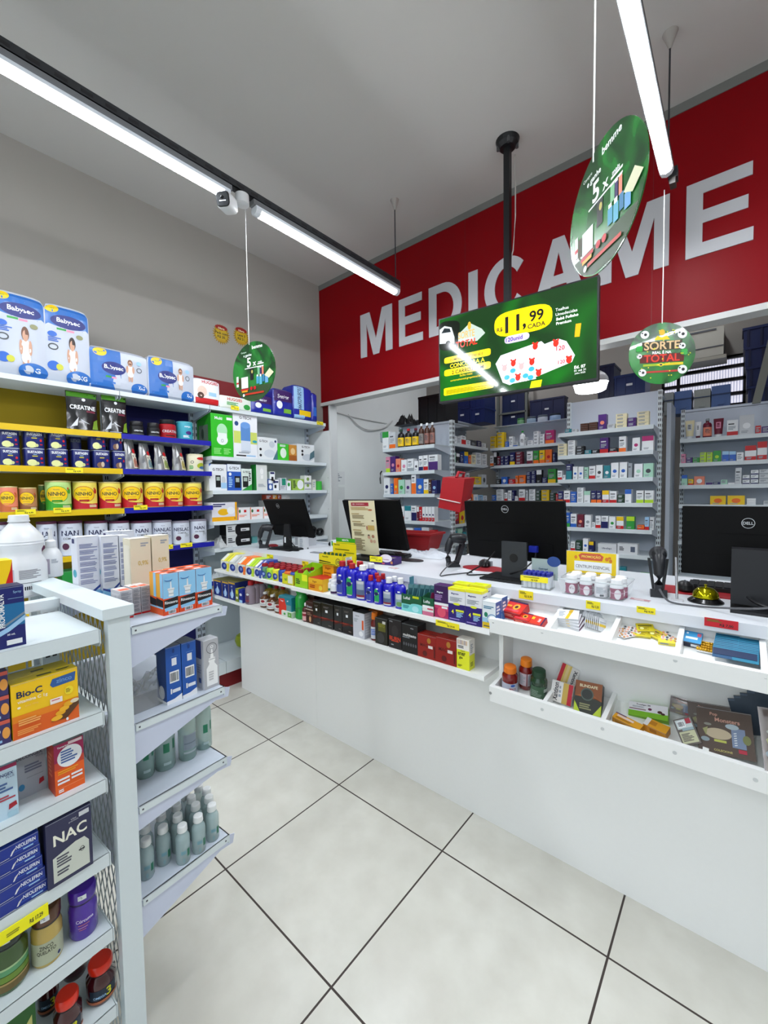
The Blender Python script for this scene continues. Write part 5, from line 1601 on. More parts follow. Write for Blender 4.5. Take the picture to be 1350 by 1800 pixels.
b.decals([('r', .18, .05, .48, .95, '#b8b0bc'), ('l', .2, .08, .46, .9, 12, '#9a92a2'), ('l', .54, .55, .84, .9, 7, '#8a8a90'), ('r', .54, .40, .84, .42, 'dgrey'), ('b', .58, .12, .86, .3)], f, W, H, curved=True)
b.build('body', t, smooth=True)
MB().lathe([(rj * .42, hj * .915), (rj * .42, hj * .93), (rj * .40, hj * .93), (rj * .38, hj * .995), (rj * .34, hj)], '#e4e8ea', seg=28).build('cap', t, smooth=True)
p = atz(92, 1013, 1.202)
dist = (p - CAM).dot(FWD); rs = 15.5 * dist / FPX; hs = tz(92, 930, p) - 1.202
t = thing('spray_bottle', 'small white spray bottle standing on the gondola end cap', 'bottle', (p.x, p.y, 1.202), PI / 2 - .35)
b = MB().lathe([(rs * .9, 0), (rs, .003), (rs, hs * .45), (rs * .72, hs * .56), (rs * .45, hs * .62), (rs * .45, hs * .66)], WP, seg=28)
f, W, H = curved(rs, hs * .36, .006)
b.decals([('r', .2, .1, .5, .98, '#a8a0b0'), ('l', .55, .7, .8, .95, 4, 'grey')], f, W, H, curved=True)
b.build('body', t, smooth=True)
MB().lathe([(rs * .52, hs * .62), (rs * .5, hs * .75), (rs * .28, hs * .78), (rs * .20, hs * .84), (rs * .18, hs)], WP, seg=20).build('spray_nozzle', t, smooth=True)

# ============================================================ COUNTER
YC = 1.63            # face of the counter
CT = 1.052           # its worktop
FX0 = -2.815
co = thing('sales_counter', 'long white sales counter with display shelves and slanted trays', 'counter', (FX0, YC, 0))
X_ = lambda x: x - FX0
Yc = lambda y: y - YC


def cpart(name, boxes, m=M_WHITE, parent=None):
    b = MB()
    for q in boxes:
        b.box(X_(q[0]), Yc(q[1]), q[2], X_(q[3]), Yc(q[4]), q[5], q[6] if len(q) > 6 else m)
    return b.build(name, parent or co)


xseam = aty(556, 1200, YC).x
cpart('front_panel', [(FX0, YC, 0, xseam - .0006, YC + .018, 1.015), (xseam + .0006, YC, 0, 2.2, YC + .018, 1.015), (xseam - .0006, YC + .002, 0, xseam + .0006, YC + .018, 1.015, 'grey')])
cpart('end_panel', [(FX0, YC + .018, 0, FX0 + .018, 2.28, 1.015)])
cpart('end_panel', [(2.182, YC + .018, 0, 2.2, 2.28, 1.015)])
cpart('inner_shelf', [(FX0 + .02, 1.70, .60, 2.18, 2.26, .618)])
cpart('countertop', [(FX0 - .02, 1.602, 1.015, 2.22, 2.30, CT)], M_CTOP)
cpart('back_ledge', [(-2.62, 2.16, CT, -1.95, 2.19, CT + .018)], M_CTOP)
cpart('lower_shelf', [(FX0 - .02, 1.45, .714, -.735, YC, .732)])
xj = aty(511, 1030, 1.45).x
cpart('upper_shelf', [(FX0 - .04, 1.462, .904, xj, YC, .920)])
cpart('upper_shelf', [(xj, 1.45, .900, -.712, YC, .920)])
cpart('divider_panel', [(-.712, 1.535, .655, -.695, YC, 1.015)])


def tray(z_lip0, z_lip1, zf_front, zf_back, zd_back, divs, name, xa=-.711, xb=1.45):
    b = MB()
    P = lambda x: X_(x)
    # lip, floor, sides, dividers
    def quadbox(xa_, xb_, prof, mm=M_WHITE):
        b.prism([(Yc(y), z) for y, z in prof], lambda p, q, d: (d, p, q), X_(xa_), X_(xb_), mm)
    quadbox(xa, xb, [(1.452, z_lip0), (1.444, z_lip1), (1.460, z_lip1 + .002), (1.466, z_lip0)])
    lip = b.build(name, co)
    b = MB()
    quadbox(xa, xb, [(1.466, zf_front - .012), (1.466, zf_front), (YC, zf_back), (YC, zf_back - .012)])
    b.build('tray_floor', lip)
    for x in [xa, xb - .015] + divs:
        b = MB()
        quadbox(x, x + .014, [(1.466, zf_front), (1.460, z_lip1), (YC, zd_back), (YC, zf_back)])
        b.build('tray_divider', lip)
    return lip


d1s = [aty(961, 1101, 1.45).x - .007, aty(1068.5, 1119.6, 1.45).x - .007, aty(1189, 1143.7, 1.45).x - .007, aty(1345, 1172, 1.45).x - .007]
d2s = [aty(955.6, 1232.6, 1.45).x - .007, aty(1059, 1268, 1.45).x - .007, aty(1240, 1320, 1.45).x - .007]
lipA = tray(.912, .968, .918, .982, 1.012, d1s, 'display_tray')
lipB = tray(.643, .705, .655, .704, .728, d2s, 'display_tray')
b = MB()
for px, py in [(953, 1111), (1059, 1131), (1187, 1161), (1346, 1190), (867, 1093), (953, 1247), (1059, 1281), (1186, 1323), (1328, 1371), (862, 1218)]:
    p = aty(px, py, 1.4475)
    n = 10
    b.prism([(.0055 * math.cos(2 * PI * i / n), .0055 * math.sin(2 * PI * i / n)) for i in range(n)], lambda a, c, d, p=p: (X_(p.x) + a, Yc(1.4475) + d, p.z + c), -.0015, .004, mat('#c4c8c8', .5) if px > 870 else mat('#8a8c8c', .5))
o = b.build('screw_cap', lipA)
o['kind'] = 'stuff'


def cbox(x0, x1, yt, zb, Y, depth, base, F, lab, R=(), T=(), top=None, side=None, name='product_box', cat='box', group=None, rot=0.0, L=()):
    w, h, loc, _ = onplane('y', Y, x0, x1, yt, zb)
    o = carton(w, depth, h, base, F=F, R=R, T=T, L=L, top=top, side=side, name=name, loc=loc, rot=rot)
    return tag(o, lab, cat, group)


def cbottle(x0, x1, yt, zb, Y, m, cap, D, lab, name='bottle', cat='bottle', group=None, **k):
    w, h, loc, _ = onplane('y', Y, x0, x1, yt, zb)
    r = w / 2 * .95
    kk = dict(k)
    sy = kk.pop('sy', 1.0)
    t = thing(name, lab, cat, loc + Vector((0, r * sy, 0)), kk.pop('rot', .35), group)
    bb, cc = bottle(r, h, m, cap, D, sy=sy, **kk)
    bb.build('body', t, smooth=True); cc.build('cap', t, smooth=True)
    return t


ZU, ZD = .921, .733
# --- upper shelf, from the left
cols = [('yellow', '#e8e04a', '#c8c83a'), ('grey', '#c8ccca', '#a8acaa'), ('orange', '#f07a2a', '#e86a20'), ('lime', '#b8d83a', '#9ac82a'), ('dark blue', '#3a50a8', '#c8ccd8')]
for i, ((nm, c, c2), (x0, x1)) in enumerate(zip(cols, [(388, 402), (402.5, 417), (417.5, 431), (431.5, 446), (446.5, 459)])):
    w, h, loc, _ = onplane('y', 1.475, x0, x1, 985 + i * 3, ZU)
    w *= .96
    b = MB()
    hh = h * 1.25
    prof = [(0, 0), (0, h * .95), (.055, hh * 1.22), (.13, hh * 1.22), (.13, 0)]
    b.prism(prof, lambda p, q, d: (d, p, q), -w / 2, w / 2, c)
    f = lambda u, v, o: (-w / 2 + u * w, -o, v * h * .95)
    b.decals([('r', 0, 0, 1, .99, '#e4e6dc'), ('r', .7, 0, 1, .8, c), ('e', .42, .48, .34, .36, '#22388c'), ('e', .46, .52, .14, .16, '#7a90c8')], f, w, h * .95)
    f2 = lambda u, v, o: (-w / 2 + u * w, v * .055, h * .95 + v * (hh * 1.22 - h * .95) + o)
    b.decals([('r', .0, .05, .35, .95, '#e4e6dc'), ('r', .6, 0, .8, 1, c2)], f2, w, .06)
    f3 = lambda u, v, o: (w / 2 + o, u * .13, v * h)
    b.decals([('e', .3, .6, .2, .3, '#22388c'), ('r', .0, .0, 1, .3, '#e4e6dc')], f3, .13, h)
    o = b.build('insecticide_box', None, loc)
    tag(o, '%s and white slant-topped box with blue oval, %s from left on the counter shelf' % (nm, ORD[i]), 'box', 'slant-topped boxes with blue ovals')
# small red-capped bottles in rows
proto = None
kk = 0
cc_ = ['#5a8a6a', '#a8d83a', '#e0d83a', '#2a48a0', '#e0702a', '#3a58b0', '#e0702a']
for rown in range(3):
    for i in range(7):
        if rown == 2 and i in (0,):
            continue
        px = 459.5 + i * 10.4
        p0 = aty(px, 1012 + i * 1.8, 1.478)
        Yb = 1.478 + .028 + rown * .046
        x = p0.x + .0
        kk += 1
        lab = 'small red-capped bottle with blue oval, %s row, %s from left' % (['front', 'middle', 'back'][rown], ORD[i])
        t = thing('repellent_bottle', lab, 'bottle', (x, Yb, ZU), .3, 'small red-capped bottles')
        w = (aty(464.5, 1000, 1.478).x - aty(454.5, 1000, 1.478).x)
        bb, cp = bottle(w / 2 * .90, .094, cc_[(i + rown) % 7], '#8e1420', [('e', .5, .45, .22, .34, '#22388c'), ('e', .56, .5, .1, .14, '#8aa0d0')], capr=.66, caph=.20, neck=.80, sy=.8)
        bb.build('body', t, smooth=True); cp.build('cap', t, smooth=True)
# open display cartons
def display(x0, x1, yt, zb, Y, depth, base, F, lab, hb=1.7, inner=None, back=None, backF=(), zabs=None):
    w, h, loc, _ = onplane('y', Y, x0, x1, yt, zb)
    b = MB(); t = .0012
    b.box(-w / 2, 0, 0, w / 2, t, h, base).box(-w / 2, 0, 0, w / 2, depth, t, base)
    for s in (-1, 1):
        xx = s * (w / 2 - t / 2)
        b.prism([(0, 0), (0, h), (depth, h * hb), (depth, 0)], lambda p, q, d, xx=xx: (xx + d, p, q), -t / 2, t / 2, base)
    b.box(-w / 2, depth - t, 0, w / 2, depth, h * hb, back or base)
    f = lambda u, v, o: (-w / 2 + u * w, -o, v * h)
    b.decals(F, f, w, h)
    if backF:
        f = lambda u, v, o: (-w / 2 + u * w, depth - t - o, v * h * hb)
        b.decals(backF, f, w, h * hb)
    o = b.build('display_carton', None, loc)
    return tag(o, lab, 'display carton'), w, h, loc


o, w, h, loc = display(496, 516, 1010, ZU, 1.47, .10, '#d8d42a', [('r', .5, .15, .9, .9, '#e8ecd8'), ('t', 'tal', .3, .5, .3, 'green', .3)], 'yellow open display carton beside the small red-capped bottles', 1.35)
crumple(w * .8, .08, h * .9, 12, '#e8ead8', 'sachet_pile', loc + Vector((0, .052, .002)), 0, 'pale sachets heaped in the yellow open display carton', 'sachets', n=8)
o, w, h, loc = display(518, 541, 1008, ZU, 1.465, .13, '#9ad01c', [('r', .55, .5, .95, .95, '#e8f030'), ('l', .1, .2, .5, .6, 3, 'darkgreen')], 'lime green open display carton with sachets', 1.5)
crumple(w * .85, .10, h * 1.5, 14, '#8ac41c', 'sachet_pile', loc + Vector((0, .066, .002)), 0, 'green and yellow sachets standing in the lime green carton', 'sachets', n=8)
cbox(542, 567, 1017, ZU, 1.465, .15, '#e0981c', [('r', 0, .6, 1, 1, '#e8b428'), ('t', 'Engov', .45, .72, .2, '#8a1a10', .6), ('l', .1, .15, .7, .45, 2, '#a83a10'), ('e', .85, .3, .12, .2, '#e8d040')], 'yellow and red box with red top, left of the white pill bottles', top='#b8241c', side='#e8b428')
cbox(567, 586, 988, ZU, 1.56, .06, '#e8a01c', [('t', 'Engov', .5, .75, .12, '#8a1a10', .7), ('l', .1, .4, .8, .6, 2, '#a85a10')], 'orange yellow box behind the white pill bottles under the yellow display')
for (x0, x1, yt, Y, c, lab) in [(568, 579, 1018, 1.50, '#2a7a5a', 'small white pill bottle with green label on the counter shelf'), (577, 588, 1021, 1.462, '#3a1c4a', 'small white pill bottle with dark purple label on the counter shelf'), (578, 588, 1010, 1.53, '#3a1c4a', 'small white pill bottle standing behind the purple labelled one')]:
    cbottle(x0, x1, yt, ZU, Y, '#dfe3e6', '#e6e8ea', [('r', 0, .25, 1, .8, '#dfe3e6'), ('r', .2, .1, .8, .38, c)], lab, capr=.8, caph=.24, neck=.78, name='pill_bottle', group='white pill bottles')
BL = mat('#1414b4', .22, coat=.5)
mag = lambda c: [('e', .36, .55, .22, .34, c), ('r', .18, .15, .62, .62, c), ('p', [(.18, .55), (.62, .70), (.62, .62), (.18, .45)], 'silver'), ('e', .40, .60, .18, .10, 'navy'), ('r', .22, .10, .58, .14, 'silver')]
magw = [('r', .15, .15, .70, .84, '#5a6a8a'), ('r', .2, .45, .66, .80, '#9aa8b8'), ('r', .15, .08, .70, .22, '#8a1c28'), ('r', .17, .06, .68, .13, 'silver'), ('r', .2, .7, .66, .82, 'silver')]
bots = [(587, 604.5, 987, 1.466, 'red', mag('#3a4aa0'), 'tall blue bottle with red cap and blue label, leftmost of the tall ones', 1),
        (604.5, 622, 991, 1.466, 'red', mag('#28a05a'), 'tall blue bottle with red cap and green label', 1),
        (621.5, 641, 994.5, 1.466, 'white', magw, 'tall blue bottle with white cap and silver grey label', 1),
        (601, 618, 986, 1.53, 'red', mag('#3a4aa0'), 'tall blue bottle with red cap in the second rank, left', 1),
        (618, 636, 988, 1.53, 'red', mag('#3a4aa0'), 'tall blue bottle with red cap in the second rank, right', 1),
        (637, 656, 991, 1.53, 'white', magw, 'tall blue bottle with white cap in the second rank', 1),
        (640, 654.5, 1012, 1.462, 'red', mag('#3a4aa0'), 'short blue bottle with red cap and blue label', 0),
        (654.5, 668.5, 1013.5, 1.462, 'red', mag('#28a05a'), 'short blue bottle with red cap and green label', 0),
        (669.5, 688, 1016, 1.462, 'white', magw, 'short blue bottle with white cap and red striped label', 0),
        (691, 708, 1017, 1.462, 'white', [('r', .2, .1, .75, .8, '#8aa8b8'), ('r', .25, .5, .7, .75, 'silver'), ('e', .5, .25, .2, .12, '#6a9a5a')], 'short blue bottle with white cap and pale label beside the green display', 0),
        (652, 665, 1008, 1.51, 'red', mag('#3a4aa0'), 'short blue bottle with red cap in the second rank, left', 0),
        (663, 676, 1009, 1.51, 'red', mag('#3a4aa0'), 'short blue bottle with red cap in the second rank, right', 0),
        (681, 697, 1014, 1.505, 'white', magw, 'short blue bottle with white cap in the second rank', 0)]
for (x0, x1, yt, Y, cp, D, lab, tall) in bots:
    D = D + [('r', .40, .86, .56, .93, 'white')]
    cbottle(x0, x1, yt, ZU, Y, BL, '#b01c24' if cp == 'red' else '#e6e8ea', D, lab, capr=.48, caph=.145 if tall else .19, neck=.84 if tall else .79, name='magnesia_bottle', group='blue magnesia bottles', sy=.72, rot=.25)
# green sachet displays
o, w, h, loc = display(706, 741.5, 1046, ZU, 1.462, .085, '#1a5a3a', [('r', 0, 0, 1, .42, '#7ad0d0'), ('e', .75, .42, .3, .1, '#7ad0d0'), ('t', 'Luftal', .26, .78, .17, 'white', .38), ('r', .55, .82, .85, .95, '#b8c81c'), ('e', .68, .2, .16, .18, '#a8e0e4'), ('l', .08, .14, .45, .34, 3, 'teal')], 'dark green and turquoise display carton lettered Luftal', 1.25, back='#d8dcd8')
for i in range(6):
    b = MB().box(-.022, 0, 0, .022, .0022, .112, '#2a5a64').box(-.022, -.0004, .096, .022, 0, .112, '#5a8a90').box(-.022, -.0004, 0, -.018, 0, .112, '#5a9098')
    o = b.build('sachet', None, loc + Vector((-w * .30 + i * .0165 + .006, .028 + i * .006, .004)), 1.0)
    o.rotation_euler = (.05, .12 + .06 * (i % 3), .75)
    tag(o, 'dark teal sachet standing in the green display carton, %s from left' % ORD[i], 'sachet', 'teal sachets in the green carton')
b = MB().box(-.002, 0, 0, .002, .03, .11, '#3a7a8a')
tag(b.build('sachet', None, (aty(716, 1040, 1.54).x, 1.56, ZU + .02)), 'narrow blue green strip of sachets at the left of the green carton', 'sachet')
o, w, h, loc = display(742.5, 762, 1051, ZU, 1.462, .085, '#1a5a3a', [('r', 0, 0, 1, .22, '#c86a8a'), ('r', 0, .22, 1, .55, '#e0e4e0'), ('t', 'Lufta', .40, .78, .17, 'white', .66), ('r', .06, .42, .7, .56, 'white'), ('r', .45, .34, .95, .42, '#c83a5a')], 'green, white and pink display carton next to the purple box', 1.2, back='#d8dcd8')
for i in range(3):
    o = MB().box(-.022, 0, 0, .022, .0022, .088, '#8a2a50').build('sachet', None, loc + Vector((-.008 + i * .012, .035 + i * .010, .003)))
    o.rotation_euler = (.1, .25, 1.2)
    tag(o, 'dark pink sachet standing in the pink display carton, %s from left' % ORD[i], 'sachet', 'pink sachets')
cbox(763, 789, 1029, ZU, 1.468, .045, '#3a1a52', [('r', 0, 0, 1, .40, '#a82a5a'), ('p', [(0, .3), (1, .22), (1, .42), (0, .42)], '#c83a6a'), ('e', .5, .18, .28, .16, '#d8506a'), ('r', .02, .38, .98, .46, 'white'), ('t', 'Magnus', .4, .78, .07, 'white', .6), ('l', .06, .52, .7, .70, 4, '#9a7ab0'), ('r', .52, .30, .9, .36, 'white')],
     'tall dark purple box with red pomegranate print', R=[('b', .2, .1, .8, .22)], top='#45205e', side='#34164a')
MGF = [('r', 0, 0, 1, .52, '#2a1c70'), ('t', 'Magnesio', .40, .82, .065, '#2a1c70', .62), ('t', '4', .26, .28, .12, '#e8e428', .14), ('r', .45, .30, .92, .36, '#d8e030'), ('l', .48, .12, .9, .28, 4, 'lightblue'), ('e', .5, .52, .2, .035, '#d8e030'), ('l', .1, .58, .9, .72, 4, 'grey'), ('l', .08, .03, .9, .08, 1, '#9a8ac8'), ('r', 0, .92, 1, 1, '#e8e020')]
for (x0, x1, yt, Y, lab) in [(788, 817.5, 1034, 1.466, 'front left'), (818.5, 847, 1038, 1.460, 'front right'), (796, 822, 1026, 1.53, 'back left'), (826, 853, 1029, 1.53, 'back right')]:
    cbox(x0, x1, yt, ZU, Y, .052, '#e0e2e6', MGF, 'white and purple magnesium box with yellow lid, %s of the four' % lab, R=[('r', 0, 0, 1, .52, '#2a1c70'), ('t', 'Magnesio', .5, .82, .06, '#2a1c70', .8), ('b', .3, .06, .8, .2), ('r', 0, .92, 1, 1, '#e8e020')], top='#dce61c', T=[('r', .1, .3, .7, .6, '#c8d018')], group='white and purple magnesium boxes')
for (x0, x1, yt, Y, lab) in [(848, 871, 1058, 1.458, 'front one'), (862, 882, 1050, 1.515, 'back one')]:
    cbox(x0, x1, yt, ZU, Y, .052, '#dfe6ea', [('l', .1, .72, .9, .84, 2, '#3a7a9a'), ('e', .28, .52, .14, .09, '#1a7a5a'), ('o', .75, .36, .4, .2, .003, '#3a7ab0'), ('r', .02, .02, .9, .24, '#d8b81c'), ('r', .0, .24, .4, .40, '#9ac8e0'), ('l', .1, .06, .7, .12, 1, 'dgrey')], 'white aluminium hydroxide box with green drop, %s' % lab, R=[('r', 0, 0, 1, 1, '#3a64a8'), ('l', .15, .5, .8, .85, 3, 'white')], top='#e6ebef', group='white hydroxide boxes')

# --- lower shelf, from the left
BX = lambda: [('r', 0, 0, 1, 1, '#1f2f7a'), ('r', .05, .88, .95, .97, '#c8a428'), ('t', 'KY', .5, .74, .09, 'white', .4), ('e', .5, .3, .28, .16, '#7aa8e0'), ('p', [(.35, .1), (.65, .1), (.7, .4), (.5, .65), (.4, .4)], '#b8d4f0'), ('r', 0, 0, .04, 1, '#c8a428')]
for (x0, x1, yt, Y, lab) in [(375, 388.5, 1019, 1.47, 'leftmost'), (390, 401, 1022, 1.465, 'second from left'), (401.5, 413, 1023, 1.465, 'third from left')]:
    cbox(x0, x1, yt, ZD, Y, .12, '#1f2f7a', BX(), 'dark blue box with gold band on the lower counter shelf, %s' % lab, top='#8a8438', group='dark blue boxes with gold band')
cbox(413.5, 419, 1035, ZD, 1.46, .06, '#7a8a28', [('r', .2, .6, .8, .9, '#d8d43a'), ('e', .5, .3, .3, .1, 'white')], 'narrow olive green box next to the dark blue boxes', top='#c8c83a')
cbox(419.5, 426, 1036, ZD, 1.46, .06, '#1c2c8c', [('e', .5, .6, .3, .1, 'white'), ('r', .1, .0, .9, .2, 'lightblue')], 'narrow dark blue box left of the clear bottles')
CLR = mat('#9a8c98', .15, alpha=.75, coat=.5)
for (x0, x1, yt, Y, lab) in [(426, 437.5, 1022, 1.46, 'front one'), (438, 448, 1019, 1.50, 'middle one'), (447, 457, 1019, 1.53, 'back one')]:
    cbottle(x0, x1, yt, ZD, Y, CLR, '#a8141c', [('r', .35, .1, .6, .8, '#5a3a50'), ('e', .5, .7, .1, .08, '#c8ccd0'), ('r', .3, .2, .6, .3, '#8a3040')], 'clear bottle with red cap on the lower shelf, %s' % lab, capr=.5, caph=.19, neck=.79, group='clear bottles with red caps', name='gel_bottle')
AMB = mat('#8a7218', .12, alpha=.9, coat=.6)
for (x0, x1, yt, Y, cp, lab) in [(460, 472, 1030, 1.56, '#1f7a3a', 'amber bottle with green cap at the back of the lower shelf'), (472, 484, 1031, 1.56, '#b01c24', 'amber bottle with red cap at the back, left one'), (484, 496, 1032, 1.56, '#b01c24', 'amber bottle with red cap at the back, right one')]:
    cbottle(x0, x1, yt, ZD, Y, AMB, cp, [], lab, capr=.4, caph=.14, neck=.82, name='syrup_bottle', group='amber bottles at the back')
for (x0, x1, yt, Y, lab) in [(452.5, 463.5, 1040, 1.475, 'left'), (463.5, 476.5, 1045, 1.462, 'middle'), (477.5, 490.5, 1048, 1.458, 'right')]:
    w, h, loc, _ = onplane('y', Y, x0, x1, yt, ZD)
    r = w / 2 * .95
    t = thing('honey_jug', 'brown honey bottle with white label and ring handle, %s of three' % lab, 'bottle', loc + Vector((0, r, 0)), .3, 'small honey bottles')
    bb = MB().lathe([(r * .9, 0), (r, .004), (r, h * .5), (r * .8, h * .62), (r * .3, h * .74), (r * .3, h * .82)], mat('#5a3418', .15, coat=.6), seg=26)
    f, W, H = curved(r, h * .48, h * .06)
    bb.decals([('r', 0, .12, 1, .98, '#dfe0dc'), ('e', .55, .72, .14, .18, '#8a1c28'), ('l', .3, .2, .8, .45, 3, 'grey')], f, W, H, curved=True)
    bb.tube([(r * .3 + .0, 0, h * .74), (r * .75, 0, h * .80), (r * .7, 0, h * .68), (r * .55, 0, h * .64)], .0018, mat('#5a3418', .15, coat=.6), 6)
    bb.build('body', t, smooth=True)
    MB().lathe([(r * .38, h * .80), (r * .38, h * .90), (r * .3, h * .92)], '#e0e0dc', seg=18).build('cap', t, smooth=True)
    MB().tube([(0, 0, h * .90), (r * .15, 0, h * .96), (r * .4, 0, h)], .0012, '#e0e0dc', 5).build('spout', t)
cbox(490, 512, 1049, ZD, 1.462, .05, '#1f7f92', [('p', [(0, 0), (.55, 0), (.6, .5), (.45, .9), (0, .85)], '#d8382c'), ('r', .6, .1, .95, .6, '#6a9aa0'), ('t', 'gel', .7, .8, .1, 'white', .3), ('t', 'Tenys', .25, .75, .1, 'white', .4)], 'teal and red box behind the small white and green box', R=[('r', 0, 0, 1, 1, '#1f7f92')], top='#2a90a4')
cbox(495, 513, 1075, ZD, 1.452, .03, '#c8dcc8', [('r', .0, .0, .55, 1, '#dfe6df'), ('e', .3, .5, .1, .2, 'green'), ('r', .6, .1, .95, .9, '#6ab04a'), ('t', 'gel', .76, .5, .3, 'white', .2)], 'small white and green box at the edge of the lower shelf', top='#d8e8d4')
GREEN = mat('#1fa03a', .15, alpha=.88, coat=.5)
cbottle(513, 528, 1034, ZD, 1.462, GREEN, '#1f9a38', [('l', .2, .3, .7, .6, 3, '#147028')], 'tall translucent green gel bottle on the lower shelf', capr=.8, caph=.18, neck=.8, name='gel_bottle')
cbottle(528, 537, 1061, ZD, 1.456, mat('#4a1c18', .15, coat=.6), 'white', [('r', 0, .1, 1, .85, '#d8a8a8'), ('r', .2, .5, .8, .7, '#8a2030')], 'small brown bottle with pink label and white cap', capr=.45, caph=.16, neck=.8, name='oil_bottle')
DKB = lambda c='#2c1512': [('l', .15, .35, .85, .5, 2, '#8a6a5a'), ('r', .0, .62, 1, .66, '#c8b8a8'), ('e', .6, .2, .15, .14, '#c89a70')]
cbox(537.5, 549.5, 1058, ZD, 1.462, .06, '#3a1a14', DKB() + [('t', 'Grecin', .5, .78, .1, 'silver', .8)], 'dark brown hair dye box, front of two', top='#4a261c')
cbox(540, 552, 1047, ZD, 1.53, .06, '#3a1a14', [('t', 'Grecin', .5, .78, .1, 'silver', .8)], 'dark brown hair dye box, back of two', top='#4a261c')
BK = mat('#121010', .25, coat=.4)
blk = [('r', 0, .34, 1, .40, '#8a2a1a'), ('p', [(0, .3), (1, .44), (1, .38), (0, .24)], '#4a1410'), ('r', .35, .62, .55, .72, 'white'), ('l', .2, .78, .8, .86, 2, '#5a5450'), ('l', .6, .08, .9, .14, 1, '#6a6460')]
for i, (x0, x1, yt) in enumerate([(550, 563.5, 1058), (564.5, 585, 1061), (587, 600.5, 1065), (601.5, 619.5, 1068)]):
    cbox(x0, x1, yt, ZD, 1.462, .07, BK, blk, 'glossy black hair colour box with dark red stripe, %s from left' % ORD[i], top='#1c1a1a', group='glossy black boxes')
for i, (x0, x1, yt) in enumerate([(566, 586, 1051), (590, 612, 1055), (618, 644, 1060)]):
    cbox(x0, x1, yt, ZD, 1.545, .07, BK, [], 'plain black box of the second rank on the lower shelf, %s from left' % ORD[i], top='#1c1a1a', group='black boxes of the second rank')
cbox(620.5, 640, 1077, ZD, 1.462, .06, '#c9ccd6', [('r', .78, .35, .93, .72, '#d85a28'), ('t', 'Repositor', .4, .86, .05, '#2a2c38', .7), ('e', .7, .18, .18, .1, '#eef0f4'), ('l', .1, .6, .5, .75, 3, 'grey')], 'silver white box with orange bar on the lower shelf', R=[('l', .1, .1, .8, .9, 8, 'silver')], top='#2a2c30', side='#b0b4be')
cbottle(648, 659.5, 1078, ZD, 1.475, mat('#6a1414', .15, coat=.6), '#e87a1c', [('r', 0, .1, 1, .85, '#c8ccd4'), ('l', .2, .3, .8, .7, 4, 'blue')], 'small red supplement bottle with orange cap between the boxes', capr=.78, caph=.24, neck=.76, name='pill_bottle')
cbox(648, 662, 1073, ZD, 1.55, .05, '#c86a20', [('r', .1, .5, .9, .9, '#7a3a10')], 'orange box behind the small orange-capped bottle', top='#d8781c')
cbox(659.5, 680.5, 1087, ZD, 1.462, .06, '#22221c', [('r', .25, .5, .85, .82, '#5a5a1c'), ('t', 'TESTO', .5, .72, .12, '#8a8a2a', .55), ('e', .45, .25, .3, .2, '#3a3a3a'), ('r', .6, .8, .85, .9, '#c8c8c0')], 'black box with olive lettering on the lower shelf', top='#2c2c28')
cbox(683, 705, 1089, ZD, 1.462, .06, '#1e1a1c', [('t', 'BURN', .5, .34, .14, '#c83a1c', .86), ('e', .5, .6, .25, .2, '#2c282a'), ('r', .2, .24, .8, .27, '#c83a1c'), ('l', .2, .08, .5, .14, 1, 'grey'), ('t', 'vitta', .2, .92, .05, 'silver', .3, False)], 'black box lettered BURN in red', top='#2a2628')
cbox(706.5, 733.5, 1098, ZD, 1.458, .065, '#161618', [('t', 'multitesto', .5, .62, .10, '#e0e0e0', .84), ('r', .05, .52, .5, .545, 'grey'), ('t', 'vitta', .65, .88, .05, 'silver', .3, False)] + [('e', .14 + .15 * k, .30, .05, .06, '#5a5a60') for k in range(6)], 'black box lettered multitesto', top='#242426', R=[('l', .2, .3, .8, .8, 5, '#4a4a4e')])
for i, (x0, x1, yt) in enumerate([(734.5, 766, 1117), (767, 801.5, 1123)]):
    cbox(x0, x1, yt, ZD, 1.458, .06, '#8e1c14', [('t', 'MACA', .42, .55, .14, '#5a1410', .72), ('e', .62, .78, .10, .12, '#a8742a'), ('r', .58, .46, .82, .58, '#e0d8d4'), ('e', .4, .2, .12, .12, '#5a1410'), ('r', .88, .1, .95, .6, '#5a1410')], 'dark red box with gold crest, %s one' % ['left', 'right'][i], top='#9c241a', T=[('r', .5, .2, .9, .5, '#7a1812')], group='dark red boxes')
cbox(803, 824.5, 1124, ZD, 1.458, .045, '#e0e42a', [('r', 0, .64, 1, 1, '#e6e2dc'), ('t', 'ener', .40, .50, .11, '#2a3010', .6), ('t', 'gia', .34, .37, .11, '#2a3010', .42), ('l', .1, .68, .8, .78, 2, 'dgrey'), ('t', 'Suplevit', .5, .60, .05, '#4a5010', .8)] + [('r', .1 + k * .1, .82, .14 + k * .1, .97, ['#8a4a2a', '#c8a050', '#5a3a50'][k % 3]) for k in range(8)] + [('l', .1, .06, .5, .14, 2, '#6a7010')],
     'yellow and white box lettered energia at the right end of the lower shelf', R=[('r', 0, .50, 1, 1, '#e6e2dc'), ('l', .2, .55, .8, .85, 5, 'grey'), ('l', .2, .1, .8, .25, 3, '#6a7010')], top='#e0dcd4', side='#d8dc28')

# --- price tags of the counter
def ctag(x0, x1, y0, y1, Y, lab, col='#f0e020', txt='R$ 4,20', dy=.002):
    a = aty(x0, (y0 + y1) / 2, Y - dy); c = aty(x1, (y0 + y1) / 2, Y - dy)
    t0 = aty((x0 + x1) / 2, y0, Y - dy); t1 = aty((x0 + x1) / 2, y1, Y - dy)
    w, h = c.x - a.x, (t0.z - t1.z) * .8
    return price_tag(w, h, Vector(((a.x + c.x) / 2, Y - .001, (t0.z + t1.z) / 2)), 0, lab, col, txt)


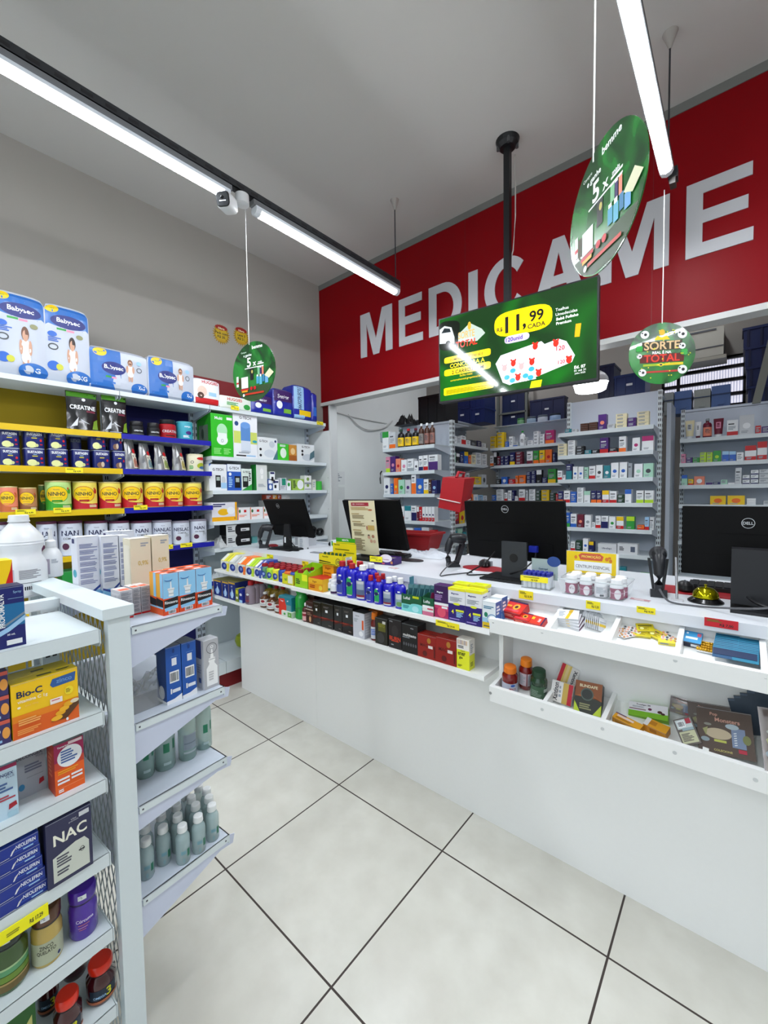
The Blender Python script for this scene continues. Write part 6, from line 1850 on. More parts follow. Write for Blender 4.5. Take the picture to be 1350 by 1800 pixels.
ctag(469, 480, 974, 983, 1.602, 'small yellow tag on the counter edge below the leftmost monitor')
ctag(531, 542, 985.5, 998, 1.602, 'small yellow tag on the counter edge left of the yellow display')
ctag(912, 937, 1037, 1055, 1.602, 'yellow price note on the counter edge under the blue-topped tube display', txt='R$ 35,99')
ctag(1030, 1055, 1055, 1073, 1.602, 'yellow price note on the counter edge under the multivitamin basket', txt='R$ 5,20')
ctag(1119, 1152, 1066, 1080, 1.602, 'yellow price note on the counter edge before the standing scanner', txt='R$ 9,99')
ctag(1238, 1298, 1087, 1106, 1.602, 'red price note on the counter edge at the right', col='#c8202c', txt='R$ 7,00')
ctag(766, 807, 1092, 1105, 1.45, 'long yellow price strip on the edge of the upper counter shelf', txt='R$ 59,99')


# --- contents of the slanted trays
def slant(y, which):
    if which == 'A':
        return .918 + (y - 1.466) / (YC - 1.466) * (.982 - .918)
    return .655 + (y - 1.466) / (YC - 1.466) * (.704 - .655)


TA = math.atan2(.064, .164); TB = math.atan2(.049, .164)


def tray_pt(px, py, which):
    # point of the tray floor seen at the pixel
    d = ray(px, py)
    z0, k = (.918, .064 / .164) if which == 'A' else (.655, .049 / .164)
    # z = z0 + k*(y-1.466)
    t = (z0 - k * 1.466 - CAM_H) / (d.z - k * d.y)
    return CAM + d * t


def tbox(px, py, which, w, d, h, rot, base, F, T, lab, name='medicine_box', cat='medicine box', top=None, side=None, group=None, lift=.001, R=()):
    p = tray_pt(px, py, which)
    o = carton(w, d, h, base, F=F, T=T, R=R, top=top, side=side, name=name)
    M = Matrix.Translation(p + Vector((0, 0, lift))) @ Matrix.Rotation(TA if which == 'A' else TB, 4, 'X') @ Matrix.Rotation(rot, 4, 'Z')
    o.matrix_world = M
    return tag(o, lab, cat, group)


RT = [('r', 0, 0, 1, 1, '#d0201c'), ('e', .62, .52, .16, .24, '#f0a028'), ('e', .62, .52, .08, .12, '#3a1410'), ('r', .1, .45, .38, .60, '#f0a028'), ('r', .05, .12, .85, .28, '#e04a5a'), ('r', 0, .88, 1, 1, '#3a1450')]
tbox(898, 1089, 'A', .085, .075, .034, -.10, '#c41c1c', [('l', .1, .3, .8, .7, 2, 'salmon')], RT, 'red painkiller box with orange circle at the left end of the upper tray', group='red boxes in the upper tray')
tbox(917, 1098, 'A', .062, .045, .022, -.08, '#c41c1c', [('l', .1, .3, .8, .7, 2, 'salmon')], RT, 'smaller red painkiller box in the middle of the first tray compartment', group='red boxes in the upper tray')
tbox(940, 1105, 'A', .055, .05, .020, -.10, '#c41c1c', [], [('r', 0, 0, 1, 1, '#d0301c'), ('t', 'Advil', .66, .5, .2, 'white', .4, True, 1), ('r', .1, .5, .3, .8, '#f0c028'), ('r', .9, .0, 1, 1, '#3a1450')], 'red box with white lettering beside the tray divider', group='red boxes in the upper tray')
WY = [('r', 0, 0, 1, 1, '#d8dade'), ('p', [(.4, 0), (.55, 0), (.75, 1), (.6, 1)], '#e0b81c'), ('e', .62, .78, .09, .15, '#c8a020'), ('l', .1, .2, .4, .8, 4, 'grey')]
p0 = tray_pt(1003, 1098, 'A')
for i in range(4):
    tbox(1000 - i, 1105, 'A', .075, .055, .0085, .12 * (i - 1.5), '#d2d4d8', [], WY, 'white pill card with yellow stripe, %s of the small pile' % ['lowest', 'second', 'third', 'topmost'][i], name='pill_card', cat='pill card', top='#d8dade', side='#5a2a4a', group='white and yellow pill cards', lift=.001 + i * .0093)
for i in range(8):
    o = MB().box(-.020, 0, 0, .020, .0022, .045, '#cfd2d6').box(-.020, -.0004, .015, .020, 0, .024, '#dcb82a').box(-.018, -.0006, .030, .018, -.0003, .032, 'grey').build('sachet', None)
    p = tray_pt(1033 + i * 3.4, 1106 + i * 1.1, 'A')
    o.matrix_world = Matrix.Translation(p + Vector((0, .01, .004))) @ Matrix.Rotation(TA - .75, 4, 'X') @ Matrix.Rotation(1.25, 4, 'Z')
    tag(o, 'small white and yellow sachet leaning in the second compartment, %s from left' % ORD[i], 'sachet', 'white and yellow sachets')
p = tray_pt(1040, 1082, 'A')
o = crumple(.075, .06, .035, 31, mat('#dfe4e8', .25, alpha=.85), 'plastic_bag', p + Vector((0, .0, .012)), .3, 'crumpled clear wrapper over the white and yellow sachets', n=12)
o.rotation_euler = (TA, 0, .3)
rnd = random.Random(11)
for i, (px, py) in enumerate([(1088, 1117), (1098, 1111), (1104, 1120), (1114, 1112), (1108, 1107), (1163, 1116), (1172, 1122), (1176, 1129)]):
    p = tray_pt(px, py, 'A')
    b = MB().box(-.022, -.012, 0, .022, .012, .001, '#d4d4d6')
    for a in range(4):
        for c in range(2):
            b.lathe([(.0038, .001), (.0034, .0032), (.001, .0042)], ['#5a5c60', '#d89a80', '#c89050', '#e0a890'][(a + i) % 4], cx=-.016 + a * .0107, cy=-.006 + c * .012, seg=10)
    o = b.build('pill_blister', None)
    o.matrix_world = Matrix.Translation(p + Vector((0, 0, .003 + .002 * (i % 4)))) @ Matrix.Rotation(TA, 4, 'X') @ Matrix.Rotation(rnd.uniform(-.8, .8), 4, 'Z')
    tag(o, 'loose pill blister in the third tray compartment, %s from left' % ORD[i], 'blister pack', 'loose pill blisters')
for i, (px, py, r) in enumerate([(1128, 1122, .1), (1147, 1123, -.45), (1136, 1116, .3)]):
    tbox(px, py, 'A', .05, .04, .006, r, '#c8b81c', [], [('r', 0, 0, 1, 1, '#d0c01c'), ('r', .1, .6, .9, .8, '#7a7410'), ('l', .1, .15, .8, .5, 3, '#8a7a10'), ('e', .3, .35, .12, .15, '#e8e6a0')], 'yellow green sachet in the third tray compartment, %s one' % ['left', 'right', 'back'][i], name='sachet', cat='sachet', lift=.002 + .006 * (i == 2), group='yellow green sachets')
tbox(1172, 1135, 'A', .045, .02, .010, .1, '#e0d030', [('l', .1, .3, .8, .7, 2, 'blue')], [], 'small yellow and white box at the front of the third compartment')
tbox(1214, 1138, 'A', .050, .055, .018, -.05, '#1c2038', [('r', .5, .2, .95, .7, '#dfe4e8')], [('r', 0, 0, 1, 1, '#3a94c8'), ('r', .2, .3, .8, .5, '#dfe8ee'), ('r', .75, .6, .95, .9, '#c85a6a'), ('e', .25, .8, .06, .08, 'white')], 'light blue and dark card box at the left of the fourth compartment', name='lozenge_box')
for i in range(7):
    b = MB().box(-.0035, 0, 0, .0035, .075, .002, '#dfe2e4')
    for k in range(4):
        b.lathe([(.0036, .0), (.0044, .004), (.0036, .008), (.001, .010)], mat('#c89a20', .25, metal=.5), cx=0, cy=.008 + k * .011, seg=10)
    p = tray_pt(1226 + i * 4.9, 1147 + i * 1.05, 'A')
    o = b.build('gold_blister', None)
    o.matrix_world = Matrix.Translation(p + Vector((0, 0, .004))) @ Matrix.Rotation(TA, 4, 'X')
    tag(o, 'narrow strip of gold capsules in the fourth compartment, %s from left' % ORD[i], 'blister pack', 'gold capsule strips')
for s in range(2):
    for i in range(9):
        w = .056
        c1 = ['#1a6a90', '#124a74', '#1f7898'][(i * 2 + s) % 3]
        b = MB().box(-w / 2, 0, 0, w / 2, .045, .0012, c1).box(-w / 2, .040, .0012, w / 2, .045, .0018, '#2f7c9c').box(-w / 2 + .002, .012, .0012, w / 2 - .003, .039, .0022, ['#0c2a50', '#14506e'][i % 2])  # pale far strip is an edge highlight put into the sachet's colour
        p = tray_pt([1279, 1314][s] - i * .6, 1128 + s * 7 + i * 4.6, 'A')
        o = b.build('sachet', None)
        o.matrix_world = Matrix.Translation(p + Vector((0, -.045, .004 + i * .0028))) @ Matrix.Rotation(TA + .02, 4, 'X')
        tag(o, 'blue sachet in the fourth compartment, %s row, %s from the back' % (['left', 'right'][s], ORD[i]), 'sachet', 'blue sachets')
# lower tray
def tbottle(px, py, r, h, m, cap, D, lab, rot=.5):
    p = tray_pt(px, py, 'B')
    t = thing('pill_bottle', lab, 'bottle', p + Vector((0, 0, .001)), rot, 'supplement bottles in the lower tray')
    bb, cc = bottle(r, h, m, cap, D, capr=.78, caph=.22, neck=.78)
    bb.build('body', t, smooth=True); cc.build('cap', t, smooth=True)
    t.rotation_euler = (TB * .6, 0, rot)


RB = mat('#7a1410', .12, coat=.7)
tbottle(896, 1214, .0300, .108, RB, '#e87a1c', [('r', 0, .02, 1, .72, '#c8ccdc'), ('e', .6, .6, .1, .08, 'blue'), ('t', 'MACA', .6, .38, .13, '#a82030', .3), ('l', .3, .1, .8, .25, 3, 'grey')], 'red bottle with orange cap and white label, nearest the tray end')
tbottle(924, 1207, .0275, .122, RB, '#e8801c', [('r', .1, .25, .9, .95, '#c8b8c0'), ('r', .48, .25, .52, .95, '#7a1410'), ('l', .15, .3, .45, .85, 7, 'grey'), ('l', .55, .3, .85, .85, 6, 'grey')], 'taller red bottle with orange cap in the middle')
tbottle(946, 1224, .0310, .112, mat('#1c3c24', .12, coat=.7), '#1f3f2a', [('r', .1, .05, .72, .85, '#4a6a50'), ('r', .66, .5, .9, .7, '#b8c0b8'), ('l', .15, .2, .6, .6, 4, '#8aa090'), ('r', .3, .08, .6, .14, 'silver')], 'dark green bottle with dark green cap beside the divider')


def lean(pA, pB, pC, pD, d, base, F, lab, name='medicine_box', cat='medicine box', side=None, group=None):
    """box whose front face has the world corners bl, br, tr, tl (pA..pD)"""
    ux = (pB - pA); w = ux.length; ux = ux.normalized()
    up = (pD - pA); up = (up - ux * up.dot(ux)); h = up.length; up = up.normalized()
    ny = up.cross(ux)   # backwards
    ny = -ny if ny.dot(FWD) < 0 else ny
    o = carton(w, d, h, base, F=F, side=side, name=name)
    c = (pA + pB) / 2
    right = ux
    M = Matrix(((right.x, ny.x, up.x, c.x), (right.y, ny.y, up.y, c.y), (right.z, ny.z, up.z, c.z), (0, 0, 0, 1)))
    o.matrix_world = M
    return tag(o, lab, cat, group)


XAN = [('r', 0, 0, .22, 1, '#c02838'), ('r', .20, 0, .56, 1, '#dcc068'), ('r', .30, 0, .45, 1, '#e4cc90'), ('t', 'Xantinon', .82, .58, .20, '#1c1c24', .78, True, -1), ('r', .6, .12, .68, .22, '#c04a60')]
# two long boxes leaning against the counter face
lean(aty(973, 1210, 1.560), aty(1004, 1225, 1.585), aty(1021, 1173, 1.622), aty(988, 1164, 1.605), .020, '#e2e0dc', XAN, 'tall white, red and gold box lettered Xantinon, leaning upright', group='white red and gold boxes')
q = [tray_pt(967, 1234, 'B'), tray_pt(1003, 1248, 'B')]
o = lean(q[0] + Vector((0, -.005, .012)), q[1] + Vector((0, 0, .012)), aty(1012, 1200, 1.56), aty(978, 1196, 1.545), .016, '#e2e0dc', [('r', .55, 0, .8, 1, '#c8a850'), ('r', .8, 0, 1, 1, '#b82034'), ('t', 'Xantinon', .22, .5, .24, '#1c1c24', .86, True, 1), ('l', .38, .2, .5, .8, 3, 'grey')], 'white, gold and red box lettered Xantinon lying in front of the upright one', group='white red and gold boxes')
q = [tray_pt(1008, 1250, 'B'), tray_pt(1056, 1262, 'B')]
lean(q[0] + Vector((0, 0, .002)), q[1] + Vector((0, 0, .002)), aty(1072, 1208, 1.575), aty(1030, 1198, 1.575), .045, '#20261c', [('r', 0, .50, 1, 1, '#8a4a1c'), ('p', [(0, .5), (.3, .6), (.7, .6), (1, .45), (1, .5)], '#a85a20'), ('t', 'BLINDAFE', .5, .86, .09, 'cream', .7), ('e', .46, .60, .24, .20, '#4a5a50'), ('e', .46, .60, .20, .16, '#1c2420'), ('p', [(0, 0), (.25, .0), (0, .35)], '#b8d020'), ('p', [(1, 0), (.7, 0), (1, .35)], '#b8d020'), ('l', .2, .1, .7, .3, 3, '#8a8a60')],
     'black, brown and lime box with shield emblem leaning in the lower tray', side='#141a14')
q = [tray_pt(1102, 1266, 'B'), tray_pt(1168, 1284, 'B')]
lean(aty(1104, 1255, 1.57), aty(1174, 1268, 1.57), aty(1180, 1252, 1.61), aty(1108, 1232, 1.61), .022, '#7ab828', [('r', 0, .38, 1, 1, '#e0e0e4'), ('t', 'Protefigan SM', .38, .84, .14, '#2c2c40', .70), ('r', .02, .46, .45, .54, '#8a6a70'), ('e', .55, .60, .05, .09, '#6a2a50'), ('e', .80, .5, .06, .1, '#4a2a2a'), ('e', .88, .4, .05, .08, '#4a2a2a'), ('l', .1, .6, .5, .72, 2, 'grey')],
     'white and lime box lettered Protefigan leaning against the counter face', side='#8ac030')
tbox(1100, 1283, 'B', .085, .028, .026, -.28, '#c88a18', [('l', .1, .3, .7, .7, 3, '#8a5a10')], [('r', .1, .5, .7, .8, '#e0c8c0'), ('l', .1, .1, .8, .4, 2, '#8a5a10'), ('r', .0, .85, .4, 1, '#5a3a6a')], 'orange ointment box at the front of the lower tray', top='#d89a1c')
tbox(1150, 1293, 'B', .065, .035, .026, -.25, '#d08c18', [('r', .3, .3, .6, .8, '#a86a10')], [('r', .2, .3, .5, .8, '#b87810'), ('r', 0, 0, .2, 1, '#d8d8d4')], 'second orange box with crumpled white end in the lower tray', top='#d89a1c')

# sticker packets (plain patterned stand-in prints)
BR = mat('#4a3c34', .28, coat=.5)
pk = [('r', .1, .86, .9, .96, '#4a3c34'), ('t', 'Pop', .32, .86, .09, '#b88a7a', .34), ('t', 'Monsters', .56, .755, .09, '#b88a7a', .62), ('e', .38, .44, .24, .12, '#a89a80'), ('r', .30, .26, .52, .31, '#a8ac4a'), ('r', .62, .20, .86, .62, '#6a7a94'), ('e', .64, .64, .12, .06, '#9aa8b0')]
pk += [('p', [(.66, .24 + k * .05), (.71, .255 + k * .05), (.71, .275 + k * .05), (.66, .26 + k * .05)], 'lgrey') for k in range(6)]
pk += [('r', .72, .10, .86, .18, '#a01c34'), ('t', 'COLECIONE', .45, .08, .045, '#b0a860', .66), ('e', .2, .62, .07, .03, '#7a7a70'), ('e', .88, .4, .07, .1, '#6a7040'), ('e', .14, .28, .08, .05, '#7a8a90'), ('p', [(.1, .5), (.2, .56), (.16, .36)], '#8a8a5a')]
bkf = [('r', 0, 0, 1, 1, '#5a5450'), ('r', .08, .60, .92, .95, '#b8c4c4'), ('b', .16, .66, .55, .9), ('r', .62, .76, .9, .95, '#a01c34'), ('r', .08, .06, .92, .5, '#b4b694'), ('l', .15, .12, .8, .42, 6, '#5a5450'), ('r', .3, .52, .92, .62, '#8aa0a8')]


def packet(bl, br, tr, tl, F, lab, back='#4a3c34'):
    return lean(bl, br, tr, tl, .003, BR, F, lab, name='sticker_packet', cat='packet', group='brown sticker packets')


packet(aty(1176, 1250, 1.60), aty(1215, 1262, 1.60), aty(1224, 1240, 1.615), aty(1200, 1228, 1.62), pk, 'brown sticker packet at the back, leftmost, mostly covered')
packet(aty(1201, 1312, 1.475), aty(1234, 1306, 1.475), aty(1226, 1262, 1.52), aty(1172, 1268, 1.52), bkf, 'sticker packet turned to its grey back with bar code')
packet(aty(1212, 1290, 1.55), aty(1290, 1305, 1.55), aty(1292, 1248, 1.60), aty(1207, 1231, 1.60), pk, 'brown sticker packet of the second rank behind the front one')
packet(aty(1228, 1318, 1.47), aty(1330, 1340, 1.47), aty(1290, 1249, 1.545), aty(1221, 1240, 1.545), pk, 'front brown sticker packet with pink title in the middle of the pile')
packet(aty(1345, 1358, 1.45), aty(1440, 1380, 1.45), aty(1398, 1247, 1.53), aty(1284, 1234, 1.53), pk, 'brown sticker packet at the right edge, lying over the others')
for i in range(5):
    packet(aty(1296 + i * 8, 1290 - i * 3, 1.60), aty(1420, 1300, 1.60), aty(1424, 1231 - i * 5, 1.622), aty(1300 + i * 8, 1228 - i * 4.5, 1.622), [('r', 0, 0, 1, 1, '#2c3c4c'), ('r', .0, .93, 1, .98, '#4a5c70')], 'dark blue packet edge at the right of the lower tray, %s from front' % ORD[i])

# ============================================================ ON THE COUNTER
M_MON = mat('#060607', .6, ior=1.25)


def monitor(px4, Yt, Yb, label, foot, neck_w=.07, logo=True, holes=False, base_w=.24, logo_uv=(.45, .87)):
    """px4: tl, tr, br, bl pixels; the top edge lies on y=Yt, the bottom edge on y=Yb"""
    tl, tr, br, bl = aty(*px4[0], Yt), aty(*px4[1], Yt), aty(*px4[2], Yb), aty(*px4[3], Yb)
    zt = (tl.z + tr.z) / 2; zb = (bl.z + br.z) / 2
    xl = (tl.x + bl.x) / 2; xr = (tr.x + br.x) / 2
    A = Vector((xl, Yb, zb)); B = Vector((xr, Yb, zb)); Cc = Vector((xr, Yt, zt)); Dd = Vector((xl, Yt, zt))
    t = thing('monitor', label, 'monitor', (foot[0], foot[1], CT), 0, 'black computer monitors with their backs to the shop')
    off = Vector((foot[0], foot[1], CT))
    up = (Dd - A).normalized(); rt = Vector((1, 0, 0)); back = up.cross(rt); back = -back if back.y < 0 else back
    M = Matrix(((rt.x, back.x, up.x, A.x - off.x), (rt.y, back.y, up.y, A.y - off.y), (rt.z, back.z, up.z, A.z - off.z), (0, 0, 0, 1)))
    W = xr - xl; H = (Dd - A).length
    b = MB()
    # shell: thin rim, bulged centre on our side
    b.box(0, 0, 0, W, .022, H, M_MON)
    b.box(W * .12, -.002, .0, W * .88, 0, H * .30, M_MON).box(W * .30, -.0012, H * .62, W * .70, 0, H * .625, M_MON)
    o = b.build('back_shell', t); o.matrix_local = M
    s = MB().box(.008, .022, .012, W - .008, .0235, H - .008, mat('#10141c', .15)).build('screen', t); s.matrix_local = M
    if logo:
        f = lambda u, v, q: (u * W, -q, v * H)
        b = MB()
        lu, lv = logo_uv
        b.decals([('o', lu, lv, .018 / W, .018 / H, .0018, '#b4b8bc'), ('t', 'DELL', lu, lv, .010 / H, '#b4b8bc', .028 / W)], f, W, H, off0=.0006)
        g_ = b.build('logo', t); g_.matrix_local = M
    # neck and base
    cx = W / 2
    b = MB()
    p = A + rt * cx - off
    nz = p.z + .10
    by = .0
    if holes:
        n = 24
        out = [(-neck_w / 2, 0), (neck_w / 2, 0), (neck_w / 2, nz), (-neck_w / 2, nz)]
        b.prism([(-neck_w / 2, 0.01), (neck_w / 2, .01), (neck_w / 2, nz), (-neck_w / 2, nz)], lambda a, c, d: (a, by + d, c), -.012, .0, mat('#2c2f33', .45))
        b.prism([(.019 * math.cos(2 * PI * i / n), nz * .58 + .019 * math.sin(2 * PI * i / n)) for i in range(n)], lambda a, c, d: (a, by + d, c), -.0135, -.012, mat('#050506', .6))
    else:
        b.prism([(-neck_w * .7, 0.01), (neck_w * .7, .01), (neck_w * .45, nz), (-neck_w * .45, nz)], lambda a, c, d: (a, by + d, c), -.012, .0, mat('#121316', .45))
    b.build('neck', t)
    b = MB().box(-base_w / 2, -.085, 0, base_w / 2, .085, .010, mat('#101114', .4)).box(-base_w / 2 + .01, -.075, .010, base_w / 2 - .01, .075, .013, mat('#101114', .4))
    b.build('base', t)
    return t


def midx(px4, Y):
    return (aty(*px4[2], Y).x + aty(*px4[3], Y).x) / 2


m1 = [(465.6, 879.6), (532, 878.4), (549.6, 945), (479, 940)]
m2 = [(600, 880), (702, 880), (714, 965), (622, 962)]
m3 = [(815, 882), (993, 881), (996, 990), (826, 978)]
m4 = [(1197.5, 889), (1420, 892), (1420, 1024), (1199.5, 1009)]
monitor(m1, 1.83, 1.93, 'leftmost black monitor, tilted, near the wall shelving', (aty(505, 962, 1.83).x, 1.84), logo_uv=(.36, .84))
monitor(m2, 1.84, 1.93, 'black monitor half covered by a cream notice sheet', (aty(645, 975, 1.84).x, 1.85), logo=False)
monitor(m3, 1.85, 1.90, 'black monitor in the middle of the counter beside the red basket and red bag', (aty(908, 1000, 1.81).x, 1.79), neck_w=.115, holes=True, base_w=.26, logo_uv=(.44, .87))
t4 = monitor(m4, 1.90, 1.90, 'black monitor cut by the right edge of the picture', (.13, 1.80), logo_uv=(.56, .77), base_w=.28, neck_w=.10)
b = MB().box(-.14, -.035, .02, .10, .03, .20, mat('#15161a', .4))
b.build('cable_cover', t4)
# cables of the middle and right monitors
def cable(pts, r, m, label, name='cable'):
    out = []
    P = [Vector(p) for p in pts]
    for i in range(len(P) - 1):
        p0 = P[max(i - 1, 0)]; p1 = P[i]; p2 = P[i + 1]; p3 = P[min(i + 2, len(P) - 1)]
        for k in range(6):
            t = k / 6
            out.append(.5 * ((2 * p1) + (p2 - p0) * t + (2 * p0 - 5 * p1 + 4 * p2 - p3) * t * t + (-p0 + 3 * p1 - 3 * p2 + p3) * t ** 3))
    out.append(P[-1])
    return tag(MB().tube(out, r, m, 7).build(name), label, 'cable')


cable([aty(942, 972, 1.86), aty(938, 985, 1.80), aty(915, 1003, 1.74), atz(880, 1011, CT + .006), atz(850, 1010, CT + .006), atz(822, 1010, CT + .006), atz(830, 1003, CT + .02), aty(852, 990, 1.86), aty(870, 970, 1.88)], .0035, M_BLACK, 'black cable looping from the middle monitor to the red mouse mat')
b = MB().box(-.018, -.012, -.012, .018, .012, .016, mat('#1c2a9a', .4))
p = aty(938, 966, 1.875)
tag(b.build('cable_plug', None, p), 'blue video plug under the middle monitor', 'plug')
cable([aty(1290, 1012, 1.86), aty(1298, 1030, 1.82), aty(1318, 1052, 1.76), aty(1345, 1066, 1.72), aty(1400, 1080, 1.70)], .005, M_BLACK, 'thick black cable running down from the right monitor')
cable([atz(1159, 1035, CT + .05), atz(1170, 1052, CT + .02), atz(1185, 1060, CT + .005), atz(1230, 1066, CT + .004), aty(1280, 1069, 1.69), aty(1330, 1070, 1.66), aty(1400, 1066, 1.66)], .0035, mat('#55565a', .4), 'grey scanner cable stretched across the right end of the counter')

# scanners standing in their holders
def scanner(px, py, label, rot, s=1.0):
    p = atz(px, py, CT)
    t = thing('barcode_scanner', label, 'scanner', (p.x, p.y, CT), rot, 'black bar code scanners in stands')
    mm = mat('#1d1f24', .35)
    b = MB()
    # foot, slanted forked strap and the gun resting in it (local y runs from handle to strap)
    b.prism([(-.036, 0), (.034, 0), (.030, .014), (.0, .024), (-.034, .030)], lambda a, c, d: (d, a * s, c * s), -.026 * s, .026 * s, mm)
    for sd in (-1, 1):
        b.prism([(.004, .012), (.026, .012), (.058, .128), (.046, .134)], lambda a, c, d, sd=sd: (sd * (.013 + .016 * max(0, c - .02) / .11) * s + d * s, a * s, c * s), -.005, .005, mm)
    b.build('stand', t)
    h = MB()
    h.tube([(0, -.026 * s, .022 * s), (0, -.030 * s, .05 * s), (0, -.032 * s, .085 * s), (0, -.026 * s, .118 * s), (0, -.012 * s, .146 * s), (0, .004 * s, .156 * s)], [.013 * s, .015 * s, .017 * s, .019 * s, .021 * s, .018 * s], mm, 14)
    h.tube([(0, -.020 * s, .150 * s), (0, -.012 * s, .155 * s), (0, .02 * s, .156 * s), (0, .050 * s, .150 * s), (0, .064 * s, .146 * s)], [.012 * s, .024 * s, .028 * s, .030 * s, .026 * s], mm, 18)
    h.build('scan_gun', t, smooth=True)
    MB().box(-.018 * s, .062 * s, .136 * s, .018 * s, .066 * s, .156 * s, mat('#2a0a10', .1)).build('scan_window', t)
    return t


scanner(1157, 1047, 'black bar code scanner in its stand right of the vitamin basket', math.radians(10), 1.0)
scanner(797, 996, 'black bar code scanner in its stand left of the middle monitor', math.radians(-46), .98)
scanner(465, 963, 'black bar code scanner in its stand left of the leftmost monitor', math.radians(-44), .98)
cable([atz(800, 985, CT + .04), atz(782, 1000, CT + .02), atz(774, 1012, CT + .004), atz(790, 1010, CT + .004), atz(830, 1006, CT + .004)], .003, mat('#4a4b4e', .4), 'grey scanner cable curling in front of the middle scanner')

# mats, mice, keyboard
def disc_mat(px, py, rx, ry, col, label, rot=0, th=.004):
    p = atz(px, py, CT)
    o = MB().lathe([(rx, 0), (rx, th)], col, seg=32, sx=1, sy=ry / rx).build('mouse_mat', None, (p.x, p.y, CT), rot)
    return tag(o, label, 'mouse mat')


def mouse(px, py, z, rot, label):
    p = atz(px, py, z)
    b = MB().lathe([(.030, 0), (.033, .008), (.028, .024), (.014, .034), (.002, .036)], mat('#0e0f12', .3), seg=24, sx=.95, sy=1.6)
    b.tube([(0, -.025, .030), (0, -.01, .0355), (0, .004, .036)], .0035, 'dgrey', 6)
    o = b.build('mouse', None, (p.x, p.y, z), rot, smooth=True)
    return tag(o, label, 'computer mouse', 'black computer mice')


disc_mat(852, 1000, .12, .075, '#a8202c', 'red mouse mat between scanner and middle monitor')
mouse(852, 995, CT + .004, .6, 'black mouse on the red mat by the middle monitor')
pm = atz(1217, 1040, CT)
o = MB().box(-.11, -.07, 0, .11, .07, .004, '#a01c26').build('mouse_mat', None, (pm.x + .01, pm.y, CT), .05)
tag(o, 'red mouse mat behind the call bell', 'mouse mat')
mouse(1204, 1037, CT + .004, .2, 'black mouse on the red mat behind the call bell')
p = atz(1290, 1040, CT)
b = MB().box(-.20, -.07, 0, .20, .07, .018, mat('#141518', .45))
for r_ in range(5):
    for c_ in range(15):
        b.box(-.19 + c_ * .0253, -.06 + r_ * .024, .018, -.19 + c_ * .0253 + .021, -.06 + r_ * .024 + .019, .023, mat('#1c1d21', .4))
tag(b.build('keyboard', None, (p.x + .06, 2.08, CT), 0), 'black keyboard behind the call bell at the right', 'keyboard')
p = atz(650, 968, CT)
b = MB().box(-.16, -.06, 0, .16, .06, .016, mat('#141518', .45))
for r_ in range(4):
    for c_ in range(12):
        b.box(-.15 + c_ * .0253, -.05 + r_ * .026, .016, -.15 + c_ * .0253 + .021, -.05 + r_ * .026 + .021, .021, mat('#1c1d21', .4))
tag(b.build('keyboard', None, (p.x + .25, 2.03, CT), .05), 'black keyboard behind the purple promotion box', 'keyboard')

# call bell
p = atz(1240, 1058, CT)
t = thing('call_bell', 'brass counter bell on a black foot', 'bell', (p.x, p.y, CT))
BRS = mat('#b8b010', .14, metal=.9)
MB().lathe([(.052, 0), (.052, .004), (.040, .014), (.034, .018)], mat('#0c0c0e', .2), seg=32).build('foot', t, smooth=True)
MB().lathe([(.038, .018), (.0385, .022), (.035, .036), (.024, .048), (.010, .053), (.002, .0535)], BRS, seg=36).build('dome', t, smooth=True)
MB().lathe([(.0035, .053), (.0035, .058), (.006, .060), (.004, .063)], BRS, seg=14).build('button', t, smooth=True)
# chrome rod standing beside the scanner (pen on a stand)
p = atz(1190, 1056, CT)
t = thing('pen_holder', 'slim chrome pen rod standing beside the right scanner', 'pen holder', (p.x, p.y, CT))
MB().tube([(0, 0, .004), (-.006, .004, .155)], .0042, mat('#c8c8cc', .2, metal=.8), 10).build('rod', t, smooth=True)
MB().box(-.018, -.014, 0, .018, .014, .006, '#c8c8cc').build('foot', t)
# business cards / cards lying on the counter
for i, (px, py, w, d, r, c, lab) in enumerate([(1125, 1055, .062, .026, -.1, '#b8848c', 'small white and red card lying left of the right scanner'), (692, 999, .055, .03, -.1, '#c89a94', 'small pink card lying before the purple box'), (1315, 1068, .16, .10, 0, None, None)]):
    if c is None:
        continue
    p = atz(px, py, CT)
    b = MB().box(-w / 2, -d / 2, 0, w / 2, d / 2, .002, 'lgrey', top=C(c)).box(-w * .3, -d * .2, .002, w * .2, d * .1, .0024, '#e0dcdc')
    tag(b.build('card', None, (p.x, p.y, CT), r), lab, 'card')
p = atz(556, 972, CT)
tag(MB().box(-.04, -.02, 0, .04, .02, .006, '#8a8e94').build('phone', None, (p.x, p.y, CT), .1), 'small grey phone lying behind the yellow display', 'phone')

# white papers by the middle scanner
for i, (px, py, w, d, r) in enumerate([(850, 978, .24, .10, .08), (838, 1003, .16, .12, -.05)]):
    p = atz(px, py, CT)
    tag(MB().box(-w / 2, -d / 2, 0, w / 2, d / 2, .0015, '#e8ebf0').build('paper_sheet', None, (p.x, p.y + (.04 if i == 0 else 0), CT), r), ['white paper sheet lying behind the red mouse mat', 'white paper sheet lying under the red mouse mat'][i], 'paper')

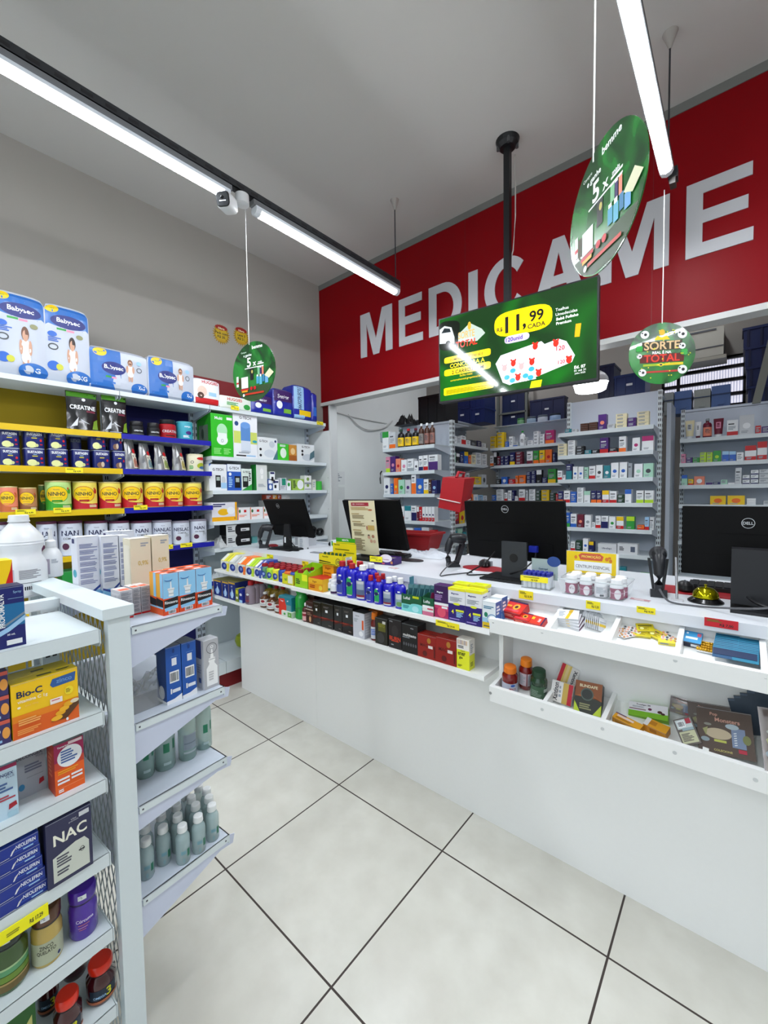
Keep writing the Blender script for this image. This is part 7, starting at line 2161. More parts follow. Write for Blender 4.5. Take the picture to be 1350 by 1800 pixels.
# promotion sheet taped to the second monitor
sheet = [('r', .10, .90, .78, .965, '#a83040'), ('t', 'CONHECENDO A', .45, .935, .020, '#e8c8c8', .55), ('e', .20, .935, .05, .015, '#c8a0a0'), ('l', .08, .82, .80, .88, 3, '#b89a60'), ('r', .08, .745, .38, .765, '#b8a070'), ('l', .10, .66, .60, .73, 3, '#8a7a5a'), ('e', .82, .83, .08, .015, '#b86a40'),
         ('r', .08, .60, .42, .62, '#b8a070'), ('l', .12, .52, .60, .58, 3, '#8a7a5a'), ('r', .84, .625, .92, .645, '#3a2a20'), ('r', .08, .44, .40, .46, '#b8a070'), ('l', .12, .34, .60, .42, 4, '#8a7a5a'), ('r', .68, .46, .92, .55, '#c8a860'), ('e', .64, .50, .03, .04, '#b87a60'),
         ('e', .68, .36, .04, .02, '#3a2a20'), ('e', .68, .33, .05, .03, '#c89a80'), ('e', .84, .35, .05, .03, '#a8745a'), ('e', .76, .26, .05, .03, '#c89a80'), ('e', .88, .26, .05, .03, '#c8a48a'), ('l', .10, .06, .60, .30, 9, '#8a7a5a')]
sh = [aty(622, 972, 1.835), aty(667, 977, 1.835), aty(669, 882, 1.795), aty(619, 880, 1.795)]
o = lean(*sh, .0015, '#e2d8b4', sheet, 'long cream notice sheet with red title taped to the second monitor', name='notice_sheet', cat='notice', side='#e2d8b4')

# yellow display carton with green rolls
p0 = atz(561, 991, CT); p1 = atz(603, 997, CT)
w = (p1 - p0).length; rt = math.atan2(p1.y - p0.y, p1.x - p0.x)
c = (p0 + p1) / 2
t = thing('display_carton', 'yellow display carton holding dark green packs, with a raised lettered back', 'display carton', (c.x, c.y, CT), rt)
h1 = .058
b = MB().box(-w / 2, 0, 0, w / 2, .002, h1, '#e4d41c').box(-w / 2, 0, 0, -w / 2 + .002, .10, h1, '#d8c818').box(w / 2 - .002, 0, 0, w / 2, .10, h1, '#e4d41c').box(-w / 2, .098, 0, w / 2, .10, h1, '#d8c818').box(-w / 2, 0, 0, w / 2, .10, .002, '#d8c818')
f, W, H = face(w, .1, h1, 'F')
b.decals([('t', 'NatusGel', .27, .80, .16, '#3a4a10', .5), ('p', [(.0, .42), (.5, .30), (.5, .22), (0, .3)], '#2a3410'), ('p', [(.0, .2), (.7, .12), (.7, .06), (0, .1)], '#5a6a20'), ('o', .80, .40, .10, .34, .003, '#2a3a30'), ('t', '10', .80, .4, .3, '#1f3a50', .1)], f, W, H)
f, W, H = face(w, .1, h1, 'R')
b.decals([('r', .2, .1, .7, .85, '#e4e4d8'), ('l', .25, .2, .65, .8, 4, 'grey')], f, W, H)
b.build('tray', t)
b = MB().box(-w / 2 + .01, .100, 0, w / 2 + .005, .102, .112, '#e4d41c')
f = lambda u, v, o: (-w / 2 + .01 + u * w, .100 - o, v * .112)
b.decals([('t', 'NatusGel', .18, .92, .08, '#3a4a10', .3), ('r', .5, .5, .9, .56, '#5a6a20'), ('r', .1, .66, .7, .70, '#3a4410')], f, w, .112)
b.build('back_flap', t)
b = MB().box(-w / 2 + .03, .108, .0, w / 2 - .01, .110, .142, '#3aa01c')
f = lambda u, v, o: (-w / 2 + .03 + u * (w - .04), .108 - o, v * .142)
b.decals([('t', 'MENTA', .5, .92, .08, 'white', .6), ('r', 0, .80, 1, .84, '#e4d41c')], f, w - .04, .142)
b.build('header_card', t)
for i in range(6):
    u = -w / 2 + .018 + i * (w - .036) / 5
    o = MB().lathe([(.008, 0), (.0085, .003), (.0085, .058), (.006, .064)], '#1f4a1c', seg=12).build('green_pack', None, (c.x + u * math.cos(rt) - .03 * math.sin(rt), c.y + u * math.sin(rt) + .03 * math.cos(rt), CT + .003), rt, smooth=True)
    tag(o, 'dark green roll in the yellow display carton, %s from left' % ORD[i], 'roll pack', 'dark green rolls')
# purple promo box
p0 = atz(664, 989, CT); p1 = atz(699, 996, CT)
w = .150; rt = .12
t = thing('promo_box', 'open purple carton with white oval and a yellow price strip', 'carton', (-1.495, 1.735, CT), rt)
hh = .040
b = MB().box(-w / 2, 0, 0, w / 2, .002, hh, '#3a1c6a').box(-w / 2, 0, 0, -w / 2 + .002, .085, hh, '#3a1c6a').box(w / 2 - .002, 0, 0, w / 2, .085, hh, '#3a1c6a').box(-w / 2, .083, 0, w / 2, .085, hh, '#3a1c6a').box(-w / 2, 0, 0, w / 2, .085, .002, '#8a8a90').box(-w / 2 + .005, .003, .030, w / 2 - .004, .082, .032, '#8a8478')
f, W, H = face(w, .085, hh, 'F')
b.decals([('e', .68, .95, .26, .55, '#e0d8e4'), ('t', 'Neosaldina', .68, .78, .16, '#8a3a6a', .4), ('e', .92, .4, .05, .2, '#b87a4a'), ('r', .5, .1, .62, .3, '#b84a6a'), ('r', .02, .15, .08, .5, '#5a3a8a')], f, W, H)
b.build('carton', t)
b = MB().box(-w / 2 - .004, -.006, .014, .004, -.003, .044, mat('#e8e018', .5))
b.decals([('t', 'R$ 1,99', .7, .35, .3, 'black', .4), ('l', .1, .5, .8, .8, 2, '#8a8a20')], lambda u, v, o: (-w / 2 - .004 + u * (w / 2 + .008), -.006 - o, .014 + v * .03), w / 2, .03)
b.build('price_strip', t)

# red basket with crumpled bags
def basket(loc, rot, w, d, h, label, m=mat('#8a1016', .5), taper=.80, name='red_basket'):
    b = MB(); t = .004
    lo = [(-w / 2 * taper, -d / 2 * taper), (w / 2 * taper, -d / 2 * taper), (w / 2 * taper, d / 2 * taper), (-w / 2 * taper, d / 2 * taper)]
    hi = [(-w / 2, -d / 2), (w / 2, -d / 2), (w / 2, d / 2), (-w / 2, d / 2)]
    vs = [(x, y, 0) for x, y in lo] + [(x, y, h) for x, y in hi] + [(x * .95, y * .93, .004) for x, y in lo] + [(x * .96, y * .94, h) for x, y in hi]
    fs = [(3, 2, 1, 0), (8, 9, 10, 11)]
    for i in range(4):
        j = (i + 1) % 4
        fs += [(i, j, 4 + j, 4 + i), (8 + j, 8 + i, 12 + i, 12 + j)]
    b.add(vs, fs, m)
    o = thing(name, label, 'basket', loc, rot)
    b.build('tub', o)
    b = MB()
    r = [(x * 1.045, y * 1.06) for x, y in hi]
    vs = [(x, y, h - .010) for x, y in r] + [(x, y, h + .002) for x, y in r] + [(x * .96, y * .94, h - .010) for x, y in hi] + [(x * .96, y * .94, h + .002) for x, y in hi]
    fs = []
    for i in range(4):
        j = (i + 1) % 4
        fs += [(i, j, 4 + j, 4 + i), (4 + i, 4 + j, 12 + j, 12 + i), (8 + i, 12 + i, 12 + j, 8 + j), (i, 8 + i, 8 + j, j)]
    b.add(vs, fs, m)
    b.build('rim', o)
    return o


pb = atz(735, 976, CT)
basket((-1.585, 2.19, CT + .035), .10, .30, .19, .105, 'red plastic basket standing on crumpled bags behind the second monitor')
crumple(.34, .17, .05, 5, mat('#c9ced6', .4), 'plastic_bag', (-1.50, 2.13, CT + .0005), .1, 'crumpled pale grey plastic bags under the red basket', n=20)
crumple(.12, .12, .06, 9, mat('#e0dde4', .5), 'paper_scrap', (-1.80, 1.99, CT + .0005), .6, 'crumpled white paper between notice sheet and second monitor')
disc_mat(722, 985, .085, .05, '#1a1b1e', 'dark grey mouse mat in front of the crumpled bags')
pg = atz(600, 935, CT)
mouse(586, 958, CT, .2, 'black mouse at the counter back behind the yellow display')
tag(carton(.05, .05, .05, '#dfe4e6', F=[('r', .2, .2, .5, .9, 'green')], name='product_box', loc=(aty(585, 950, 2.10).x, 2.10, CT), rot=0), 'small white box with green stripe behind the yellow display', 'box')
# boxes behind the leftmost monitor
o = carton(.06, .05, .085, '#cfd2d6', F=[('l', .3, .1, .9, .9, 7, 'grey')], name='product_box', loc=(aty(533, 968, 1.90).x, 1.88, CT), rot=.1)
tag(o, 'small grey white box with fine print right of the leftmost monitor foot', 'box')
o = carton(.16, .08, .07, '#b8bcc2', name='product_box', loc=(aty(545, 960, 2.02).x - .1, 2.02, CT), rot=0)
tag(o, 'low grey box behind the leftmost monitor foot', 'box')
o = MB().lathe([(.03, 0), (.032, .008), (.02, .016)], '#a8202c', seg=20, sx=1.6).build('red_holder', None, (aty(480, 955, 1.87).x, 1.87, CT), 0, smooth=True)
tag(o, 'small red object beside the left scanner stand', 'holder')
cable([aty(505, 935, 1.85), aty(510, 950, 1.82), atz(520, 962, CT + .01), atz(525, 968, CT + .004), atz(500, 967, CT + .004), atz(470, 965, CT + .004)], .003, M_BLACK, 'black cable hanging behind the leftmost monitor')
tag(MB().box(-.008, 0, -.02, .008, .001, .02, 'white').build('cable_tag', None, aty(501, 949, 1.80), 0), 'white paper tag on the cable of the leftmost monitor', 'tag')

# tube display with blue caps
w = .115
p = atz(934, 1036, CT)
t = thing('tube_display', 'clear tub of small white tubes with dark blue caps and a yellow price strip', 'display', (p.x + .012, p.y + .012, CT), .05)
M_CLR = mat('#dfe8ea', .08, alpha=.14)
b = MB()
for (x0, y0, x1, y1) in [(-w / 2, 0, w / 2, .002), (-w / 2, .068, w / 2, .07), (-w / 2, 0, -w / 2 + .002, .07), (w / 2 - .002, 0, w / 2, .07)]:
    b.box(x0, y0, 0, x1, y1, .055, M_CLR)
b.box(-w / 2, 0, 0, w / 2, .07, .002, M_CLR)
b.build('tub', t)
b = MB().box(-w / 2 - .002, -.004, .030, w / 2 - .008, -.002, .052, mat('#f0e020', .5))
b.decals([('t', 'R$ 4,20', .5, .3, .34, 'black', .4), ('l', .1, .6, .9, .85, 1, '#8a8a20')], lambda u, v, o: (-w / 2 + u * (w - .006), -.004 - o, .030 + v * .022), w, .022)
b.build('price_strip', t)
b = MB().box(-w / 2 + .02, .070, .03, w / 2 + .01, .0715, .115, '#9fb0ac')
b.decals([('t', 'Gastrogel', .45, .5, .12, '#2a4a60', .7), ('e', .85, .9, .25, .25, '#2a4a8a')], lambda u, v, o: (-w / 2 + .02 + u * (w - .01), .070 - o, .03 + v * .085), w, .085)
b.build('header_card', t)
n = 0
for r_ in range(3):
    for c_ in range(6):
        n += 1
        x = -w / 2 + .012 + c_ * (w - .024) / 5; y = .014 + r_ * .021
        c, s_ = math.cos(.05), math.sin(.05)
        tt = thing('small_tube', 'small white tube with dark blue cap, %s row, %s from left' % (['front', 'middle', 'back'][r_], ORD[c_]), 'tube', (p.x + .012 + x * c - y * s_, p.y + .012 + x * s_ + y * c, CT + .003), .05, 'small blue capped tubes')
        MB().lathe([(.0065, 0), (.0085, .002), (.0085, .048)], '#d8dce4', seg=10).build('body', tt, smooth=True)
        MB().lathe([(.0075, .048), (.009, .049), (.0085, .062), (.006, .064)], '#1c248c', seg=10).build('cap', tt, smooth=True)

# clear basket with white-capped multivitamin bottles and promotion card
pA = atz(984, 1044, CT); pB = atz(1096, 1063, CT)
w = .235; rt = .0
cx, cy = -.405, 1.655
t = thing('clear_basket', 'clear plastic basket full of white-capped multivitamin bottles', 'basket', (cx, cy, CT), rt)
b = MB()
lo = [(-w / 2 * .88, 0), (w / 2 * .88, 0), (w / 2 * .88, .125), (-w / 2 * .88, .125)]
hi = [(-w / 2, -.010), (w / 2, -.010), (w / 2, .138), (-w / 2, .138)]
vs = [(x, y, 0) for x, y in lo] + [(x, y, .062) for x, y in hi]
b.add(vs, [(3, 2, 1, 0)] + [(i, (i + 1) % 4, 4 + (i + 1) % 4, 4 + i) for i in range(4)], M_CLR)
vs = [(x, y, .058) for x, y in hi] + [(x, y, .063) for x, y in hi] + [(x * .97, y * .96 + .002, .063) for x, y in hi]
b.add(vs, [(i, (i + 1) % 4, 4 + (i + 1) % 4, 4 + i) for i in range(4)] + [(4 + i, 4 + (i + 1) % 4, 8 + (i + 1) % 4, 8 + i) for i in range(4)], mat('#d8e0e2', .1, alpha=.6))
b.build('tub', t)
n = 0
for r_ in range(3):
    for c_ in range(4):
        n += 1
        x = -.078 + c_ * .052 + (.006 if r_ % 2 else 0); y = .030 + r_ * .036
        tt = thing('vitamin_bottle', 'white-capped dark pink multivitamin bottle, %s row, %s from left' % (['front', 'middle', 'back'][r_], ORD[c_]), 'bottle', (cx + x, cy + y, CT + .002), .35, 'white-capped multivitamin bottles')
        bb, cc = bottle(.0225, .072, mat('#d9dce0', .3), '#e8eaec', [('r', 0, .02, 1, .95, '#8a2850'), ('e', .5, .45, .17, .42, '#e0dce0'), ('r', .0, .5, 1, .56, '#c890a8') if c_ % 2 else ('l', .36, .4, .64, .7, 3, '#8a6a78'), ('r', .02, .1, .1, .7, '#e0dce0')] if c_ != 2 else [('r', .1, .02, .9, .95, '#d8d8dc'), ('l', .2, .3, .8, .9, 8, 'grey'), ('r', .4, .1, .6, .28, 'dgrey')], capr=.86, caph=.24, neck=.76)
        bb.build('body', tt, smooth=True); cc.build('cap', tt, smooth=True)
pa = [aty(995, 1008, 1.80), aty(1086, 1010, 1.80), aty(1087, 974, 1.80), aty(996, 969, 1.80)]
xl, xr = aty(996, 990, 1.80).x, aty(1087, 990, 1.80).x
zt, zb = aty(1040, 971, 1.80).z, CT
w = xr - xl; h = zt - zb
t = thing('promotion_card', 'yellow and white promotion card reading CENTRUM ESSENCIAL', 'sign', ((xl + xr) / 2, 1.80, CT), 0)
b = MB().box(-w / 2, 0, 0, w / 2, .002, h, '#e8ebee')
b.decals([('r', 0, .3, .96, 1, '#e8c814'), ('r', .16, .48, .88, .74, 'white'), ('p', [(.28, .78), (.70, .78), (.73, .90), (.66, .97), (.30, .96), (.24, .90)], '#c85a3c'), ('t', 'PROMOÇÃO', .49, .875, .09, '#f0d860', .40), ('t', 'CENTRUM ESSENCIAL', .52, .60, .085, '#2c2c2c', .66, False),
         ('e', .19, .84, .03, .05, '#d07a28'), ('e', .79, .84, .035, .05, '#d07a28'), ('e', .86, .80, .03, .05, '#d07a28'), ('e', .84, .88, .03, .03, '#d07a28')], lambda u, v, o: (-w / 2 + u * w, -o, v * h), w, h)
b.build('card', t)
MB().box(-w / 2 - .002, .002, 0, w / 2 + .004, .004, h + .003, M_CLR).box(-w / 2, .0, 0, w / 2, .05, .002, M_CLR).build('clear_holder', t)
# small device plug next to the second scanner
p = atz(870, 985, CT)
tag(MB().box(-.012, -.01, 0, .012, .01, .03, 'grey').box(.028, -.01, 0, .052, .01, .03, 'grey').build('cable_box', None, (p.x + .03, 2.02, CT), 0), 'pair of small grey plugs behind the middle monitor', 'plug')

# ============================================================ DISPENSARY SHELVING BEHIND THE COUNTER
def rack(name_label, kind, c, a0, a1, zs, depth, zback, uprights=(1, 1), z0=0.0, top=None):
    """shelving whose front lies on plane y=c (kind 'y', facing -y) or x=c (kind 'x', facing +x)"""
    L = a1 - a0
    if kind == 'y':
        t = thing('pharmacy_rack', name_label, 'shelving', (a0, c, z0), 0)
        fx = lambda p: p
    else:
        t = thing('pharmacy_rack', name_label, 'shelving', (c, a0, z0), PI / 2)
    MB().box(0, depth, 0, L, depth + .012, zback, M_METALB).build('back_panel', t)
    if top:
        MB().box(0, top[0], top[2] - .004, L, top[1], top[2], M_METALB).build('top_board', t)
    for i, on in enumerate(uprights):
        if on:
            b = MB()
            xx = -.012 if i == 0 else L - .018
            b.box(xx, depth - .03, 0, xx + .030, depth + .02, zback, M_METAL)
            for k in range(int((zback - .7) / .042)):
                zz = .72 + k * .042
                b.box(xx + .006, depth - .0306, zz, xx + .012, depth - .03, zz + .022, 'black').box(xx + .018, depth - .0306, zz, xx + .024, depth - .03, zz + .022, 'black')
                if i == 1:
                    b.box(xx + .030, depth - .024, zz, xx + .0306, depth - .012, zz + .022, 'black').box(xx + .030, depth - .004, zz, xx + .0306, depth + .008, zz + .022, 'black')
            b.build('upright', t)
    for z in zs:
        o = MB().box(.004, .002, z - .004, L - .004, depth, z, M_METAL).box(.004, 0, z - .030, L - .004, .003, z + .001, M_METAL).box(.02, .003, z - .028, L - .02, depth, z - .004, M_METALB).build('shelf', t)
        for xx in (.004, L - .008):
            MB().prism([(0.003, z), (.003, z - .030), (depth, z - .085), (depth, z)], lambda p, q, d, xx=xx: (xx + d, p, q), 0, .003, M_METALB).build('shelf_bracket', o)
    return t


P1a, P1b = aty(672, 787, 3.05).x, aty(764, 780, 3.05).x
ZP1 = [1.869, 1.645, 1.438, 1.193, .948, .70]
rack('grey dispensary rack behind the second monitor, brown bottles on its top shelf', 'y', 3.05, P1a, P1b, ZP1, .30, 2.11, top=(.30, .60, 2.09))
XP2 = -2.21
ZP2 = [1.952, 1.752, 1.530, 1.335, 1.115, .92, .70]
rack('dispensary rack standing sideways behind the red bag', 'x', XP2, 3.45, 4.48, ZP2, .32, 2.18, top=(0, .34, 2.184))
P3a, P3b = XP2 + .01, -1.36
ZP3 = [1.950, 1.747, 1.532, 1.344, 1.12, .90]
rack('far dispensary rack above the middle monitor', 'y', 4.50, P3a, P3b, ZP3, .22, 2.20, top=(.08, .23, 2.204))
P4a, P4b = aty(980, 760, 3.6).x, aty(1150, 750, 3.6).x
ZP4 = [1.923, 1.738, 1.540, 1.349, 1.148, .954, .74]
rack('tall dispensary rack right of the middle monitor, tallest with wide back panel', 'y', 3.60, P4a, P4b, ZP4, .32, 2.225, top=(.33, .62, 2.205))
P6a, P6b = aty(1194, 780, 4.2).x, 1.0
ZP6 = [1.857, 1.660, 1.480, 1.322, 1.02, .73]
rack('dispensary rack behind the right monitor', 'y', 4.20, P6a, P6b, ZP6, .26, 2.13, top=(.26, .56, 2.11))
# shelf stubs of the rack's rear side and the cabinet between the racks
o = MB().box(P4b + .02, 4.10, 0, P4b + .05, 4.40, 2.15, M_METALB)
o = o.build('cabinet', None)
tag(o, 'narrow grey cabinet in the gap between the two right racks', 'cabinet')

DESC_CAT = {'box': 'medicine box', 'bottle': 'bottle', 'tube': 'cream tube'}


def rowspec(kind, c, zs_, rowname, spec, depth=.07, gname=None):
    for idx, it in enumerate(spec.strip().split('\n')):
        q = it.strip().split()
        x0, x1, yt = float(q[0]), float(q[1]), float(q[2])
        base = q[3]
        opt = {}
        for s in q[4:]:
            a, _, v = s.partition(':')
            opt[a] = v
        if kind == 'y':
            w, h, loc, rot = onplane('y', c + .012, x0, x1, yt, zs_)
        else:
            w, h, loc, rot = onplane('x', c - .012, x0, x1, yt, zs_)
        h = max(h, .012)
        n = int(opt.get('n', 1))
        w *= .965
        words = [SPOKEN.get(base, base)]
        D = []
        if 'b' in opt:
            D += [('r', 0, 0, 1, .26, opt['b'])]; words.append('with %s base' % SPOKEN.get(opt['b'], opt['b']))
        if 'bb' in opt:
            D += [('r', 0, 0, 1, .55, opt['bb'])]; words.append('with %s lower half' % SPOKEN.get(opt['bb'], opt['bb']))
        if 't' in opt:
            D += [('r', 0, .66, 1, 1, opt['t'])]; words.append('%s %s top' % ('with' if len(words) == 1 else 'and', SPOKEN.get(opt['t'], opt['t'])))
        if 'd' in opt:
            D += [('e', .5, .45, .26, .26 * min(1, w / h), opt['d'])]; words.append('%s %s dot' % ('with' if len(words) == 1 else 'and', SPOKEN.get(opt['d'], opt['d'])))
        dark = base in ('navy', 'black', 'maroon', 'purple', 'darkgreen', 'brown', 'red', 'blue', 'teal', 'magenta')
        ink = 'lgrey' if dark else 'dgrey'
        desc = words[0]
        k = opt.get('k', 'box')
        where = '%s from left, %s' % (ORD[idx], rowname)
        if k == 'box':
            for j in range(n):
                hh = h / n
                D2 = D + [('r', .12, .70, .12 + .5 + .2 * random.random(), .78, ink), ('l', .12, .34 if 'b' in opt or 'bb' in opt else .14, .8, .6, 3 if hh > .04 else 1, 'grey')] if hh > .02 else D
                if 'bb' in opt:
                    D2 = D + [('r', .12, .80, .7, .87, ink), ('l', .12, .6, .8, .74, 2, 'grey')]
                if 'd' in opt or 't' in opt:
                    D2 = D + [('l', .15, .06, .8, .2, 2, 'grey')]
                o = carton(w, depth, hh - .0006, base, F=D2, name='medicine_box', loc=loc + Vector((0, 0, hh * j)), rot=rot, side=None)
                lv = '' if n == 1 else ', ' + (['lower', 'upper'][j] if n == 2 else ORD[j] + ' layer')
                lb = '%s box%s, %s%s' % (words[0], '' if len(words) == 1 else ' ' + words[1], where, lv)
                if len(lb.split()) > 16:
                    lb = '%s box, %s%s' % (words[0], where, lv)
                tag(o, lb, 'medicine box', gname)
        elif k == 'bottle':
            r = w / 2
            off = Vector((0, r, 0)) if kind == 'y' else Vector((-r, 0, 0))
            t = thing('medicine_bottle', '%s bottle, %s' % (words[0], where), 'bottle', loc + off, rot + .2, gname)
            lab = opt.get('lab', 'lgrey')
            bb, cc = bottle(r, h, C(base, rough=.2), opt.get('cap', 'white'), [('r', .1, .12, .9, .85, lab), ('l', .3, .3, .7, .7, 4, 'dgrey')], capr=.42, caph=.12, neck=.80, sy=.8, seg=18)
            bb.build('body', t, smooth=True); cc.build('cap', t, smooth=True)
        elif k == 'tube':
            t = thing('cream_tube', '%s tube standing on its cap, %s' % (words[0], where), 'cream tube', loc + Vector((0, .02, 0)), rot, gname)
            b = MB()
            n_ = 14; r0 = w * .40
            vs = []
            for (z, fl, ww) in ((h * .14, 1.0, r0), (h * .3, .9, r0 * 1.03), (h * .7, .45, w / 2 * .95), (h * .96, .06, w / 2), (h, .05, w / 2)):
                for j in range(n_):
                    a = 2 * PI * j / n_
                    vs.append((ww * math.cos(a), ww * fl * math.sin(a), z))
            b.add(vs, [(i * n_ + j, i * n_ + (j + 1) % n_, (i + 1) * n_ + (j + 1) % n_, (i + 1) * n_ + j) for i in range(4) for j in range(n_)] + [tuple(4 * n_ + j for j in range(n_))], base)
            b.decals([('r', .2, .45, .8, .8, opt.get('lab', 'lgrey')), ('l', .28, .5, .7, .75, 3, ink if not dark else 'maroon')], lambda u, v, o, h=h, w=w: ((u - .5) * w * .8, -w * .5 * (1 - v) * .95 - .003 - o, v * h), w * .8, h, off0=.001)
            b.build('body', t, smooth=True)
            MB().lathe([(r0 * .8, 0), (r0 * .85, h * .14)], opt.get('cap', 'white'), seg=16).build('cap', t, smooth=True)


R = 'dispensary rack behind the second monitor'
rowspec('y', 3.05, ZP1[0], 'top shelf behind the second monitor', '''672 683 759 white t:green
684 695 760 lgrey b:orange
696 706.5 754 black k:bottle lab:yellow cap:darkgreen
708.5 719.5 753 black k:bottle lab:yellow cap:red
721.5 732.5 752 black k:bottle lab:yellow cap:maroon
733.5 742 744 brown k:bottle lab:#8a8480
743.5 752 743 brown k:bottle lab:#9a6a60
753 761.5 742 brown k:bottle lab:#9a6a60''', .06, 'bottles and boxes of the back rack')
rowspec('y', 3.05, ZP1[1], 'second shelf behind the second monitor', '''678 685.5 803 pink b:lime
686 695 802 purple d:pink
695.5 704 806 salmon d:red
705 715 808 white d:pink
716 727 806 white b:grey
728 735 810 white d:dgrey
736 743.5 801 white b:navy
744 752 800 white b:red
753 769.5 799 white bb:purple''', .06, 'boxes of the back rack')
rowspec('y', 3.05, ZP1[2], 'third shelf behind the second monitor', '''674.5 685 840 white d:navy
686.5 691 850 blue
692 699.5 840 orange d:yellow
700 711 843 mint d:green
712 722 843 lgrey d:purple
723 731 834 white bb:orange
732 744 841 blue d:cream
744.5 753 842 white b:yellow
753.5 758 843 brown
758.5 768 844 navy d:lightblue''', .06, 'boxes of the back rack')
rowspec('y', 3.05, ZP1[3], 'fourth shelf behind the second monitor', '''702 710 890 white b:red
711 722.5 889 white t:teal
723 732 889 white bb:navy
732.5 736.5 891 maroon t:white
737 741.5 891 red
742 747 891 white b:red d:navy
747.5 752.5 891 white b:red d:navy
753 758 891 white b:red d:navy
758.5 763.5 891 white b:red d:navy''', .06, 'boxes of the back rack')
rowspec('y', 3.05, ZP1[4], 'fifth shelf behind the red basket', '''705 713 930 mint
714 726 928 white
728 740 928 blue
741 754 927 lgrey
754.5 763.5 932 red b:lime''', .06, 'boxes of the back rack')
for zz, nm, sp in [(ZP2[0], 'top', '''797 803 766 white
804 810 768 lgrey
811 819 766 white bb:red
820 827 774 white
828 838 774 dgrey
839 846 775 navy
848 854 779 white'''), (ZP2[1], 'second', '''797 801 795 mint
802 808 797 black t:white
809 815 796 navy
816 823 794 blue t:yellow
824 828 800 orange
829 836 799 cream
837 846 796 white n:2
847 856 798 white n:2'''), (ZP2[2], 'third', '''812 818 832 white
819 825 831 lgrey
834 846 838 yellow
847 855 834 lgrey d:dgrey'''), (ZP2[3], 'fourth', '''822 832 868 orange d:brown
833 840 869 white d:lightblue
841 849 870 lightblue
850 856 871 white'''), (ZP2[4], 'fifth', '''797 807 899 red b:maroon
808 817 898 yellow d:red'''), (ZP2[5], 'sixth', '''797 804 934 lightblue t:teal
805 813 929 mint d:teal
814 820 935 teal''')]:
    rowspec('x', XP2, zz, '%s shelf of the sideways rack' % nm, sp, .05, 'boxes of the sideways rack')
for zz, nm, sp in [(ZP3[0], 'top', '''862 872.5 767 yellow n:3
873.5 886 760 yellow n:4
888 894 776 blue
895 901.5 767 white
902 910 777 lgrey b:blue
912 921.5 757 white k:bottle cap:green lab:white
922 925 768 lgrey
927 937 774 white
938 947 758 white n:4
948.5 957 763 white n:3
958.5 974 756 magenta b:orange'''), (ZP3[1], 'second', '''861.5 867.5 801 white b:orange
868 873 795 black t:white
874 879 802 maroon
880 886 802 navy n:3
887 894 801 navy n:3
896 905 795 navy b:yellow
906.5 918 794 maroon n:4
926 936.5 793 white b:maroon
937.5 947 792 green b:orange
948 957.5 791 yellow b:orange
958.5 970 790 orange d:red
971.5 976 795 navy'''), (ZP3[2], 'third', '''872 880 842 black
881 892 838 blue d:white
894 905 842 red
906 911 836 orange
912 924 835 orange
925.5 933 829 navy n:3
934 941.5 827 navy n:3
943 952 826 black t:white
953 962 839 navy
963 977 824 green b:yellow'''), (ZP3[3], 'fourth', '''864.5 871.5 870 blue
872.5 885 860 white n:3
886.5 892 866 white b:red
893 899 862 white
900 904 862 navy
905 910 872 white
912 923 860 white b:red
924 928 862 lgrey
930 941 860 white n:2
942 950.5 862 darkgreen n:3
951.5 965.5 861 yellow n:3
966.5 976 866 darkgreen n:3
977 981 868 red''')]:
    rowspec('y', 4.50, zz, '%s shelf of the far rack' % nm, sp, .06, 'boxes of the far rack')
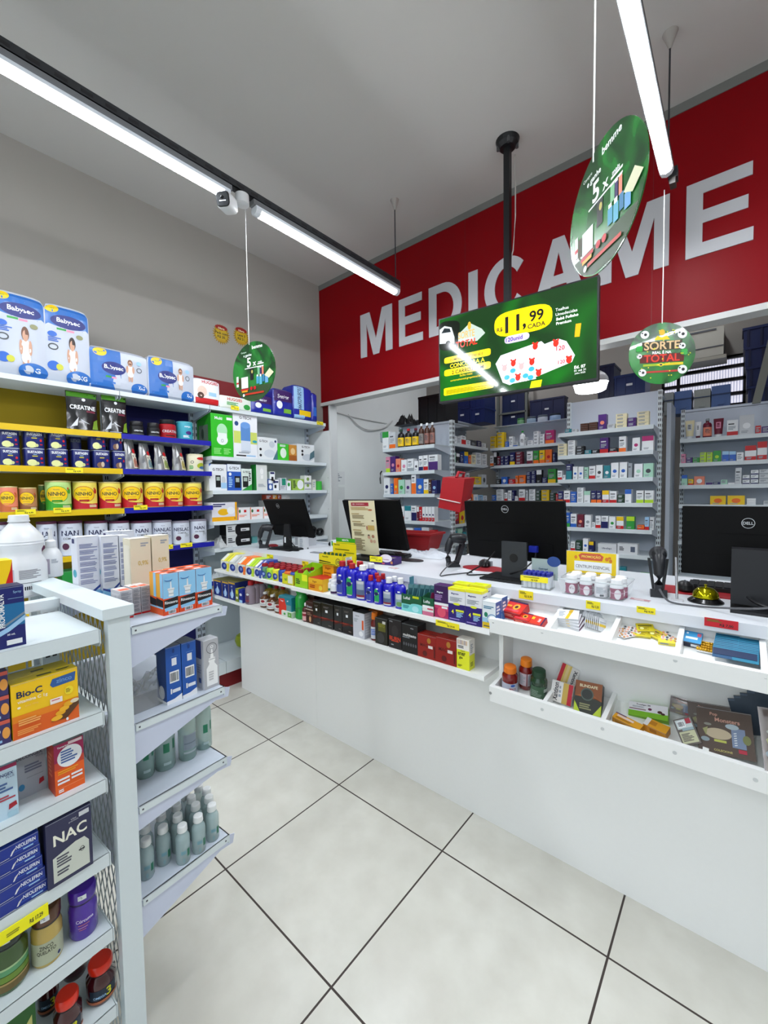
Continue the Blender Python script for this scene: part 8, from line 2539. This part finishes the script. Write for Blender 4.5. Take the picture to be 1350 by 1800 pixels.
for zz, nm, sp in [(ZP4[0], 'top', '''993 1004 754 teal
1005 1014 754 lgrey
1020 1034 744 brown n:4
1035 1050 742 brown n:4
1051.5 1066 728 purple d:salmon
1067.5 1081 745 lgrey
1082.5 1102 727 cream n:4
1103 1118 734 purple n:2
1120 1141 723 cream n:4'''), (ZP4[1], 'second', '''980.5 996.5 780 cream n:4
998 1011 774 white n:3
1012.5 1026.5 784 black n:3
1027.5 1039 791 teal
1040.5 1052.5 790 black
1054.5 1069.5 769 purple b:red
1071 1085 787 black b:red
1088 1100.5 767 white b:orange
1111.5 1125 769 white d:magenta
1128.5 1149 766 white t:magenta'''), (ZP4[2], 'third', '''980 988 827 white b:red
989 994 835 white
995 1005.5 815.5 navy bb:teal
1007 1015.5 820 white d:blue
1016.5 1025.5 820 white d:blue
1027 1034 821 mint
1035.5 1046.5 819 white b:red
1047.5 1059.5 817 white d:dgrey
1061 1073 818 teal d:white
1074 1087.5 813 white d:blue
1089 1102.5 812 white d:blue
1104 1111 814 grey
1115 1130 815 white d:mint
1131 1148.5 814 mint d:dgrey'''), (ZP4[3], 'fourth', '''981 990 863 navy b:orange
991 1002 862 white b:red
1003 1013 864 blue
1014.5 1025.5 857 white n:3
1026.5 1037.5 863 white t:mint
1039 1048.5 862 navy b:orange
1049 1057.5 862 navy b:orange
1058.5 1070.5 862 white t:yellow b:red
1071.5 1084 863 white b:red
1085.5 1097 869 darkgreen n:2
1098.5 1110 860 white t:blue
1118.5 1131.5 862 white b:lime
1133 1149 862 white b:lime'''), (ZP4[4], 'fifth', '''993 1002 901 blue b:green
1003 1013.5 903 white b:blue
1015 1026 904 maroon d:salmon
1027.5 1039 905 white d:grey
1040 1046 918 white
1047 1056 907 white b:red
1057 1069 907 white bb:navy
1070.5 1082 908 white d:green
1083.5 1096.5 908 white t:yellow b:red
1101 1115.5 908 green t:lime
1120 1132.5 923 orange b:red
1133.5 1141 909 lightblue b:red
1142 1149.5 909 lgrey'''), (ZP4[5], 'sixth', '''1003 1011 952 white b:red
1012 1023 950 darkgreen
1024.5 1034 946.5 white d:blue
1035 1043.5 952 navy t:yellow'''), (ZP4[6], 'lowest', '''1088 1100 997 teal
1124 1140 1008 green b:blue''')]:
    rowspec('y', 3.60, zz, '%s shelf of the tall rack' % nm, sp, .06, 'boxes of the tall rack')
for i, (x0, x1) in enumerate([(1051, 1084), (1085, 1121)]):
    w, h, loc, rot = onplane('y', 3.61, x0, x1, 956, ZP4[5])
    o = carton(w * .98, .08, h, '#d8dce0', F=[('t', 'UltraSept', .48, .48, .24, '#3a4660', .78)] if i == 0 else [('l', .1, .3, .4, .7, 3, 'dgrey'), ('r', .66, .25, .88, .75, '#5a6478')], name='medicine_box', loc=loc, rot=0)
    tag(o, ['white box lettered UltraSept on the tall rack above the promotion card', 'white box with grey square print right of the UltraSept box'][i], 'medicine box')
for zz, nm, sp in [(ZP6[0], 'top', '''1204 1221 739 cream k:tube
1221.5 1233 741 white k:tube lab:white cap:maroon
1235 1252 735 maroon k:bottle lab:salmon cap:grey
1254 1272.5 735 maroon k:tube lab:pink
1278 1298 738 white b:red
1299.5 1326.5 729 lgrey d:white
1328 1338 748 red
1339 1356 749 purple'''), (ZP6[1], 'second', '''1197.5 1205.5 798 pink
1206.5 1217 804 purple n:2
1218 1229.5 804 green n:2
1230.5 1241.5 795 lime n:3
1242 1252.5 795 lime n:3
1253.5 1267.5 792 green d:lime
1269.5 1281.5 793 blue t:lightblue
1282 1294 793 blue t:lightblue
1295 1307.5 795 white
1309.5 1330 783 white b:red t:red
1331.5 1349 776 white b:red t:red'''), (ZP6[2], 'third', '''1198 1208.5 835 mint t:blue
1209.5 1219 842 yellow b:red
1220 1239 837 salmon d:white
1240.5 1252 848 purple
1253 1266 847 navy
1267.5 1279 843 mint
1280 1291.5 848 white
1292.5 1304 822 lgrey
1305.5 1318 835 white b:navy n:2
1320 1333.5 826 white b:navy n:3
1334.5 1352 825 lgrey b:grey n:3'''), (ZP6[3], 'fourth', '''1248 1276.5 871.5 yellow d:orange
1278.5 1310 871 yellow d:orange
1312.5 1329 876 white n:3
1342 1354 880 lgrey''')]:
    rowspec('y', 4.20, zz, '%s shelf of the right rack' % nm, sp, .06, 'boxes of the right rack')


# crates and boxes on top of the racks
def crate(x0, x1, y0, y1, Y, lab, col='#14244a', depth=.28, tagc=True, name='storage_crate', base=None):
    a, c = aty(x0, y1, Y), aty(x1, y1, Y)
    zt = aty((x0 + x1) / 2, y0, Y).z; zb = aty((x0 + x1) / 2, y1, Y).z
    if base:
        zb = base
    w, h = c.x - a.x, zt - zb
    m = mat(col, .45)
    b = MB()
    b.box(-w / 2, 0, 0, w / 2, depth, h, m)
    b.box(-w / 2 - .004, -.006, h - .018, w / 2 + .004, depth + .006, h, m)
    for u in (-.5, -.17, .17, .5):
        b.box(u * (w - .012) - .006, -.005, 0, u * (w - .012) + .006, 0, h - .018, m)
    if tagc:
        b.box(-.022, -.007, h * .5, .022, -.006, h * .5 + .018, '#c8ccd0')
    o = b.build(name, None, ((a.x + c.x) / 2, Y, zb))
    return tag(o, lab, 'crate', 'dark blue storage crates')


crate(736, 784, 694, 731, 3.40, 'black crate on top of the rack behind the second monitor', '#0c0d10', .22, False, base=2.091)
crate(800, 826, 716, 752, 4.05, 'lower dark blue crate of the left stack above the red bag', '#10204e', .25, base=2.185)
crate(800, 826, 680, 715.5, 4.05, 'upper dark blue crate of the left stack below the television', '#10204e', .25, False)
crate(827, 852, 716, 753, 4.05, 'lower dark blue crate of the right stack above the red bag', '#122458', .25, base=2.185)
crate(827, 852, 680, 715.5, 4.05, 'upper dark blue crate of the right stack below the television', '#122458', .25)
for i, (x0, x1, y0, y1, lab) in enumerate([(883, 922, 721, 744, 'lower navy drawer crate in the frame below the television'), (883, 922, 690, 718, 'upper navy drawer crate in the frame below the television'), (932, 992, 700, 739, 'wide dark blue crate below the right half of the television')]):
    crate(x0, x1, y0, y1, 4.62, lab, '#101c40', .11, base=[2.205, 2.36, 2.205][i])
p = [aty(876, 748, 4.62), aty(926, 742, 4.62)]
b = MB()
for x in (p[0].x, p[1].x):
    b.box(x - .014, 4.60, 2.205, x + .014, 4.63, 2.75, mat('#5a5e5a', .6))
b.box(p[0].x, 4.60, 2.335, p[1].x, 4.63, 2.355, mat('#5a5e5a', .6))
tag(b.build('crate_frame', None), 'grey steel frame holding the two navy drawer crates', 'frame')
for i, (x0, x1, y0, c, cap) in enumerate([(907, 920, 735, '#6a9a70', '#2a6a34'), (922, 941, 732, '#8aa0b4', '#4a5460'), (942, 962, 729, '#b0b8c4', '#5a6470'), (963, 985, 726, '#8aa4c4', '#2a3340')]):
    w, h, loc, rot = onplane('y', 4.585, x0, x1, y0, 2.205)
    h = max(h, .05)
    t = thing('storage_tub', 'small round tub with dark lid on the far rack top, %s from left' % ORD[i], 'tub', loc + Vector((0, w / 2, 0)), 0, 'tubs on the far rack')
    bb, ll = tub(w / 2, h, c, [], cap, .3, lid_r=.94)
    bb.build('body', t, smooth=True); ll.build('lid', t, smooth=True)
crate(1051, 1079, 641, 694, 3.96, 'tall dark blue crate right of the lamp shade', '#16233f', .25, False, base=2.206)
crate(1080, 1134, 657, 683, 3.94, 'dark blue crate on top of the tall rack beside the round sign', '#142a58', .25, base=2.206)
for i, (x0, x1, y0, y1, c) in enumerate([(1167, 1184, 690, 713, '#8a9090'), (1185, 1216, 687, 711, '#4a6494'), (1219, 1249, 684, 707, '#8e938e'), (1250, 1284, 677, 704, '#4a6494')]):
    a = aty(x0, y1, 4.50); c_ = aty(x1, y1, 4.50); zt = aty((x0 + x1) / 2, y0, 4.50).z
    w = c_.x - a.x - .003; h = zt - 2.111
    b = MB().box(-w / 2, 0, 0, w / 2, .2, h, mat(c, .5)).box(-w / 2, -.004, h * .62, w / 2, 0, h * .66, mat('#2a3a5a', .5)).box(-.02, -.006, h * .2, .02, 0, h * .3, mat(c, .5))
    o = b.build('storage_box', None, ((a.x + c_.x) / 2, 4.50, 2.111))
    tag(o, '%s storage box on the right rack under the window, %s' % (['grey', 'blue', 'beige grey', 'blue'][i], ['leftmost', 'second', 'third', 'rightmost'][i]), 'storage box')
for i in range(4):
    a = aty(1315, 690, 4.50)
    b = MB().box(0, 0, 0, .40, .24, .155, mat('#12224e', .45)).box(-.008, -.008, .135, .408, .248, .155, mat('#12224e', .45))
    for k in range(5):
        b.box(.02 + k * .08, -.006, 0, .035 + k * .08, 0, .135, mat('#0c1838', .45))
    o = b.build('storage_crate', None, (a.x - .012 * i, 4.50, 2.112 + i * .157))
    tag(o, 'dark blue crate in the stack at the right edge above the rack, %s from below' % ORD[i], 'crate', 'stack of dark blue crates')
# slanted grey board at the far right
q = [aty(1322, 702, 4.3), aty(1350, 590, 4.3)]
b = MB().prism([(0, 0), (.05, 0), (q[1].x - q[0].x + .05, q[1].z - q[0].z), (q[1].x - q[0].x, q[1].z - q[0].z)], lambda a, c, d: (a, d, c), 0, .05, mat('#7c8078', .6))
tag(b.build('slanted_board', None, (q[0].x, 4.30, 2.10)), 'slanted grey board leaning in front of the crate stack at the right edge', 'board')
# air conditioner above the window
a0, a1 = aty(1150, 625, 4.55), aty(1272, 612, 4.55)
zt, zb = aty(1272, 572, 4.55).z, aty(1272, 622, 4.55).z
w = a1.x - a0.x; h = zt - zb
ac = thing('air_conditioner', 'beige air conditioning unit on the back wall above the window', 'air conditioner', ((a0.x + a1.x) / 2, 4.55, zb))
b = MB().box(-w / 2, 0, 0, w / 2, .24, h, mat('#a8a79c', .5)).box(-w / 2, -.004, h * .30, w / 2, 0, h * .34, 'dgrey')
b.build('casing', ac)
MB().box(-w / 2 + .05, -.006, h * .90, w / 2 - .05, -.001, h * .96, 'dgrey').build('grille', ac)
MB().box(-w / 2 - .02, .0, -.03, w / 2 + .02, .24, -.002, mat('#9a988c', .6)).build('bracket', ac)
# bright lamp behind the television's lower corner
p = aty(1038, 672, 3.45)
lamp = thing('dome_lamp', 'bright white dome lamp above the tall rack behind the television corner', 'lamp', (p.x, 3.45, p.z))
w = aty(1070, 672, 3.45).x - aty(1007, 672, 3.45).x
n = 14
vs = []
prof = [(math.cos(a * PI / 2 / 5), math.sin(a * PI / 2 / 5)) for a in range(6)]
MB().lathe([(w / 2 * c, .10 * s - .01) for c, s in prof], mat('#cfd4d8', .3), seg=30, sy=.7).build('shade', lamp, smooth=True)
MB().lathe([(w * .34, -.075), (w * .42, -.065), (w * .48, -.010)], mat('#fbfdff', .3, emit=9), seg=30, sy=.7).build('bulb', lamp, smooth=True)
MB().tube([(0, 0, .08), (0, 0, 3.29 - p.z)], .006, 'dgrey').build('rod', lamp)

# red first-aid style bag hanging from the rack upright
pa = aty(797, 866, 2.60)
bg = thing('red_bag', 'red box-shaped bag hanging tilted from the rack upright', 'bag', (pa.x, 2.60, pa.z), .35)
cor = [(766, 880), (793, 893), (831, 845), (772, 831)]
W2 = .17
b = MB()
c = aty(799, 862, 2.60)
b.hexa([(-.095, -.02, -.095), (.050, -.05, -.125), (.085, .09, -.10), (-.05, .10, -.08), (-.065, -.02, .10), (.08, -.05, .085), (.125, .09, .095), (-.02, .10, .11)], mat('#a80c18', .45))
o = b.build('body', bg)
bg.scale = (1.12, 1.12, 1.12)
b = MB().tube([(-.099, -.024, -.035), (.050, -.055, -.065), (.096, .085, -.045)], .004, '#d8c8c4', 6)
b.build('piping', bg)
b = MB().tube([(.02, .0, .095), (.03, .02, .13), (.06, .05, .125), (.05, .06, .095)], .010, mat('#b01424', .5), 8)
b.build('handle', bg)
tag(MB().tube([(0, 0, 0), (.03, .46, .07)], .004, M_DARK).build('bag_hook', None, (pa.x + .045, 2.63, pa.z + .135)), 'thin hook arm from the rack upright to the red bag', 'hook')

# cables, paper notices and clipboard on the dispensary side wall
xw = XW + .016
cable([atx(583, 722, xw + .01), atx(610, 730, xw + .01), atx(645, 738, xw + .01), atx(680, 744, xw + .01)], .006, mat('#dcdedc', .5), 'pale cable conduit running along the white dispensary wall', 'wall_cable')
cable([atx(612, 729, xw + .01), atx(630, 748, xw + .012), atx(650, 756, xw + .02), atx(675, 752, xw + .02), atx(690, 740, xw + .03)], .007, mat('#cfd1cf', .5), 'thicker grey cable sagging on the white dispensary wall', 'wall_cable')
p = atx(690, 742, xw + .05)
crumple(.20, .14, .08, 17, M_BLACK, 'cable_bundle', (P1a + .10, 3.30, 2.112), 0, 'tangle of black cables on top of the rack behind the second monitor', 'cable', n=12, spike=1.2)
for i, (x0, x1, y0, y1) in enumerate([(583, 606, 828, 852), (583, 606, 856, 878)]):
    a, c = atx(x0, y0, xw + .002), atx(x1, y1, xw + .002)
    w, h = abs(c.y - a.y), abs(a.z - c.z)
    b = MB().box(-w / 2, -.001, 0, w / 2, 0, h, '#e6eaea' if i == 0 else '#e0e5e4')
    if i == 0:
        b.decals([('l', .12, .2, .8, .85, 5, 'grey')], lambda u, v, o: (-w / 2 + u * w, -.001 - o, v * h), w, h)
    tag(b.build('paper_notice', None, (xw + .002, (a.y + c.y) / 2, c.z), PI / 2), ['white paper notice taped to the dispensary wall', 'blank grey paper taped below the white paper notice'][i], 'paper notice')
p = aty(668, 855, 3.12)
cb = thing('clipboard', 'white paper on a black clipboard at the left end of the rack', 'clipboard', (P1a - .045, 3.10, aty(668, 861, 3.1).z), -.5)
MB().box(-.045, 0, 0, .045, .004, .17, '#cfd2d2').build('paper', cb)
MB().tube([(-.045, -.004, .06), (-.058, -.004, .11), (-.045, -.004, .165), (-.01, -.004, .18)], .007, 'black', 8).build('clip', cb)
p = aty(663, 768, 3.1)
o = MB().lathe([(.03, 0), (.04, .01), (.045, .09), (.04, .10)], mat('#9fb0b8', .2, alpha=.6), seg=20).build('measuring_jug', None, (P1a - .055, 3.15, aty(664, 778, 3.1).z), 0, smooth=True)
tag(o, 'clear plastic jug hanging at the left end of the top shelf', 'jug')
tag(MB().tube([(-.0, 0, 0), (.09, .02, -.01)], .003, M_DARK).build('jug_hook', None, (P1a - .05, 3.15, aty(664, 778, 3.1).z + .08)), 'thin hook holding the clear plastic jug', 'hook')
